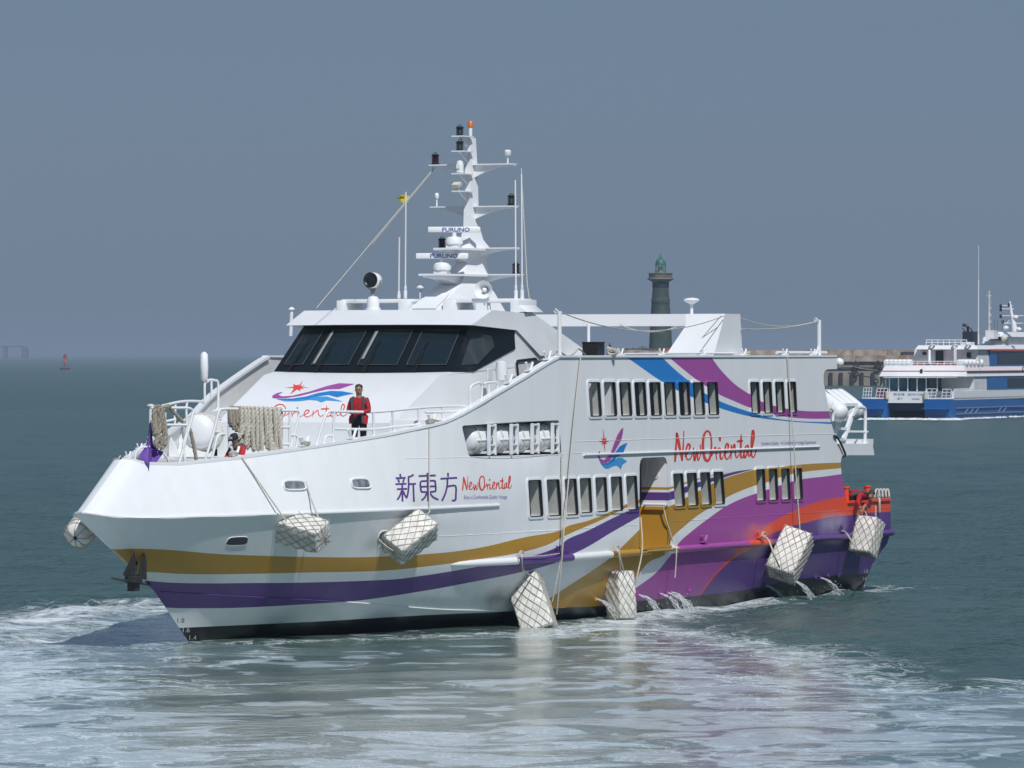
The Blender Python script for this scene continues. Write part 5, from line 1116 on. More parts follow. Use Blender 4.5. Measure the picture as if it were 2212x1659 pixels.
b_ = B(); p = pm
for k in range(3): b_.tube([p + Vector((.09 * k, .13 * math.cos(t) + .05 * k, .07 * math.sin(t + k) - .06 + .02 * k)) for t in np.linspace(0, 2 * math.pi, 12)[:-1]], .03, 6, closed=True)
tag(b_.build('rope_pile', ropem, None, smooth=60), 'small pile of white rope aft of the black chest on the roof', 'rope')
p = ony(*ZC(480, 1140), -3.8); b_ = B()
b_.tube(smooth_path([p + Vector((-1.3, 0, -.06)), p + Vector((-.9, 0, .05)), p + Vector((-.4, 0, -.06)), p + Vector((.1, .05, .0)), p + Vector((.5, .1, .12)), p + Vector((.9, .1, -.04))], 5), .022, 6); tag(b_.build('rope', ropem, None, smooth=60), 'slack white rope lying on the roof edge forward of the black chest', 'rope')
for (f_, x, y) in ((Z6, 570, 435), (Z6, 880, 432)):
    p = ony(*f_(x, y), -3.85); b_ = B()
    for k in range(3): b_.tube([p + Vector((.12 * math.cos(t), .09 * math.sin(t), -.06 + .05 * k)) for t in np.linspace(0, 2 * math.pi, 12)[:-1]], .032, 6, closed=True)
    tag(b_.build('rope_turns', ropem, None, smooth=60), 'white rope turns on the roof edge just aft of the gantry' if x < 700 else 'white rope turns on the roof edge above the after upper windows', 'rope', 'rope turns on the roof edge')
p = Vector((32.3, -3.0, 2.45)); b_ = B()
for k in range(4): b_.tube(smooth_path([ony(*Z8(1925 + 40 * k, 665), -3.4), ony(*Z8(1945 + 38 * k, 585), -3.3), ony(*Z8(1975 + 36 * k, 580), -3.3), ony(*Z8(1985 + 36 * k, 660), -3.5)], 4), .032, 6)
b_.tube(smooth_path([ony(*Z8(1975, 670), -4.0), ony(*Z8(1985, 690), -4.18), ony(*Z8(1988, 825), -4.17)], 3), .03, 6); tag(b_.build('stern_rope', ropem, None, smooth=60), 'white mooring rope looped over the orange stern fairleads', 'rope')
rope('white rope end hanging over the orange and purple stern quarter', [surf(*Z8(1942, 755), .03), surf(*Z8(1942, 885), .04)], .025, 'rope ends at the stern')

# ------------------------------------------------------------------ people
def person(label, J, bones, extras, hat=None, hair=True):
    """J: name -> (position, radius, material index); bones: pairs of names. One skinned body mesh; 0 skin 1 top 2 trousers 3 shoes 4 accent"""
    names_ = list(J); idx = {n: i for i, n in enumerate(names_)}
    me = bpy.data.meshes.new('body'); me.from_pydata([J[n][0] for n in names_], [(idx[a], idx[b_]) for a, b_ in bones], [])
    o = bpy.data.objects.new('body', me); COL.objects.link(o)
    o.modifiers.new('s', 'SKIN'); sd_ = o.modifiers.new('u', 'SUBSURF'); sd_.levels = 2; sd_.render_levels = 2
    for i, n in enumerate(names_):
        r = J[n][1]; me.skin_vertices[0].data[i].radius = r if isinstance(r, tuple) else (r, r)
    me.skin_vertices[0].data[idx['pelvis']].use_root = True
    dg = bpy.context.evaluated_depsgraph_get(); em = bpy.data.meshes.new_from_object(o.evaluated_get(dg)); bpy.data.objects.remove(o); bpy.data.meshes.remove(me)
    b_ = B(); segs = [(Vector(J[a][0]), Vector(J[c][0]), J[a][2], J[c][2]) for a, c in bones]
    vs = [v.co.copy() for v in em.vertices]
    for p in em.polygons:
        c = Vector(p.center); best = None
        for a, d, m1, m2 in segs:
            ab = d - a; t = min(max((c - a).dot(ab) / (ab.length_squared + 1e-9), 0), 1); ds = (c - (a + ab * t)).length
            if best is None or ds < best[0]: best = (ds, m1 if t < .5 else m2)
        b_.mi = best[1]; b_.f.append(tuple(p.vertices)); b_.m.append(b_.mi)
    b_.v = [tuple(v) for v in vs]; bpy.data.meshes.remove(em)
    # face
    head = Vector(J['head'][0]); face = Vector(extras['face']).normalized(); up = Vector(extras.get('up', (0, 0, 1))).normalized(); sd2 = face.cross(up).normalized(); up = sd2.cross(face).normalized()
    b_.mi = 0
    b_.lathe([(.02, -.115), (.062, -.10), (.078, -.03), (.082, .03), (.078, .08), (.05, .12), (.01, .132)], 14, at=head, axis=up)
    b_.prism([head + face * .078 + up * .02 + sd2 * .004, head + face * .074 - up * .022 + sd2 * .016, head + face * .104 - up * .02, head + face * .074 - up * .022 - sd2 * .016], face * .004)
    for s in (-1, 1):
        b_.lathe([(.004, -.012), (.024, -.004), (.022, .008), (.004, .012)], 8, at=head + sd2 * s * .083, axis=sd2 * s)
    b_.mi = 4
    for s in (-1, 1): b_.lathe([(.002, -.004), (.011, 0), (.002, .004)], 8, at=head + face * .077 + sd2 * s * .03 + up * .018, axis=face)
    b_.prism([head + face * .078 - up * .055 + sd2 * .022, head + face * .078 - up * .061 + sd2 * .02, head + face * .078 - up * .061 - sd2 * .02, head + face * .078 - up * .055 - sd2 * .022], face * .003)
    # hands: palm and five fingers
    b_.mi = 0
    for wr, hd, thumb in extras['hands']:
        wv, hv = Vector(wr), Vector(hd); d = (hv - wv).normalized(); tv = Vector(thumb); tv = (tv - d * tv.dot(d)).normalized(); nn = d.cross(tv)
        b_.tube([wv, wv + d * .04, wv + d * .085], [.026, .034, .030], 8)
        for k, ln in enumerate((.066, .076, .070, .054)):
            off = tv * (.028 - .019 * k); b_.tube([wv + d * .075 + off, wv + d * (.075 + ln * .5) + off + nn * .010, wv + d * (.075 + ln * .85) + off + nn * .034], [.0095, .009, .007], 6)
        b_.tube([wv + d * .03 + tv * .024, wv + d * .062 + tv * .052, wv + d * .092 + tv * .056 + nn * .012], [.012, .010, .008], 6)
    root = thing('person', label, 'person', 'crew of the ferry'); root['kind'] = 'thing'
    body = b_.build('body', extras['mats'], root, smooth=180, fix=False)
    if hair:
        hb_ = B(); hb_.lathe([(.080, -.02), (.090, .04), (.094, .08), (.074, .128), (.01, .150)], 14, at=head - face * .018, axis=up); hb_.build('hair', hairm, root, smooth=60)
    if hat:
        c_ = B(); c_.lathe([(.100, .015), (.101, .06), (.088, .115), (.05, .142), (.005, .150)], 16, at=head - face * .006, axis=up); c_.prism([head + face * .09 + up * .03 + sd2 * .07, head + face * .17 + up * .02 + sd2 * .04, head + face * .17 + up * .02 - sd2 * .04, head + face * .09 + up * .03 - sd2 * .07], up * .012); cap = c_.build('cap', navycloth, root, smooth=60)
        e = B(); e.prism([head + face * .093 + up * .10 + sd2 * .035, head + face * .101 + up * .05 + sd2 * .04, head + face * .101 + up * .05 - sd2 * .04, head + face * .093 + up * .10 - sd2 * .035], face * .004); e.build('cap_emblem', white, cap)
    return root, body
toward = camdir(0, 0, 1); rgt = Vector((RIGHT[0], RIGHT[1], 0))
def frame(base, f):          # person space: x = their left, y = forwards, z up
    f = Vector(f); f.z = 0; f.normalize(); l_ = Vector((-f.y, f.x, 0)); base = Vector(base)
    return lambda x, y, z: tuple(base + l_ * x + f * y + Vector((0, 0, z)))
# standing man at the handrail
pos = ony(776, 832, -2.45); base = (pos.x, pos.y, pos.z - 1.73)
W = frame(base, toward * 1.0 + rgt * -.35)
J = {'pelvis': (W(0, 0, .96), (.155, .12), 2), 'waist': (W(0, .01, 1.08), (.16, .125), 1), 'chest': (W(0, 0, 1.28), (.19, .13), 1), 'neckb': (W(0, 0, 1.42), (.10, .09), 1), 'neck': (W(0, .015, 1.50), (.058, .058), 0), 'head': (W(0, .03, 1.61), (.085, .095), 0), 'crown': (W(0, .02, 1.69), (.06, .07), 0),
     'lsh': (W(.19, 0, 1.39), .075, 1), 'lel': (W(.26, .03, 1.12), .062, 1), 'lwr': (W(.07, .24, 1.10), .045, 1), 'rsh': (W(-.19, 0, 1.39), .075, 1), 'rel': (W(-.27, .0, 1.12), .062, 1), 'rwr': (W(-.06, .24, 1.09), .045, 1),
     'lhip': (W(.10, 0, .88), .105, 2), 'lkn': (W(.11, .02, .48), .072, 2), 'lan': (W(.12, 0, .09), .05, 2), 'lto': (W(.13, .16, .045), .042, 3), 'rhip': (W(-.10, 0, .88), .105, 2), 'rkn': (W(-.11, .02, .48), .072, 2), 'ran': (W(-.13, 0, .09), .05, 2), 'rto': (W(-.15, .16, .045), .042, 3)}
BONES = [('pelvis', 'waist'), ('waist', 'chest'), ('chest', 'neckb'), ('neckb', 'neck'), ('neck', 'head'), ('head', 'crown'), ('chest', 'lsh'), ('lsh', 'lel'), ('lel', 'lwr'), ('chest', 'rsh'), ('rsh', 'rel'), ('rel', 'rwr'), ('pelvis', 'lhip'), ('lhip', 'lkn'), ('lkn', 'lan'), ('lan', 'lto'), ('pelvis', 'rhip'), ('rhip', 'rkn'), ('rkn', 'ran'), ('ran', 'rto')]
face = toward + rgt * -.1
r1, _b = person('man in an open red jacket and dark trousers standing at the bow handrail', J, BONES,
       dict(face=face, hands=[(W(.07, .24, 1.10), W(-.03, .33, 1.10), (0, 0, 1)), (W(-.06, .24, 1.09), W(.02, .33, 1.08), (0, 0, 1))], mats=[skinm, jacketm, navycloth, black, hairm]))
b_ = B()       # dark yoke and open front of the jacket
for s in (-1, 1): b_.tube([W(s * .10, .05, 1.45), W(s * .165, .065, 1.38), W(s * .14, .115, 1.25), W(s * .13, .13, 1.05), W(s * .13, .135, .86)], [.04, .055, .03, .028, .03], 7)
b_.build('jacket_facing', darkcloth, r1, smooth=60)
b_ = B()
for s in (-1, 1): b_.tube([W(s * .16, .05, 1.02), W(s * .165, .06, .92), W(s * .16, .06, .83)], [.06, .075, .07], 8)
b_.tube([W(.16, -.08, 1.0), W(.0, -.12, .92), W(-.16, -.08, 1.0)], [.06, .08, .06], 8); b_.build('jacket_hem', jacketm, r1, smooth=60)
h = Vector(J['head'][0]); b_ = B(); fN = Vector(face).normalized(); sN = fN.cross(Vector((0, 0, 1)))
for s in (-1, 1): b_.tube([h + fN * .088 + sN * (s * .032 + .022 * math.cos(t)) + Vector((0, 0, .018 + .016 * math.sin(t))) for t in np.linspace(0, 2 * math.pi, 11)[:-1]], .003, 4, closed=True)
b_.build('spectacles', darkcloth, r1)
# capped crewman at the bow, bent over the cleat
pos = inner(514, 938, .42); base = (pos.x + .05, pos.y, pos.z - 1.62)
W = frame(base, toward * .7 + rgt * -.7)
J2 = {'pelvis': (W(0, -.06, .90), (.155, .13), 2), 'waist': (W(0, 0, 1.02), (.17, .13), 1), 'chest': (W(0, .05, 1.20), (.20, .14), 1), 'neckb': (W(0, .08, 1.33), (.10, .09), 4), 'neck': (W(0, .10, 1.40), (.058, .058), 0), 'head': (W(0, .14, 1.50), (.085, .095), 0), 'crown': (W(0, .13, 1.58), (.06, .07), 0),
      'lsh': (W(.19, .05, 1.30), .082, 1), 'lel': (W(.25, .16, 1.08), .060, 1), 'lwr': (W(.10, .36, 1.00), .042, 0), 'rsh': (W(-.19, .05, 1.30), .082, 1), 'rel': (W(-.25, .16, 1.08), .060, 1), 'rwr': (W(-.10, .38, 1.00), .042, 0),
      'lhip': (W(.10, -.06, .82), .105, 2), 'lkn': (W(.11, .06, .46), .072, 2), 'lan': (W(.12, -.02, .09), .05, 2), 'lto': (W(.13, .14, .045), .042, 3), 'rhip': (W(-.10, -.06, .82), .105, 2), 'rkn': (W(-.11, .06, .46), .072, 2), 'ran': (W(-.13, -.02, .09), .05, 2), 'rto': (W(-.15, .14, .045), .042, 3)}
f2 = toward * .6 + rgt * -.5 + Vector((0, 0, -.28))
r2, _b = person('crewman in a dark cap and red shirt bent behind the bow bulwark', J2, BONES, dict(face=f2, hands=[(W(.10, .36, 1.00), W(.04, .45, .95), (0, 0, 1)), (W(-.10, .38, 1.00), W(-.04, .46, .95), (0, 0, 1))], mats=[skinm, jacketm, navycloth, black, darkcloth]), hat=True)
b_ = B(); b_.tube([W(.10, .02, 1.36), W(.05, .14, 1.33), W(0, .19, 1.29)], [.05, .05, .03], 7); b_.tube([W(-.10, .02, 1.36), W(-.05, .14, 1.33), W(0, .19, 1.29)], [.05, .05, .03], 7); b_.tube([W(.12, -.06, 1.33), W(0, -.08, 1.37), W(-.12, -.06, 1.33)], .05, 7); b_.build('collar', darkcloth, r2, smooth=60)
# crewman bending over the stern bulwark
P3 = lambda x, y, yy: tuple(ony(*Z8(x, y), yy))
hip = Vector(P3(1660, 640, -3.75)); hip.z = 2.66
J3 = {'pelvis': (tuple(hip), (.15, .14), 2), 'waist': (P3(1700, 620, -3.85), (.17, .15), 1), 'chest': (P3(1790, 630, -4.02), (.19, .16), 1), 'neckb': (P3(1840, 640, -4.12), (.10, .09), 4), 'neck': (P3(1860, 640, -4.16), (.06, .06), 4), 'head': (P3(1890, 640, -4.22), (.09, .09), 4), 'crown': (P3(1905, 665, -4.25), (.07, .07), 4),
      'lsh': (P3(1765, 640, -4.18), .082, 1), 'lel': (P3(1745, 720, -4.30), .065, 1), 'lwr': (P3(1775, 800, -4.36), .045, 0), 'rsh': (P3(1820, 620, -3.90), .08, 1), 'rel': (P3(1850, 720, -4.14), .062, 1), 'rwr': (P3(1800, 790, -4.30), .045, 0),
      'lhip': (tuple(hip + Vector((0, -.10, -.06))), .105, 2), 'lkn': (tuple(hip + Vector((.02, -.09, -.45))), .072, 2), 'lan': (tuple(hip + Vector((-.08, -.1, -.82))), .05, 2), 'lto': (tuple(hip + Vector((.08, -.12, -.865))), .042, 3), 'rhip': (tuple(hip + Vector((0, .10, -.06))), .105, 2), 'rkn': (tuple(hip + Vector((.02, .11, -.45))), .072, 2), 'ran': (tuple(hip + Vector((-.08, .12, -.82))), .05, 2), 'rto': (tuple(hip + Vector((.08, .12, -.865))), .042, 3)}
r3, _b = person('crewman in a red and grey jacket bending over the orange stern bulwark', J3, BONES, dict(face=(.55, -.35, -.75), up=(.75, -.3, .6), hands=[(P3(1775, 800, -4.36), P3(1790, 850, -4.4), tuple(RIGHT) + (0,)), (P3(1800, 790, -4.30), P3(1805, 850, -4.38), tuple(RIGHT) + (0,))], mats=[skinm, jacketm, navycloth, black, hairm]))
b_ = B(); b_.tube([P3(1680, 640, -3.98), P3(1740, 612, -4.12), P3(1800, 605, -4.17), P3(1850, 620, -4.18)], [.05, .06, .055, .05], 8); b_.build('shoulder_panel', darkcloth, r3, smooth=60)

# ------------------------------------------------------------------ water jets from the hull side
jetm = mat('white falling water', (.78, .82, .84), .35, noise=.2, scale=20); jetm.node_tree.nodes['Principled BSDF'].inputs['Alpha'].default_value = .55
for i, (f_, x0_, y0_, x1_, y1_, w) in enumerate(((Z7, 770, 998, 870, 1165, .045), (Z7, 1112, 965, 1225, 1115, .05), (Z7, 1285, 955, 1375, 1100, .045), (Z7, 1345, 950, 1440, 1090, .04), (Z7, 1375, 945, 1478, 1092, .055), (Z8, 720, 1640, 800, 1740, .03), (Z8, 1018, 1590, 1110, 1690, .055), (Z8, 1330, 1555, 1400, 1660, .045))):
    a = surf(*f_(x0_, y0_), .01); e = surf(*f_(x1_, y1_), .02); e.y = a.y - .75 * math.sqrt(max(a.z, .1)); e.z = -.02; e.x = onz(*f_(x1_, y1_), 0).x if False else a.x + .25
    b_ = B(); n = 12
    for s in range(12):
        ph = rng.uniform(0, 6, 3); pts = []; rs = []
        for k in range(n + 1):
            t = k / n; p = a.lerp(e, t); p.z = a.z + (e.z - a.z) * t ** 1.9; sp = .02 + .10 * t * w / .05
            pts.append(p + Vector((sp * math.sin(ph[0] + 7 * t) * .7, sp * math.sin(ph[1] + 6 * t) * .7, sp * .4 * math.sin(ph[2] + 9 * t)))); rs.append(w * (.09 + .20 * abs(math.sin(ph[0] + 17 * t)) * abs(math.sin(ph[1] + 29 * t))) * (1 - .3 * t))
        b_.tube(pts, rs, 6)
    for k in range(40):
        q = a.lerp(e, 1 - abs(rng.normal(0, .25)))*1.0; q.z = a.z + (e.z - a.z) * max(0, (q.y - a.y) / (e.y - a.y)) ** 1.9; q = q + Vector((rng.normal(0, .14), rng.normal(0, .14), abs(rng.normal(0, .05)))); rr3 = rng.uniform(.004, .013); b_.lathe([(.002, -rr3), (rr3, 0), (.002, rr3)], 5, at=q)
    where = ['just forward of the upright fender', 'just aft of the upright fender', 'second aft of the upright fender', 'forward of the close magenta pair', 'after one of the close magenta pair', 'thin one before the roof-hung fender', 'below the roof-hung fender', 'nearest the stern draft marks'][i]
    tag(b_.build('water_jet', jetm, None, smooth=60), 'white jet of water falling from the hull, ' + where, 'water jet', 'water jets from the hull side', 'thing')
    b2 = B(); b2.lathe([(.06, 0), (.06, .04), (.035, .045)], 10, at=a + Vector((0, .02, 0)), axis=(0, -1, .0)); part(b2, 'outlet', magm if f_ is Z7 and i else (goldm if i == 0 else purplem))
for (f_, x, y) in ((Z7, 1520, 930), (Z8, 1410, 1530), (Z8, 1520, 1525), (Z8, 1270, 1545)):
    a = surf(*f_(x, y), .0); b2 = B(); b2.lathe([(.06, 0), (.06, .04), (.035, .045)], 10, at=a, axis=(0, -1, 0)); part(b2, 'outlet', magm if f_ is Z7 else purplem)

# ------------------------------------------------------------------ second ferry, stern towards us, under way by the breakwater
DF = 560.0; SCF = DF / FPX; fa = R(20)
f_fwd = Vector((FWD[0] * math.cos(fa) + RIGHT[0] * math.sin(fa), FWD[1] * math.cos(fa) + RIGHT[1] * math.sin(fa), 0)); f_rt = Vector((f_fwd.y, -f_fwd.x, 0))
FO = atd(*ZH(690, 1340), DF); FO.z = 0
ferry2 = thing('catamaran_ferry', 'blue and white catamaran ferry seen from astern in front of the breakwater', 'ferry', loc=FO)
class PX(float):                # a lateral position taken from a sight line: slides across as the thing lies further ahead
    def __add__(s, o): return PX(float(s) + o)
    def __sub__(s, o): return PX(float(s) - o)
VOFF, KS = 0.0, .278
def F(u, v, z):
    v = v + VOFF
    if isinstance(u, PX): u = float(u) - v * KS
    return f_rt * u + f_fwd * v + Vector((0, 0, z))        # u to starboard, v forwards
def fu(x): return PX((x - 690) * .16992 * SCF / math.cos(fa) * .985)
def fz(y): return EYE - (ZH(0, y)[1] - HORIZON) * SCF
bblue = mat('ferry blue', (.016, .125, .38), .35, noise=.1, scale=.7); bred = mat('ferry red line', (.55, .06, .04), .4)
dkglass = mat('dark ferry glazing', (.012, .015, .018), .15, spec=.4); cyang = mat('cyan cabin glazing', (.10, .27, .31), .15, noise=.4, scale=.6)
shade = mat('grey white cabin', (.68, .69, .70), .6, noise=.12, scale=.8)
def fbox(b_, u0, u1, v0, v1, z0, z1, du=0, dv=0): 
    u0 = float(u0) - (v0 + VOFF) * KS if isinstance(u0, PX) else u0; u1 = float(u1) - (v0 + VOFF) * KS if isinstance(u1, PX) else u1
    vs = [F(u0, v0, z0), F(u1, v0, z0), F(u1, v1, z0), F(u0, v1, z0), F(u0 + du, v0 + dv, z1), F(u1 - du, v0 + dv, z1), F(u1 - du, v1, z1), F(u0 + du, v1, z1)]
    return b_.add(vs, [(0, 1, 2, 3), (4, 5, 6, 7), (0, 1, 5, 4), (1, 2, 6, 5), (2, 3, 7, 6), (3, 0, 4, 7)])
fp2 = lambda b_, n, m, par=ferry2, **k: b_.build(n, m, par, **k)
HBm = 4.85; LF = 62
for (u0, u1) in ((fu(95), fu(470)), (fu(940), HBm)):
    b_ = B(); zt_ = fz(1100); rows = []
    for v, s, zz in ((0, 1, zt_), (4, 1, zt_), (20, 1, zt_ + .25), (46, .8, zt_ + .9), (LF, .06, zt_ + 1.5)):
        m_ = (u0 + u1) / 2; rows.append([F(m_ + (u0 - m_) * s, v, zz), F(m_ + (u1 - m_) * s, v, zz), F(m_ + (u1 - m_) * s * .96, v + .25 * (v == 0), -.4), F(m_ + (u0 - m_) * s * .96, v + .25 * (v == 0), -.4)])
    b_.grid(rows, close=True); b_.add(rows[0], [(0, 1, 2, 3)]); fp2(b_, 'demihull', bblue)
    b_ = B(); uc = (u0 + u1) / 2; fbox(b_, uc - 1.3, uc + 1.3, -1.0, 0, fz(1225), fz(1210)); [b_.bar(F(uc + s, 0, fz(1300)), F(uc + s, -.9, fz(1225)), .04, 5) for s in (-1, 1)]; fp2(b_, 'swim_platform', bblue)
    b_ = B(); fbox(b_, u0 + .05, u1 - .05, .02, 20, .0, .22); fp2(b_, 'waterline_fouling', mat('brown fouling', (.05, .03, .025), .8))
b_ = B(); fbox(b_, fu(450), fu(950), .6, LF - 8, fz(1150), fz(1005)); fbox(b_, -HBm, HBm, 1.0, LF - 6, fz(1100) - .02, fz(1085)); fp2(b_, 'main_deck', white)
b_ = B(); fbox(b_, fu(470), fu(950), 1.2, LF - 8, .9, fz(1152)); fp2(b_, 'bridge_deck_underside', mat('dark navy underside', (.01, .016, .05), .5))
b_ = B(); fbox(b_, fu(450), fu(935), .3, .6, fz(1150), fz(1005)); board = fp2(b_, 'name_board', white)
def ftext(txt, x0, x1, y0, y1, m, v=.27, par=board):
    uv, fs = letters(txt); t = B(); t.add([F(fu(x0 + (x1 - x0) * a), v, fz(y1) + (fz(y0) - fz(y1)) * c) for a, c in uv], fs); o = fp2(t, 'lettering', m, par, fix=False); return o
navyp = mat('navy print', (.03, .05, .16), .5)
ftext('新五缘', 555, 695, 1025, 1055, navyp); ftext('XIN WU YUAN', 733, 925, 1028, 1055, navyp); ftext('厦门', 602, 665, 1083, 1108, navyp); ftext('XIAMEN', 782, 882, 1090, 1110, navyp)
for x in (475, 960):
    b_ = B()
    for z in (1030, 1075): b_.lathe([(.05, -.25), (.2, -.2), (.22, 0), (.2, .2), (.05, .25)], 12, at=F(fu(x), .1, fz(z)))
    b_.bar(F(fu(x), .1, fz(1110)), F(fu(x), .1, fz(1005)), .08); fp2(b_, 'stern_fender', cream, smooth=50)
# sides
b_ = B(); fbox(b_, HBm - .25, HBm, 1.2, LF - 4, fz(1112), fz(1000)); fp2(b_, 'side_bulwark', white)
b_ = B()
for z in (1215, 1290): fbox(b_, HBm, HBm + .12, 2, LF - 6, fz(z) - .06, fz(z) + .03)
for v in (5, 7, 9, 18, 20): b_.bar(F(HBm + .08, v, fz(1290)), F(HBm + .08, v + 1.4, fz(1215)), .05, 5)
fp2(b_, 'fender_rails', mat('pale blue rail', (.20, .28, .45), .4))
b_ = B(); fbox(b_, -HBm + .3, HBm - .05, 9, LF - 7, fz(1100), fz(815)); fp2(b_, 'lower_cabin', shade)
b_ = B(); fbox(b_, HBm - .03, HBm + .02, 14.0, LF - 7, fz(985), fz(800)); fp2(b_, 'side_panel', bblue)
b_ = B(); fbox(b_, HBm, HBm + .04, 22.0, LF - 9, fz(970), fz(845)); fp2(b_, 'side_window', dkglass)
b_ = B(); fbox(b_, -HBm + .5, fu(1150), 8.9, 9.0, fz(990), fz(830)); fp2(b_, 'after_glazing', cyang)
b_ = B()
for x in (745, 990, 1150): fbox(b_, fu(x) - .35, fu(x), 8.8, 8.92, fz(1050), fz(850))
fp2(b_, 'doorway', mat('dark teal doorway', (.03, .07, .08), .3))
for x in (500, 615, 732, 850, 965, 1105):
    b_ = B(); b_.bar(F(fu(x), 1.6, fz(1000)), F(fu(x), 1.6, fz(825)), .06, 6); fp2(b_, 'awning_post', white)
b_ = B(); fbox(b_, fu(420), fu(1190), .8, 9, fz(832), fz(822)); fp2(b_, 'awning', shade)
b_ = B(); b_.bar(F(fu(400), 1.0, fz(950)), F(fu(450), 1.6, fz(830)), .05, 6); fp2(b_, 'stay', steel)
b_ = B(); fbox(b_, fu(560), fu(940), 3, 5, fz(1000), fz(965)); fp2(b_, 'blue_cover', mat('blue tarpaulin', (.03, .16, .33), .7, noise=.2))
b_ = B(); fbox(b_, fu(350), fu(440), 2, 3, fz(1095), fz(985)); fp2(b_, 'red_locker', mat('dark red locker', (.22, .02, .03), .6))
def frail(x0, x1, y0, y1, v, n, sl=0.0):
    b_ = B()
    for k in range(4): z = fz(y1) + (fz(y0) - fz(y1)) * k / 3; b_.bar(F(fu(x0 + sl * k / 3), v, z), F(fu(x1 + sl * k / 3), v, z), .035, 5)
    for k in range(n + 1):
        x = x0 + (x1 - x0) * k / n; b_.bar(F(fu(x), v, fz(y1)), F(fu(x + sl), v, fz(y0)), .04, 5)
    fp2(b_, 'guard_rail', white)
frail(165, 270, 960, 1095, .3, 3, 12); frail(325, 460, 965, 1095, .2, 3, 25); frail(960, 1080, 970, 1100, .2, 2, 20); frail(1155, 1265, 975, 1100, .3, 2, 18)
b_ = B()
for k in range(9):
    v = 1.6 + k * .85; b_.tube([F(HBm - .1, v, fz(1020)), F(HBm - .1, v, fz(975)), F(HBm - .1, v + .7, fz(972)), F(HBm - .1, v + .7, fz(1018))], .05, 5)
fp2(b_, 'side_rail', white)
# upper deck, standing some metres forward of the transom
VOFF = 6.0
b_ = B(); fbox(b_, fu(365), HBm + .1, -.2, LF - 8, fz(815), fz(680), .45, .5); fp2(b_, 'upper_deck_fascia', white)
b_ = B(); 
b_.add([F(fu(392), -.005, fz(752)), F(fu(888), -.005, fz(752)), F(fu(888), .035, fz(742)), F(fu(395), .035, fz(742))], [(0, 1, 2, 3)]); b_.add([F(fu(930), -.005, fz(752)), F(HBm - .1, -.005, fz(752)), F(HBm - .13, .035, fz(742)), F(fu(930), .035, fz(742))], [(0, 1, 2, 3)])
fbox(b_, HBm - .14, HBm + .11, 0.3, 24, fz(752), fz(742)); fp2(b_, 'red_stripe', bred)
b_ = B(); fbox(b_, fu(885), fu(915), -.1, .05, fz(775), fz(722)); fp2(b_, 'stern_lamp', black)
b_ = B()
for u0, u1, v in ((fu(425), HBm - .4, .4),):
    for z in (676, 650, 622): b_.bar(F(u0, v, fz(z)), F(u1, v, fz(z)), .035, 5); b_.bar(F(HBm - .4, v, fz(z)), F(HBm - .4, 9, fz(z)), .035, 5)
    for k in range(13): u = (float(u0) - (v + VOFF) * KS) + (u1 - (float(u0) - (v + VOFF) * KS)) * k / 12; b_.bar(F(u, v, fz(680)), F(u + .08, v, fz(622)), .035, 5)
    for k in range(8): b_.bar(F(HBm - .4, 1 + k, fz(680)), F(HBm - .4, 1 + k, fz(622)), .035, 5)
fp2(b_, 'upper_rail', white)
for i, (x0_, n) in enumerate(((470, 6), (1480, 5))):
    for k in range(n):
        b_ = B(); canister(b_, F(fu(x0_ + 55 * k), 1.3, fz(640)) if i == 0 else F(HBm - .75, 1.2 + 1.45 * k, fz(640)), f_fwd if i == 0 else f_rt, .36, 1.3)
        o = b_.build('life_raft', white, None, smooth=50, loc=FO); ORD = ['leftmost', 'second from left', 'third from left', 'fourth from left', 'fifth from left', 'sixth from left']
        tag(o, ORD[k] + (' of six white canisters on left upper rail of far ferry' if i == 0 else ' of five white canisters on right upper rail of far ferry'), 'life raft', 'life rafts on the upper deck of the far ferry')
b_ = B(); fbox(b_, fu(700), fu(1450), 2.5, 4, fz(680), fz(640)); fp2(b_, 'bench', mat('red bench', (.30, .06, .05), .6, noise=.3, scale=1.5))
b_ = B(); fbox(b_, fu(790), HBm - .3, 5.5, LF - 8, fz(680), fz(470), .12, .2); fp2(b_, 'upper_cabin', shade)
for a_ in ((1080, 1178, 680, 485), (1478, 1528, 575, 505), (910, 958, 540, 500)):
    b_ = B(); fbox(b_, fu(a_[0]), fu(a_[1]), 5.45, 5.6, fz(a_[2]), fz(a_[3])); fp2(b_, 'cabin_opening', dkglass)
b_ = B(); fbox(b_, HBm - .36, HBm - .24, 10.0, LF - 8, fz(672), fz(480)); fp2(b_, 'upper_side_panel', bblue)
b_ = B(); fbox(b_, HBm - .26, HBm - .2, 12.9, LF - 9, fz(655), fz(515)); fp2(b_, 'upper_side_window', dkglass)
b_ = B(); fbox(b_, HBm - .36, HBm - .06, 9.6, LF - 8, fz(488), fz(462)); fp2(b_, 'red_side_band', bred)
b_ = B(); fbox(b_, fu(815), HBm - .05, 4.6, LF - 8, fz(468), fz(415), .3, .3); fp2(b_, 'cabin_roof', white)
b_ = B(); fbox(b_, fu(820), fu(1770), 4.58, 4.7, fz(472), fz(467)); fp2(b_, 'roof_red_trim', bred)
b_ = B(); b_.bar(F(fu(1003), 2.0, fz(640)), F(fu(1003), 2.6, fz(480)), .13, 8); fp2(b_, 'crane_post', white)
b_ = B(); [b_.bar(F(fu(1330 + 10 * s), 3.4, fz(650)), F(fu(1330 + 10 * s), 4.4, fz(435)), .05, 6) for s in (-1, 1)]; [b_.bar(F(fu(1320), 3.4 + k * .12, fz(640 - 25 * k)), F(fu(1342), 3.4 + k * .12, fz(640 - 25 * k)), .04, 5) for k in range(8)]; fp2(b_, 'ladder', white)
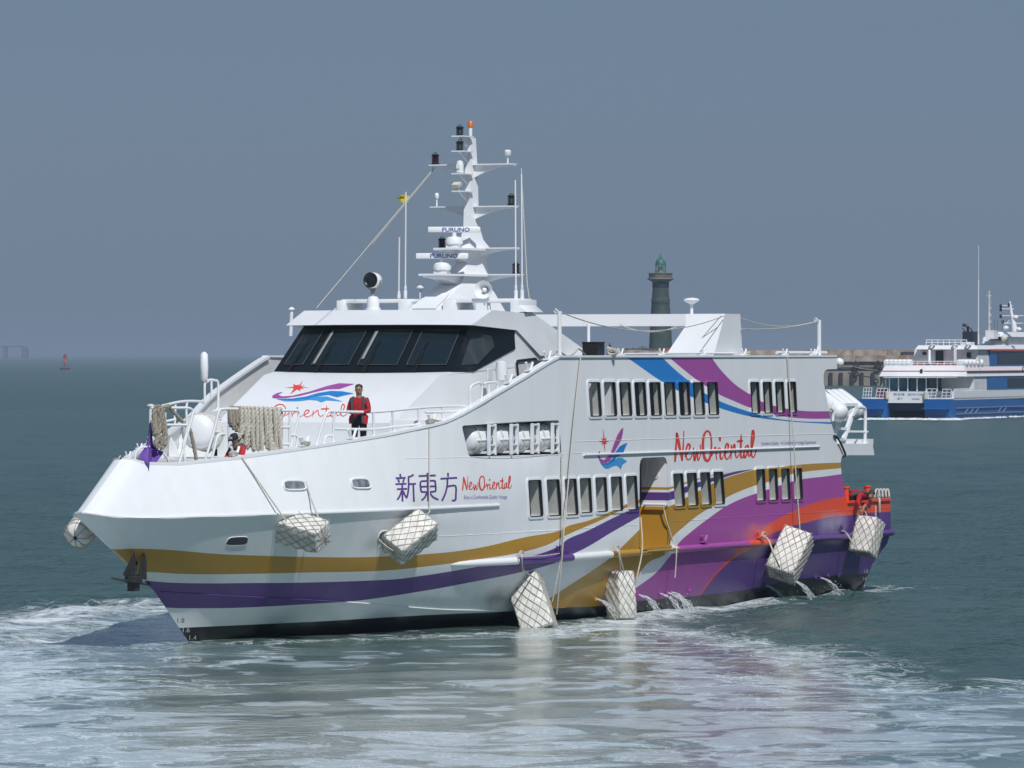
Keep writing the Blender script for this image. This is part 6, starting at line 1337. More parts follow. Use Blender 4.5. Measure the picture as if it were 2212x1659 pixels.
for x in (1040, 1330, 1500):
    b_ = B(); b_.lathe([(.1, 0), (.32, .08), (.34, .16), (.1, .2)], 12, at=F(fu(x), 4.6, fz(425))); b_.bar(F(fu(x), 4.4, fz(425)), F(fu(x) - .2, 3.9, fz(450)), .08, 6); fp2(b_, 'roof_lamp', white, smooth=50)
b_ = B(); zr = fz(415)
for z in (zr + .3, zr + .55): b_.bar(F(fu(960), 6, z), F(fu(1480), 6, z), .04, 5); b_.bar(F(fu(960), 6, z), F(fu(960), 14, z), .04, 5)
for k in range(8): b_.bar(F(fu(960 + 74 * k), 6, zr), F(fu(960 + 74 * k), 6, zr + .55), .04, 5)
fp2(b_, 'roof_rail', white)
b_ = B(); fbox(b_, fu(1400), fu(1520), 6.2, 8, fz(415), fz(372)); fp2(b_, 'roof_locker', white)
b_ = B(); fbox(b_, fu(1425), fu(1560), 8, 9.8, fz(415), fz(235)); fun = fp2(b_, 'funnel', mat('dark navy funnel', (.012, .018, .035), .45, noise=.2))
for x, r, top_ in ((1495, .16, 150), (1450, .06, 190), (1545, .07, 185)):
    b_ = B(); b_.tube([F(fu(x), 8.9, fz(240)), F(fu(x), 8.9, fz(top_ + 30)), F(fu(x) - .12, 8.9, fz(top_ + 8)), F(fu(x) - .45 * r / .16 - .1, 8.9, fz(top_))], r, 9); fp2(b_, 'exhaust_pipe', lampblack, fun, smooth=60)
b_ = B(); b_.bar(F(fu(1630), 10, fz(400)), F(fu(1630), 10, fz(270)), .09, 8); b_.bar(F(fu(1630), 10, fz(270)), F(fu(1632), 10, EYE - (600 - HORIZON) * SCF), .06, 6); b_.bar(F(fu(1632), 10, EYE - (600 - HORIZON) * SCF), F(fu(1634), 10, EYE - (524 - HORIZON) * SCF), .03, 5); fp2(b_, 'whip_antenna', white)
b_ = B(); xm = ZH(0, 0); zt_ = EYE - (Z9(0, 470)[1] - HORIZON) * SCF; b_.bar(F(fu(1775), 16, fz(260)), F(fu(1775), 16, zt_), .12, 8); b_.bar(F(fu(1775) - .3, 16, zt_ - .5), F(fu(1775) + .3, 16, zt_ - .5), .04, 5)
for k in range(4): b_.box(F(fu(1775) + .14, 16, zt_ - 1.1 - .7 * k), (.14, .14, .22))
fp2(b_, 'signal_mast', mat('pale pole', (.6, .6, .58), .5, noise=.3, scale=2))
b_ = B(); fbox(b_, fu(1725), fu(1840), 15.5, 17, fz(330), fz(215)); fp2(b_, 'mast_house', shade)
# bridge
b_ = B(); fbox(b_, fu(1690) - .2, HBm - .9, 17.5, LF - 9, fz(420), fz(300), .2, .5); fp2(b_, 'bridge_house', shade)
b_ = B(); fbox(b_, fu(1790), HBm - 1.0, 17.3, 17.9, fz(345), fz(300)); fp2(b_, 'bridge_window', dkglass)
b_ = B(); fbox(b_, fu(1770), HBm - .5, 17, LF - 9, fz(300), fz(235), .5, .6); fp2(b_, 'bridge_roof', white)
b_ = B(); b_.lathe([(.02, -.34), (.25, -.25), (.34, 0), (.25, .25), (.02, .34)], 14, at=F(fu(1970), 16.5, fz(318))); fp2(b_, 'lamp_globe', cream, smooth=60)
b_ = B(); b_.tube([F(fu(2110), 18, fz(235)), F(fu(2085), 18, fz(60)), F(fu(2068), 18, fz(0)), F(fu(2045), 18, fz(-170))], [.34, .22, .17, .07], 8)
for y, l, r in ((123, 130, 140), (25, 155, 170), (-65, 155, 20), (-110, 155, 0)): b_.bar(F(fu(2080 - l), 18, fz(y)), F(fu(2080 + r), 18, fz(y)), .06, 6)
b_.bar(F(fu(1985), 18, fz(132)), F(fu(2060), 18, fz(70)), .05, 5); mast2 = fp2(b_, 'lattice_mast', white, smooth=60)
for x, y in ((1928, 30), (1953, 105), (1928, -60), (2035, -120), (1928, -105)):
    b_ = B(); b_.lathe([(.1, -.2), (.14, -.1), (.14, .1), (.1, .2)], 10, at=F(fu(x), 18, fz(y))); fp2(b_, 'navigation_light', lampblack, mast2)
for x, y in ((2120, 45), (1993, 185), (2160, 205)):
    b_ = B(); b_.lathe([(.1, -.25), (.3, -.12), (.32, .1), (.1, .25)], 12, at=F(fu(x), 18, fz(y))); fp2(b_, 'radar_dome', white, mast2, smooth=60)
for x in (1845, 1882, 1948):
    b_ = B(); b_.bar(F(fu(x), 16.5, fz(235)), F(fu(x), 16.5, fz(80)), .04, 5); fp2(b_, 'aerial', steel)
t = ftext('C', 2172, 2250, 678, 755, navyp, 0, ferry2); 
VOFF = 0.0
# its bow wash and stern wash
washm = mat('white wash foam', (.72, .76, .77), .7, noise=.3, scale=2)
b_ = B()
for k in range(160):
    u = rng.uniform(-HBm - 1.5, HBm + 1.0); v = rng.normal(-.6, .5); r = rng.uniform(.25, .7); c = F(u, v, -.03)
    b_.lathe([(.01, 0), (r, .02), (r * .8, rng.uniform(.06, .12)), (r * .35, rng.uniform(.12, .2)), (.01, rng.uniform(.2, .24))], 9, at=c)
for k in range(110):
    v = rng.uniform(0, 30); r = rng.uniform(.1, .3); b_.lathe([(.01, 0), (r, .02), (.01, rng.uniform(.08, .2))], 6, at=F(HBm + rng.normal(.25, .2), v, 0))
tag(b_.build('wash', washm, None, smooth=60, loc=FO), None, None, None, 'stuff')

# ------------------------------------------------------------------ breakwater
DBW = 1165.0; SB_ = DBW / FPX; BO = atd(1750, 833, DBW); BO.z = 0
br = Vector((RIGHT[0], RIGHT[1], 0)); bf = Vector((FWD[0], FWD[1], 0))
bw = thing('breakwater', 'long concrete breakwater with dark fender piles behind the ferries', 'breakwater', loc=BO)
def Bp(px, d, z): return br * ((px - 1750) * SB_) + bf * d + Vector((0, 0, z))
def bz(y): return EYE - (y - HORIZON) * SB_
conc = mat('weathered sandy concrete', (.36, .30, .245), .9, noise=.5, scale=.6, bump=.4, bscale=1.2, detail=8); conc2 = mat('stained grey concrete', (.25, .225, .19), .9, noise=.5, scale=.22, bump=.4, bscale=1, detail=8); pile = mat('dark rubber pile', (.022, .022, .025), .8, noise=.3)
def bbox(b_, p0, p1, d0, d1, z0, z1):
    vs = [Bp(p0, d0, z0), Bp(p1, d0, z0), Bp(p1, d1, z0), Bp(p0, d1, z0), Bp(p0, d0, z1), Bp(p1, d0, z1), Bp(p1, d1, z1), Bp(p0, d1, z1)]
    return b_.add(vs, [(0, 1, 2, 3), (4, 5, 6, 7), (0, 1, 5, 4), (1, 2, 6, 5), (2, 3, 7, 6), (3, 0, 4, 7)])
zt_, zs0, zs1, zl = bz(756.5), bz(767.5), bz(775), bz(794)
for k in range(16):
    b_ = B(); p0 = 1312 + 76 * k; bbox(b_, p0, p0 + 75.3, 3.2, 7, zs1 - .5, zt_ + rng.uniform(-.12, .12)); b_.build('parapet_block', conc, bw)
b_ = B(); bbox(b_, 1312, 2530, .6, 6, zs1 - .6, zs0); b_.build('quay_edge', conc, bw)
b_ = B(); bbox(b_, 1312, 2530, 1.2, 6, -2, zs1 - .6); b_.build('quay_wall', conc2, bw)
b_ = B(); bbox(b_, 1312, 2530, .9, 1.3, zl - .35, zl + .1); b_.build('ledge', mat('dark wet concrete', (.05, .047, .042), .8, noise=.3), bw)
orange_dark = mat('worn hazard paint', (.27, .13, .055), .85, noise=.3, scale=1)
for k in range(110):
    if (k // 5) % 2 == 0 or k > 30:
        p0 = 1800 + (k % 5) * 3.6 + (k // 5) * 23.4
        if p0 > 2100: break
        b_ = B(); b_.add([Bp(p0, .585, zs1 + .05), Bp(p0 + 1.9, .585, zs1 + .05), Bp(p0 + 5.2, .585, zs0 - .08), Bp(p0 + 3.3, .585, zs0 - .08)], [(0, 1, 2, 3)]); b_.build('hazard_stripe', orange_dark, bw)
for k, p0 in enumerate((1769, 1791, 1813, 1837, 1858, 1882, 1904, 1927, 1950, 1975, 2000, 2022)):
    b_ = B(); bbox(b_, p0, p0 + 8, .55, 1.3, -1, bz(805)); b_.build('fender_pile', pile, bw, bevel=.1)
for (p0, z0, r) in ((1849, 788, 8), (1897, 788, 9), (1849, 808, 7), (1893, 823, 6)):
    b_ = B(); c = Bp(p0, .35, bz(z0)); rr2 = r * SB_ * .62; b_.tube([c + br * (rr2 * math.cos(t)) + Vector((0, 0, rr2 * 1.2 * math.sin(t))) for t in np.linspace(0, 2 * math.pi, 17)[:-1]], rr2 * .45, 8, closed=True); b_.bar(c, c + Vector((0, 0, 1.2)), .06, 5); b_.build('tyre', pile, bw, smooth=60)
b_ = B(); bbox(b_, 1952, 1976, 2, 4, zs0, bz(760)); bbox(b_, 1948, 1980, 2, 4.4, bz(762.5), bz(760)); tag(b_.build('dark_hut', mat('dark hut', (.04, .042, .045), .7), None, loc=BO), 'small dark flat hut on the breakwater beside the far ferry', 'hut')
b_ = B(); b_.tube([Bp(1836 + 60 * t, 0, bz(790 + 10 * t - 16 * t * (1 - t) * -.4)) for t in np.linspace(0, 1, 8)], .07, 5); tag(b_.build('mooring_line', mat('grey line', (.3, .29, .26), .9), None, loc=BO), 'thin mooring line stretched along the breakwater face', 'rope')

# ------------------------------------------------------------------ lighthouse
DL = 1195.0; SL = DL / FPX; LO = atd(1427, 780, DL); LO.z = 0
lh = thing('lighthouse', 'old dark green lighthouse with a domed lantern behind the after roof', 'lighthouse', loc=LO)
def lz(y): return EYE - (ZC(0, y)[1] - HORIZON) * SL
def lr(w): return w / 2 * .21973 * SL
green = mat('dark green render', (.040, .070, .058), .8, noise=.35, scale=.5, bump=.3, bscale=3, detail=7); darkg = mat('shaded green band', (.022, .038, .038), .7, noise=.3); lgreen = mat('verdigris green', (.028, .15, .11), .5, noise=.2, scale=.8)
b_ = B(); b_.lathe([(lr(238), 0), (lr(232), lz(1130)), (lr(200), lz(780)), (lr(172), lz(620)), (lr(160), lz(520)), (lr(152), lz(440))], 32); b_.build('tower', green, lh, smooth=60)
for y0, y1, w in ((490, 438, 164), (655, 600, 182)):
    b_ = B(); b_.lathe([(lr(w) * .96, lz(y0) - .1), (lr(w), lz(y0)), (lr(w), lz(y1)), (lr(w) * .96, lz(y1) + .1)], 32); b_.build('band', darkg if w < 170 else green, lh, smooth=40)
b_ = B(); b_.lathe([(lr(150), lz(440)), (lr(250), lz(415)), (lr(262), lz(408)), (lr(262), lz(400))], 12); b_.build('gallery_floor', mat('pale gallery stone', (.30, .28, .26), .8, noise=.2), lh)
b_ = B(); n = 8
for k in range(n):
    a0, a1 = 2 * math.pi * (k + .03) / n, 2 * math.pi * (k + .97) / n; r0 = lr(246)
    q = [Vector((r0 * math.cos(a), r0 * math.sin(a), z)) for a, z in ((a0, lz(400)), (a1, lz(400)), (a1, lz(352)), (a0, lz(352)))]; c = B(); c.prism(q, (-math.cos((a0 + a1) / 2) * .12, -math.sin((a0 + a1) / 2) * .12, 0)); c.build('parapet_panel', mat('brown gallery parapet', (.15, .125, .10), .8, noise=.25, scale=1), lh)
b_ = B(); b_.tube([Vector((lr(250) * math.cos(t), lr(250) * math.sin(t), lz(350))) for t in np.linspace(0, 2 * math.pi, 25)[:-1]], .07, 6, closed=True); b_.build('parapet_rail', mat('pale gallery stone', (.3, .28, .26)), lh)
b_ = B(); b_.lathe([(lr(120), lz(400)), (lr(122), lz(345)), (lr(104), lz(328))], 24); b_.build('lantern_base', lgreen, lh, smooth=40)
for k in range(8):
    a = 2 * math.pi * (k + .2) / 8; r0 = lr(98); c = B(); c.bar((r0 * math.cos(a), r0 * math.sin(a), lz(335)), (r0 * math.cos(a), r0 * math.sin(a), lz(265)), .07, 6); c.build('mullion', lgreen, lh)
    a1 = 2 * math.pi * (k + 1.2) / 8; c = B(); r1_ = r0 * .98; c.add([(r1_ * math.cos(a), r1_ * math.sin(a), lz(333)), (r1_ * math.cos(a1), r1_ * math.sin(a1), lz(333)), (r1_ * math.cos(a1), r1_ * math.sin(a1), lz(268)), (r1_ * math.cos(a), r1_ * math.sin(a), lz(268))], [(0, 1, 2, 3)]); c.build('pane', glass('lantern glass', (.5, .55, .55), .12) if k == 0 else MATS['lantern glass'], lh)
b_ = B(); b_.lathe([(.5, lz(330)), (.55, lz(300)), (.3, lz(285))], 12); b_.build('lamp', mat('dark lamp optic', (.08, .12, .11), .3), lh)
b_ = B(); b_.lathe([(lr(108), lz(268)), (lr(106), lz(258)), (lr(98), lz(240)), (lr(80), lz(222)), (lr(55), lz(212)), (lr(28), lz(207)), (lr(22), lz(200)), (lr(30), lz(193)), (lr(20), lz(184)), (lr(6), lz(176)), (lr(4), lz(158))], 24); dome = b_.build('dome', lgreen, lh, smooth=50)
b_ = B(); b_.bar((-.3, 0, lz(165)), (.3, 0, lz(165)), .04, 5); b_.bar((0, -.3, lz(165)), (0, .3, lz(165)), .04, 5); b_.build('weather_vane', darkg, dome)
b_ = B(); bbox(b_, 1357, 1460, 10, 30, -1, bz(752.5)); o = b_.build('lighthouse_platform', mat('dark mossy stone', (.085, .08, .07), .9, noise=.4, scale=.4), None, loc=BO); tag(o, 'dark stone platform at the foot of the green lighthouse', 'platform')
b_ = B(); b_.tube([Bp(1442 + 3.4 * math.cos(t), 2, bz(757) + .33 * math.sin(t)) for t in np.linspace(0, 2 * math.pi, 15)[:-1]], .14, 6, closed=True); tag(b_.build('life_ring', orangem, None, smooth=60, loc=BO), 'tiny orange life ring at the foot of the lighthouse', 'life ring')
b_ = B(); p = BO + Bp(1317.5, 2, 0); cz = bz(757.5); 
b_.bar((0, 0, cz), (0, 0, cz + .8), .16, 6); b_.tube([(0, 0, cz + .75), (0, 0, cz + 1.3)], [.2, .22], 6); b_.lathe([(.02, -.14), (.12, -.06), (.12, .06), (.02, .14)], 8, at=(0, 0, cz + 1.52)); b_.bar((.08, .18, cz + 1.25), (.12, .30, cz + .7), .06, 5); b_.bar((-.08, -.18, cz + 1.25), (-.1, -.32, cz + .7), .06, 5)
tag(b_.build('person', navycloth, None, smooth=60, loc=p), 'tiny dark figure standing on the end of the breakwater', 'person')['kind'] = 'thing'

# ------------------------------------------------------------------ far things: buildings, pier, buoy, small boats
def far_box(name, label, cat, px0, px1, y0, y1, dist, m, extra=()):
    s = dist / FPX; o = atd((px0 + px1) / 2, HORIZON, dist); o.z = 0; root = thing(name, label, cat, loc=o)
    b_ = B(); w = (px1 - px0) * s; h = EYE - (y0 - HORIZON) * s
    for k in range(len(extra) + 1):
        a, c, hh = (0, 1, 1) if k == 0 else extra[k - 1]; u0 = -w / 2 + a * w; u1 = -w / 2 + c * w
        vs = [br * u0, br * u1, br * u1 + bf * w * .6, br * u0 + bf * w * .6]; b_.add(vs + [v + Vector((0, 0, h * hh)) for v in vs], [(0, 1, 2, 3), (4, 5, 6, 7), (0, 1, 5, 4), (1, 2, 6, 5), (2, 3, 7, 6), (3, 0, 4, 7)])
    b_.build('wall', m, root)
    for r_ in range(4):
        for q in range(6):
            b2 = B(); u = -w / 2 + w * (q + .3) / 6; z = h * (.3 + .16 * r_); b2.add([br * u - bf * .05 + Vector((0, 0, z)), br * (u + w / 12) - bf * .05 + Vector((0, 0, z)), br * (u + w / 12) - bf * .05 + Vector((0, 0, z + h * .08)), br * u - bf * .05 + Vector((0, 0, z + h * .08))], [(0, 1, 2, 3)]); b2.build('window', dkglass, root)
    return root
bluegrey = mat('distant bluish facade', (.12, .15, .20), .8, noise=.2, scale=.05)
far_box('distant_building', 'hazy blue block on the skyline just left of the lighthouse foot', 'building', 1380, 1398, 749, 768, 3300, bluegrey, ((.3, .6, 1.08),))
far_box('distant_building', 'hazy narrow tower on the skyline left of the blue block', 'building', 1366, 1370, 750, 768, 3300, bluegrey)
DPI = 8000.0; sp = DPI / FPX; PO = atd(0, HORIZON, DPI); PO.z = 0
pier = thing('far_pier', 'hazy unfinished pier on tall piles at the left of the horizon', 'pier', loc=PO); pm_ = mat('pier concrete', (.035, .038, .045), .9, noise=.3, scale=.1)
def Pp(px, d, y): return br * (px * sp) + bf * d + Vector((0, 0, EYE - (y - HORIZON) * sp))
def pbox(b_, p0, p1, d0, d1, y1, y0):
    vs = [Pp(p0, d0, y1), Pp(p1, d0, y1), Pp(p1, d1, y1), Pp(p0, d1, y1)]; ws_ = [Pp(p0, d0, y0), Pp(p1, d0, y0), Pp(p1, d1, y0), Pp(p0, d1, y0)]
    return b_.add(vs + ws_, [(0, 1, 2, 3), (4, 5, 6, 7), (0, 1, 5, 4), (1, 2, 6, 5), (2, 3, 7, 6), (3, 0, 4, 7)])
b_ = B(); pbox(b_, -90, 57, 0, 5, 749.2, 747.2); b_.build('deck', pm_, pier)
for p0, w in ((-50, 5), (-40, 4), (7, 2.5), (11.5, 4.5), (47, 3.2), (53, 3), (57.5, 4)):
    b_ = B(); pbox(b_, p0, p0 + w, .4, 4, 775.3, 749 if p0 < 53 else 752); b_.build('pile', pm_, pier)
b_ = B(); pbox(b_, 6, 17, 0, 4.5, 753, 751); b_.build('pile_cap', pm_, pier); b_ = B(); pbox(b_, 46, 62, 0, 4.5, 754, 752); b_.build('pile_cap', pm_, pier)
DBU = FPX * EYE / (ZD(0, 722)[1] - HORIZON); su = DBU / FPX; UO = atd(ZD(822, 0)[0], HORIZON, DBU); UO.z = 0
buoy = thing('channel_buoy', 'red channel buoy with a lattice tower floating at the left', 'buoy', loc=UO); bz_ = lambda y: EYE - (ZD(0, y)[1] - HORIZON) * su; bw_ = lambda w: w / 2 * .1709 * su
bred2 = mat('buoy red', (.36, .025, .03), .6, noise=.3, scale=1.5)
b_ = B(); b_.lathe([(bw_(118), -.4), (bw_(126), bz_(718)), (bw_(130), bz_(706)), (bw_(112), bz_(697))], 24); b_.build('float', mat('buoy float dark red', (.09, .018, .03), .7, noise=.3), buoy, smooth=40)
for k in range(4):
    a = math.pi / 4 + k * math.pi / 2; c = B(); c.bar((bw_(70) * math.cos(a), bw_(70) * math.sin(a), bz_(700)), (bw_(38) * math.cos(a), bw_(38) * math.sin(a), bz_(575)), .07, 5); c.build('leg', bred2, buoy)
for (y0, y1, w) in ((674, 655, 30), (628, 600, 52), (580, 540, 42)):
    b_ = B(); b_.lathe([(bw_(w), bz_(y0)), (bw_(w) * 1.02, bz_((y0 + y1) / 2)), (bw_(w), bz_(y1))], 12); b_.build('panel', mat('bright buoy panel', (.75, .09, .06), .6) if w == 52 else bred2, buoy)
b_ = B(); b_.lathe([(bw_(24), bz_(545)), (bw_(26), bz_(532)), (bw_(10), bz_(524))], 10); b_.build('lamp', bred2, buoy)
def small_boat(label, px, y, wpx, m):
    d = FPX * EYE / max(y - HORIZON, 2.2); s = d / FPX; o = atd(px, y, d); o.z = 0; L_ = wpx * s; root = thing('small_boat', label, 'boat', loc=o); b_ = B()
    rows = []
    for t, w, z in ((-.5, .28, .30), (-.2, .32, .28), (.2, .28, .32), (.5, .03, .42)):
        rows.append([br * (L_ * t) + bf * (-w * L_ * .5) + Vector((0, 0, z * L_ * .42)), br * (L_ * t) - bf * (w * L_ * .35) * .6 + Vector((0, 0, -.1)), br * (L_ * t) + bf * (w * L_ * .35) * .6 + Vector((0, 0, -.1)), br * (L_ * t) + bf * (w * L_ * .5) + Vector((0, 0, z * L_ * .42))])
    b_.grid(rows); b_.add(rows[0], [(0, 1, 2, 3)]); b_.build('hull', m, root)
    b_ = B(); b_.box((0, 0, 0), (1, 1, 1)); b_.v = [tuple(br * (v[0] * L_ * .4 - L_ * .05) + bf * (v[1] * L_ * .2) + Vector((0, 0, L_ * .2 + v[2] * L_ * .2))) for v in b_.v]; b_.build('cabin', white, root)
small_boat('tiny white boat on the horizon right of the buoy', ZD(1800, 0)[0], 768.6, 8.5, white)

# ------------------------------------------------------------------ the sea
def seamat(name, near):
    m, t, b = nodes_of(name); N = t.nodes; L = t.links
    tc = N.new('ShaderNodeTexCoord')
    def noise(scale, detail=4, sx=1, sy=1, rough=.55, dist=0.0, rot=0.0):
        mp = N.new('ShaderNodeMapping'); mp.inputs['Scale'].default_value = (sx, sy, 1); mp.inputs['Rotation'].default_value = (0, 0, rot); L.new(tc.outputs['Object'], mp.inputs['Vector'])
        n = N.new('ShaderNodeTexNoise'); n.inputs['Scale'].default_value = scale; n.inputs['Detail'].default_value = detail; n.inputs['Roughness'].default_value = rough; n.inputs['Distortion'].default_value = dist
        L.new(mp.outputs[0], n.inputs['Vector']); return n.outputs['Fac']
    def mr(v, a, c, d=0, e=1, clamp=True):
        r = N.new('ShaderNodeMapRange'); r.clamp = clamp; L.new(v, r.inputs['Value'])
        for k, q in zip(('From Min', 'From Max', 'To Min', 'To Max'), (a, c, d, e)):
            if isinstance(q, (int, float)): r.inputs[k].default_value = q
            else: L.new(q, r.inputs[k])
        return r.outputs[0]
    def mth(op, a, c):
        x = N.new('ShaderNodeMath'); x.operation = op
        for i, q in enumerate((a, c)):
            if isinstance(q, (int, float)): x.inputs[i].default_value = q
            else: L.new(q, x.inputs[i])
        return x.outputs[0]
    def mix(f_, a, c):
        x = N.new('ShaderNodeMix'); x.data_type = 'RGBA'; L.new(f_, x.inputs['Factor'])
        for k, q in (('A', a), ('B', c)):
            if isinstance(q, tuple): x.inputs[k].default_value = (*q, 1)
            else: L.new(q, x.inputs[k])
        return x.outputs['Result']
    va = N.new('ShaderNodeVectorRotate') if False else None
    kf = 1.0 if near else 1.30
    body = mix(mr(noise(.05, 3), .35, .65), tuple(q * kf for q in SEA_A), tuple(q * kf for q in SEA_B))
    b.inputs['IOR'].default_value = 1.33
    chop = noise(2.3, 5, 1, 1, .62, .2); chop2 = noise(7.5, 3, 1, 1, .55)
    hgt = mth('ADD', chop, mth('MULTIPLY', chop2, .22))
    bp = N.new('ShaderNodeBump'); bp.inputs['Distance'].default_value = .55; L.new(hgt, bp.inputs['Height'])
    if near:
        at = N.new('ShaderNodeAttribute'); at.attribute_name = 'milk'; milk = at.outputs['Fac']
        af = N.new('ShaderNodeAttribute'); af.attribute_name = 'foam'; fo = af.outputs['Fac']
        L.new(mr(milk, 0, 1, SEA_CHOP, SEA_CALM), bp.inputs['Strength']); L.new(mr(milk, 0, 1, .36, .5), b.inputs['Specular IOR Level'])
        body = mix(mth('MULTIPLY', milk, mr(noise(.35, 5), .3, .65, .45, 1)), body, SEA_MILK)
        # lacy foam: bright ridges of two warped noises
        n1 = noise(.9, 7, 1, 1, .62, 1.2); n2 = noise(3.2, 6, 1, 1, .65, .8)
        nn = mth('ADD', mth('MULTIPLY', n1, .62), mth('MULTIPLY', n2, .38))
        lo = mr(fo, 0, 1, .74, .37); fm = mth('MULTIPLY', mr(nn, lo, mth('ADD', lo, .16)), .92)
        fm = mth('MULTIPLY', fm, mr(fo, .02, .12))
        # fine film of bubbles left behind
        fa_ = N.new('ShaderNodeAttribute'); fa_.attribute_name = 'film'; fl_ = fa_.outputs['Fac']
        flo = mr(fl_, 0, 1, .66, .38); film = mr(noise(.46, 4, 1, 1, .50, 1.3), flo, mth('ADD', flo, .05))
        film = mth('MULTIPLY', mth('MULTIPLY', film, milk), mr(noise(2.6, 4), .25, .75, .70, 1.0))
        rd = N.new('ShaderNodeMath'); rd.operation = 'ABSOLUTE'; L.new(mth('SUBTRACT', noise(.55, 5, 1, 1, .6, 1.6), .5), rd.inputs[0])
        ln = mth('MULTIPLY', mr(rd.outputs[0], .030, .004), mr(fo, .15, .5)); rd2 = N.new('ShaderNodeMath'); rd2.operation = 'ABSOLUTE'; L.new(mth('SUBTRACT', noise(1.5, 4, 1, 1, .6, 1.2), .5), rd2.inputs[0])
        fm = mth('MAXIMUM', fm, mth('MULTIPLY', mth('MAXIMUM', ln, mth('MULTIPLY', mr(rd2.outputs[0], .035, .006), mr(fo, .45, .9))), .65))
        col = mix(film, body, (.50, .61, .66)); col = mix(fm, col, (.74, .79, .82)); L.new(col, b.inputs['Base Color'])
        L.new(mth('ADD', mth('MULTIPLY', fm, .5), mth('ADD', mth('MULTIPLY', film, .10), mr(milk, 0, 1, .25, .045))), b.inputs['Roughness'])
    else:
        bp.inputs['Strength'].default_value = 1.0; bp.inputs['Distance'].default_value = 1.6; b.inputs['Specular IOR Level'].default_value = .38; L.new(body, b.inputs['Base Color']); b.inputs['Roughness'].default_value = .25
    L.new(bp.outputs[0], b.inputs['Normal'])
    return m
SEA_A, SEA_B, SEA_MILK = (.052, .112, .106), (.062, .127, .119), (.115, .18, .157)
SEA_CHOP, SEA_CALM, SEA_FILM = 1.0, .05, 1.0
R2 = Vector((RIGHT[0], RIGHT[1], 0)); F2 = Vector((FWD[0], FWD[1], 0)); C2 = Vector((CAM[0], CAM[1], 0))
D0, LW, nl = 70.0, 72.0, 450
dd = [D0]
while dd[-1] < 660: dd.append(dd[-1] + (.27 if dd[-1] < 200 else .27 + (dd[-1] - 200) * .0115))
dd = np.array(dd); nd = len(dd); D1 = float(dd[-1]); ll = np.linspace(-LW, LW, nl); DDg, LLg = np.meshgrid(dd, ll, indexing='ij')
X = CAM[0] + DDg * FWD[0] + LLg * RIGHT[0]; Y = CAM[1] + DDg * FWD[1] + LLg * RIGHT[1]
def polyw(pts): return np.array([tuple(onz(*p, 0))[:2] for p in pts])
def inside(poly, X, Y):
    c = np.zeros(X.shape, bool); n = len(poly)
    for i in range(n):
        (x1, y1), (x2, y2) = poly[i], poly[(i + 1) % n]
        with np.errstate(divide='ignore', invalid='ignore'): c ^= ((y1 > Y) != (y2 > Y)) & (X < (x2 - x1) * (Y - y1) / (y2 - y1 + 1e-12) + x1)
    return c
def seg_d(poly, X, Y, closed=True):
    best = np.full(X.shape, 1e9); n = len(poly)
    for i in range(n if closed else n - 1):
        a, c = poly[i], poly[(i + 1) % n]; d = c - a; l2 = d @ d + 1e-9; t = np.clip(((X - a[0]) * d[0] + (Y - a[1]) * d[1]) / l2, 0, 1)
        best = np.minimum(best, np.hypot(X - a[0] - t * d[0], Y - a[1] - t * d[1]))
    return best
MILKP = polyw([(-300, 1352), (0, 1341), (120, 1322), (250, 1316), (345, 1300), (420, 1290), (900, 1290), (1300, 1320), (1480, 1308), (1600, 1302), (1520, 1330), (1470, 1352), (1560, 1376), (1700, 1403), (1830, 1432), (1862, 1452), (1900, 1468), (2000, 1490), (2100, 1490), (2212, 1472), (2600, 1440), (2600, 2200), (-300, 2200)])
ins = inside(MILKP, X, Y); de = seg_d(MILKP, X, Y); milk = np.clip(np.where(ins, .5 + de / 2.0, .5 - de / 1.2), 0, 1)
def blob(pts, w, closed=False): return np.exp(-(seg_d(polyw(pts), X, Y, closed) / w) ** 2)
def area(pts, soft): P = polyw(pts); d = seg_d(P, X, Y); return np.clip(np.where(inside(P, X, Y), .5 + d / soft, .5 - d / soft), 0, 1)
foam = np.zeros_like(X)
foam = np.maximum(foam, .95 * blob([(-200, 1362), (0, 1350), (90, 1340), (180, 1325), (260, 1318), (345, 1308)], 3.2))
foam = np.maximum(foam, .80 * area([(-200, 1345), (350, 1310), (420, 1388), (330, 1405), (120, 1400), (60, 1440), (-200, 1520)], 4.0))
foam = np.maximum(foam, .72 * area([(-200, 1400), (110, 1398), (230, 1450), (330, 1485), (250, 1520), (120, 1570), (-200, 1600)], 3.0))
foam = np.maximum(foam, .62 * area([(-200, 1560), (300, 1520), (420, 1660), (-200, 1800)], 3.0))
foam = np.maximum(foam, .62 * blob([(120, 1402), (230, 1440), (330, 1476), (430, 1490)], 1.1)); foam = np.maximum(foam, .60 * blob([(330, 1402), (420, 1440), (520, 1432), (600, 1400)], .7)); foam = np.maximum(foam, .45 * blob([(400, 1470), (600, 1478), (800, 1472), (1000, 1480)], .8))
foam = np.maximum(foam, .90 * blob([(1190, 1372), (1300, 1350), (1400, 1330), (1480, 1316), (1600, 1302)], 1.8))
foam = np.maximum(foam, .75 * blob([(1330, 1352), (1420, 1356), (1500, 1372), (1560, 1386), (1640, 1398), (1760, 1422), (1850, 1446)], 1.9))
foam = np.maximum(foam, .66 * blob([(1700, 1440), (1860, 1470), (1980, 1494), (2090, 1496), (2212, 1478), (2500, 1450)], 1.3))
foam = np.maximum(foam, .50 * blob([(1500, 1450), (1700, 1480), (1900, 1510), (2212, 1520)], 1.3)); foam = np.maximum(foam, .50 * blob([(1700, 1530), (1950, 1545), (2212, 1530)], .9))
foam = np.maximum(foam, .42 * area([(1250, 1365), (1600, 1395), (1900, 1480), (2300, 1480), (2300, 1620), (1500, 1560), (1200, 1420)], 4.0))
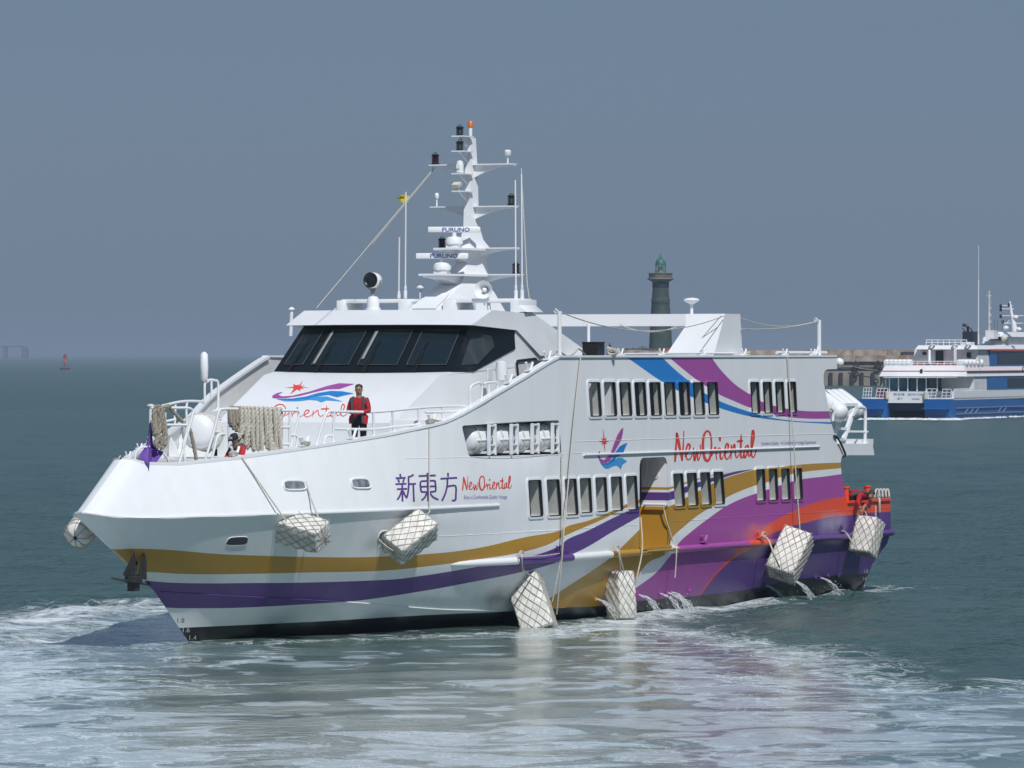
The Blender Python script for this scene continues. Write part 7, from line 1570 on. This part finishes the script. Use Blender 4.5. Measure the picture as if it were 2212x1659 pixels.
foam = np.maximum(foam, .38 * area([(-200, 1600), (900, 1560), (2300, 1600), (2300, 1800), (-200, 1800)], 3.0))
foam = np.maximum(foam, .85 * blob([(1855, 1275), (1890, 1272), (1925, 1270)], 1.2))
foam = np.maximum(foam, .55 * blob([(1560, 1300), (1640, 1293), (1760, 1283), (1870, 1274)], .8)); foam = np.maximum(foam, .62 * blob([(415, 1391), (700, 1383), (1000, 1373), (1150, 1364)], .8))
film = np.zeros_like(X)
film = np.maximum(film, .95 * area([(-300, 1400), (110, 1400), (330, 1500), (480, 1600), (700, 1640), (900, 1700), (-300, 1900)], 5.0))
film = np.maximum(film, .80 * area([(300, 1620), (900, 1560), (1300, 1470), (1700, 1500), (2300, 1560), (2300, 1900), (-300, 1900)], 7.0))
film = np.maximum(film, .75 * area([(1180, 1375), (1330, 1360), (1560, 1395), (1850, 1465), (2300, 1490), (2300, 1700), (1300, 1500)], 4.0))
film = np.maximum(film, .50 * area([(600, 1500), (1200, 1430), (1300, 1500), (1000, 1600), (500, 1600)], 5.0)); film = np.maximum(film, .28)
Zs = np.zeros_like(X)
STEP = np.gradient(dd)[:, None] * np.ones((1, nl))
for i in range(70):
    lam = math.exp(rng.uniform(math.log(.8), math.log(5.0))); k = 2 * math.pi / lam; ang = rng.normal(.9, .75); ph = rng.uniform(0, 6.28)
    calm = np.clip((lam - 1.2) / 3.0, .10, .9); w = (1 - milk * (1 - calm * .40)) * np.clip(lam / (2.2 * STEP), 0, 1) ** 2
    Zs += .0088 * lam ** .8 * .42 * w * np.sin(k * (X * math.cos(ang) + Y * math.sin(ang)) + ph)
for i in range(26):
    lam = math.exp(rng.uniform(math.log(.9), math.log(5.0))); k = 2 * math.pi / lam; ang = rng.uniform(0, 6.28); Zs += .011 * lam ** .8 * np.clip(foam - .45, 0, 1) * .9 * np.sin(k * (X * math.cos(ang) + Y * math.sin(ang)) + rng.uniform(0, 6.28))
Zs += .07 * blob([(110, 1400), (220, 1440), (330, 1478), (420, 1490)], 1.0) + .08 * blob([(420, 1398), (470, 1404), (540, 1402)], .7) + .10 * blob([(-200, 1362), (90, 1342), (260, 1320)], 1.2)
STEP = np.gradient(dd)[:, None] * np.ones((1, nl))
edge = np.minimum(np.minimum(DDg - D0, D1 - DDg), LW - np.abs(LLg)); Zs *= np.clip(edge / 6, 0, 1)
me = bpy.data.meshes.new('sea_near'); vs = np.stack([X.ravel(), Y.ravel(), Zs.ravel()], 1)
ii = (np.arange(nd - 1)[:, None] * nl + np.arange(nl - 1)[None, :]).ravel(); fs = np.stack([ii, ii + 1, ii + nl + 1, ii + nl], 1)
me.vertices.add(len(vs)); me.vertices.foreach_set('co', vs.ravel()); me.loops.add(fs.size); me.loops.foreach_set('vertex_index', fs.ravel()); me.polygons.add(len(fs)); me.polygons.foreach_set('loop_start', np.arange(len(fs)) * 4); me.polygons.foreach_set('use_smooth', np.ones(len(fs), bool)); me.update(calc_edges=True)
for nme, arr in (('milk', milk), ('foam', foam), ('film', film)): a = me.attributes.new(nme, 'FLOAT', 'POINT'); a.data.foreach_set('value', arr.ravel().astype(np.float32))
me.materials.append(seamat('harbour water with wake', True)); o = bpy.data.objects.new('water', me); COL.objects.link(o); o['kind'] = 'structure'
if o.data.polygons[0].normal.z < 0: me.flip_normals()
def SP(d, l): return C2 + F2 * d + R2 * l
FARX = 40000.0; b_ = B()
rad = [-60, D0, D1, 400, 700, 1200, 2500, 6000, FARX]
def q4(a, b2, c, d): b_.add([a, b2, c, d], [(0, 1, 2, 3)])
q4(SP(-3000, -FARX), SP(-3000, FARX), SP(D0, FARX), SP(D0, -FARX)); q4(SP(D0, -FARX), SP(D0, -LW), SP(D1, -LW), SP(D1, -FARX)); q4(SP(D0, LW), SP(D0, FARX), SP(D1, FARX), SP(D1, LW)); q4(SP(D1, -FARX), SP(D1, FARX), SP(FARX, FARX), SP(FARX, -FARX))
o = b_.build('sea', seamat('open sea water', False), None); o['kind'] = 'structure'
if o.data.polygons[0].normal.z < 0: o.data.flip_normals()

# ------------------------------------------------------------------ haze over the water
HZ = True
if HZ:
    b_ = B(); z0_, z1_ = -1.0, 32.0; lo_, hi_ = -150.0, 15000.0
    vs = [SP(lo_, -7000) , SP(lo_, 7000), SP(hi_, 7000), SP(hi_, -7000)]; b_.add([v + Vector((0, 0, z0_)) for v in vs] + [v + Vector((0, 0, z1_)) for v in vs], [(3, 2, 1, 0), (4, 5, 6, 7), (0, 1, 5, 4), (1, 2, 6, 5), (2, 3, 7, 6), (3, 0, 4, 7)])
    hm = bpy.data.materials.new('sea haze'); hm.use_nodes = True; ht = hm.node_tree; ht.nodes.clear(); ho = ht.nodes.new('ShaderNodeOutputMaterial'); hv = ht.nodes.new('ShaderNodeVolumePrincipled')
    hv.inputs['Color'].default_value = (.52, .64, .80, 1); hv.inputs['Density'].default_value = .00016; hv.inputs['Anisotropy'].default_value = 0.0; ht.links.new(hv.outputs[0], ho.inputs['Volume'])
    o = b_.build('haze', hm, None); o['kind'] = 'stuff'
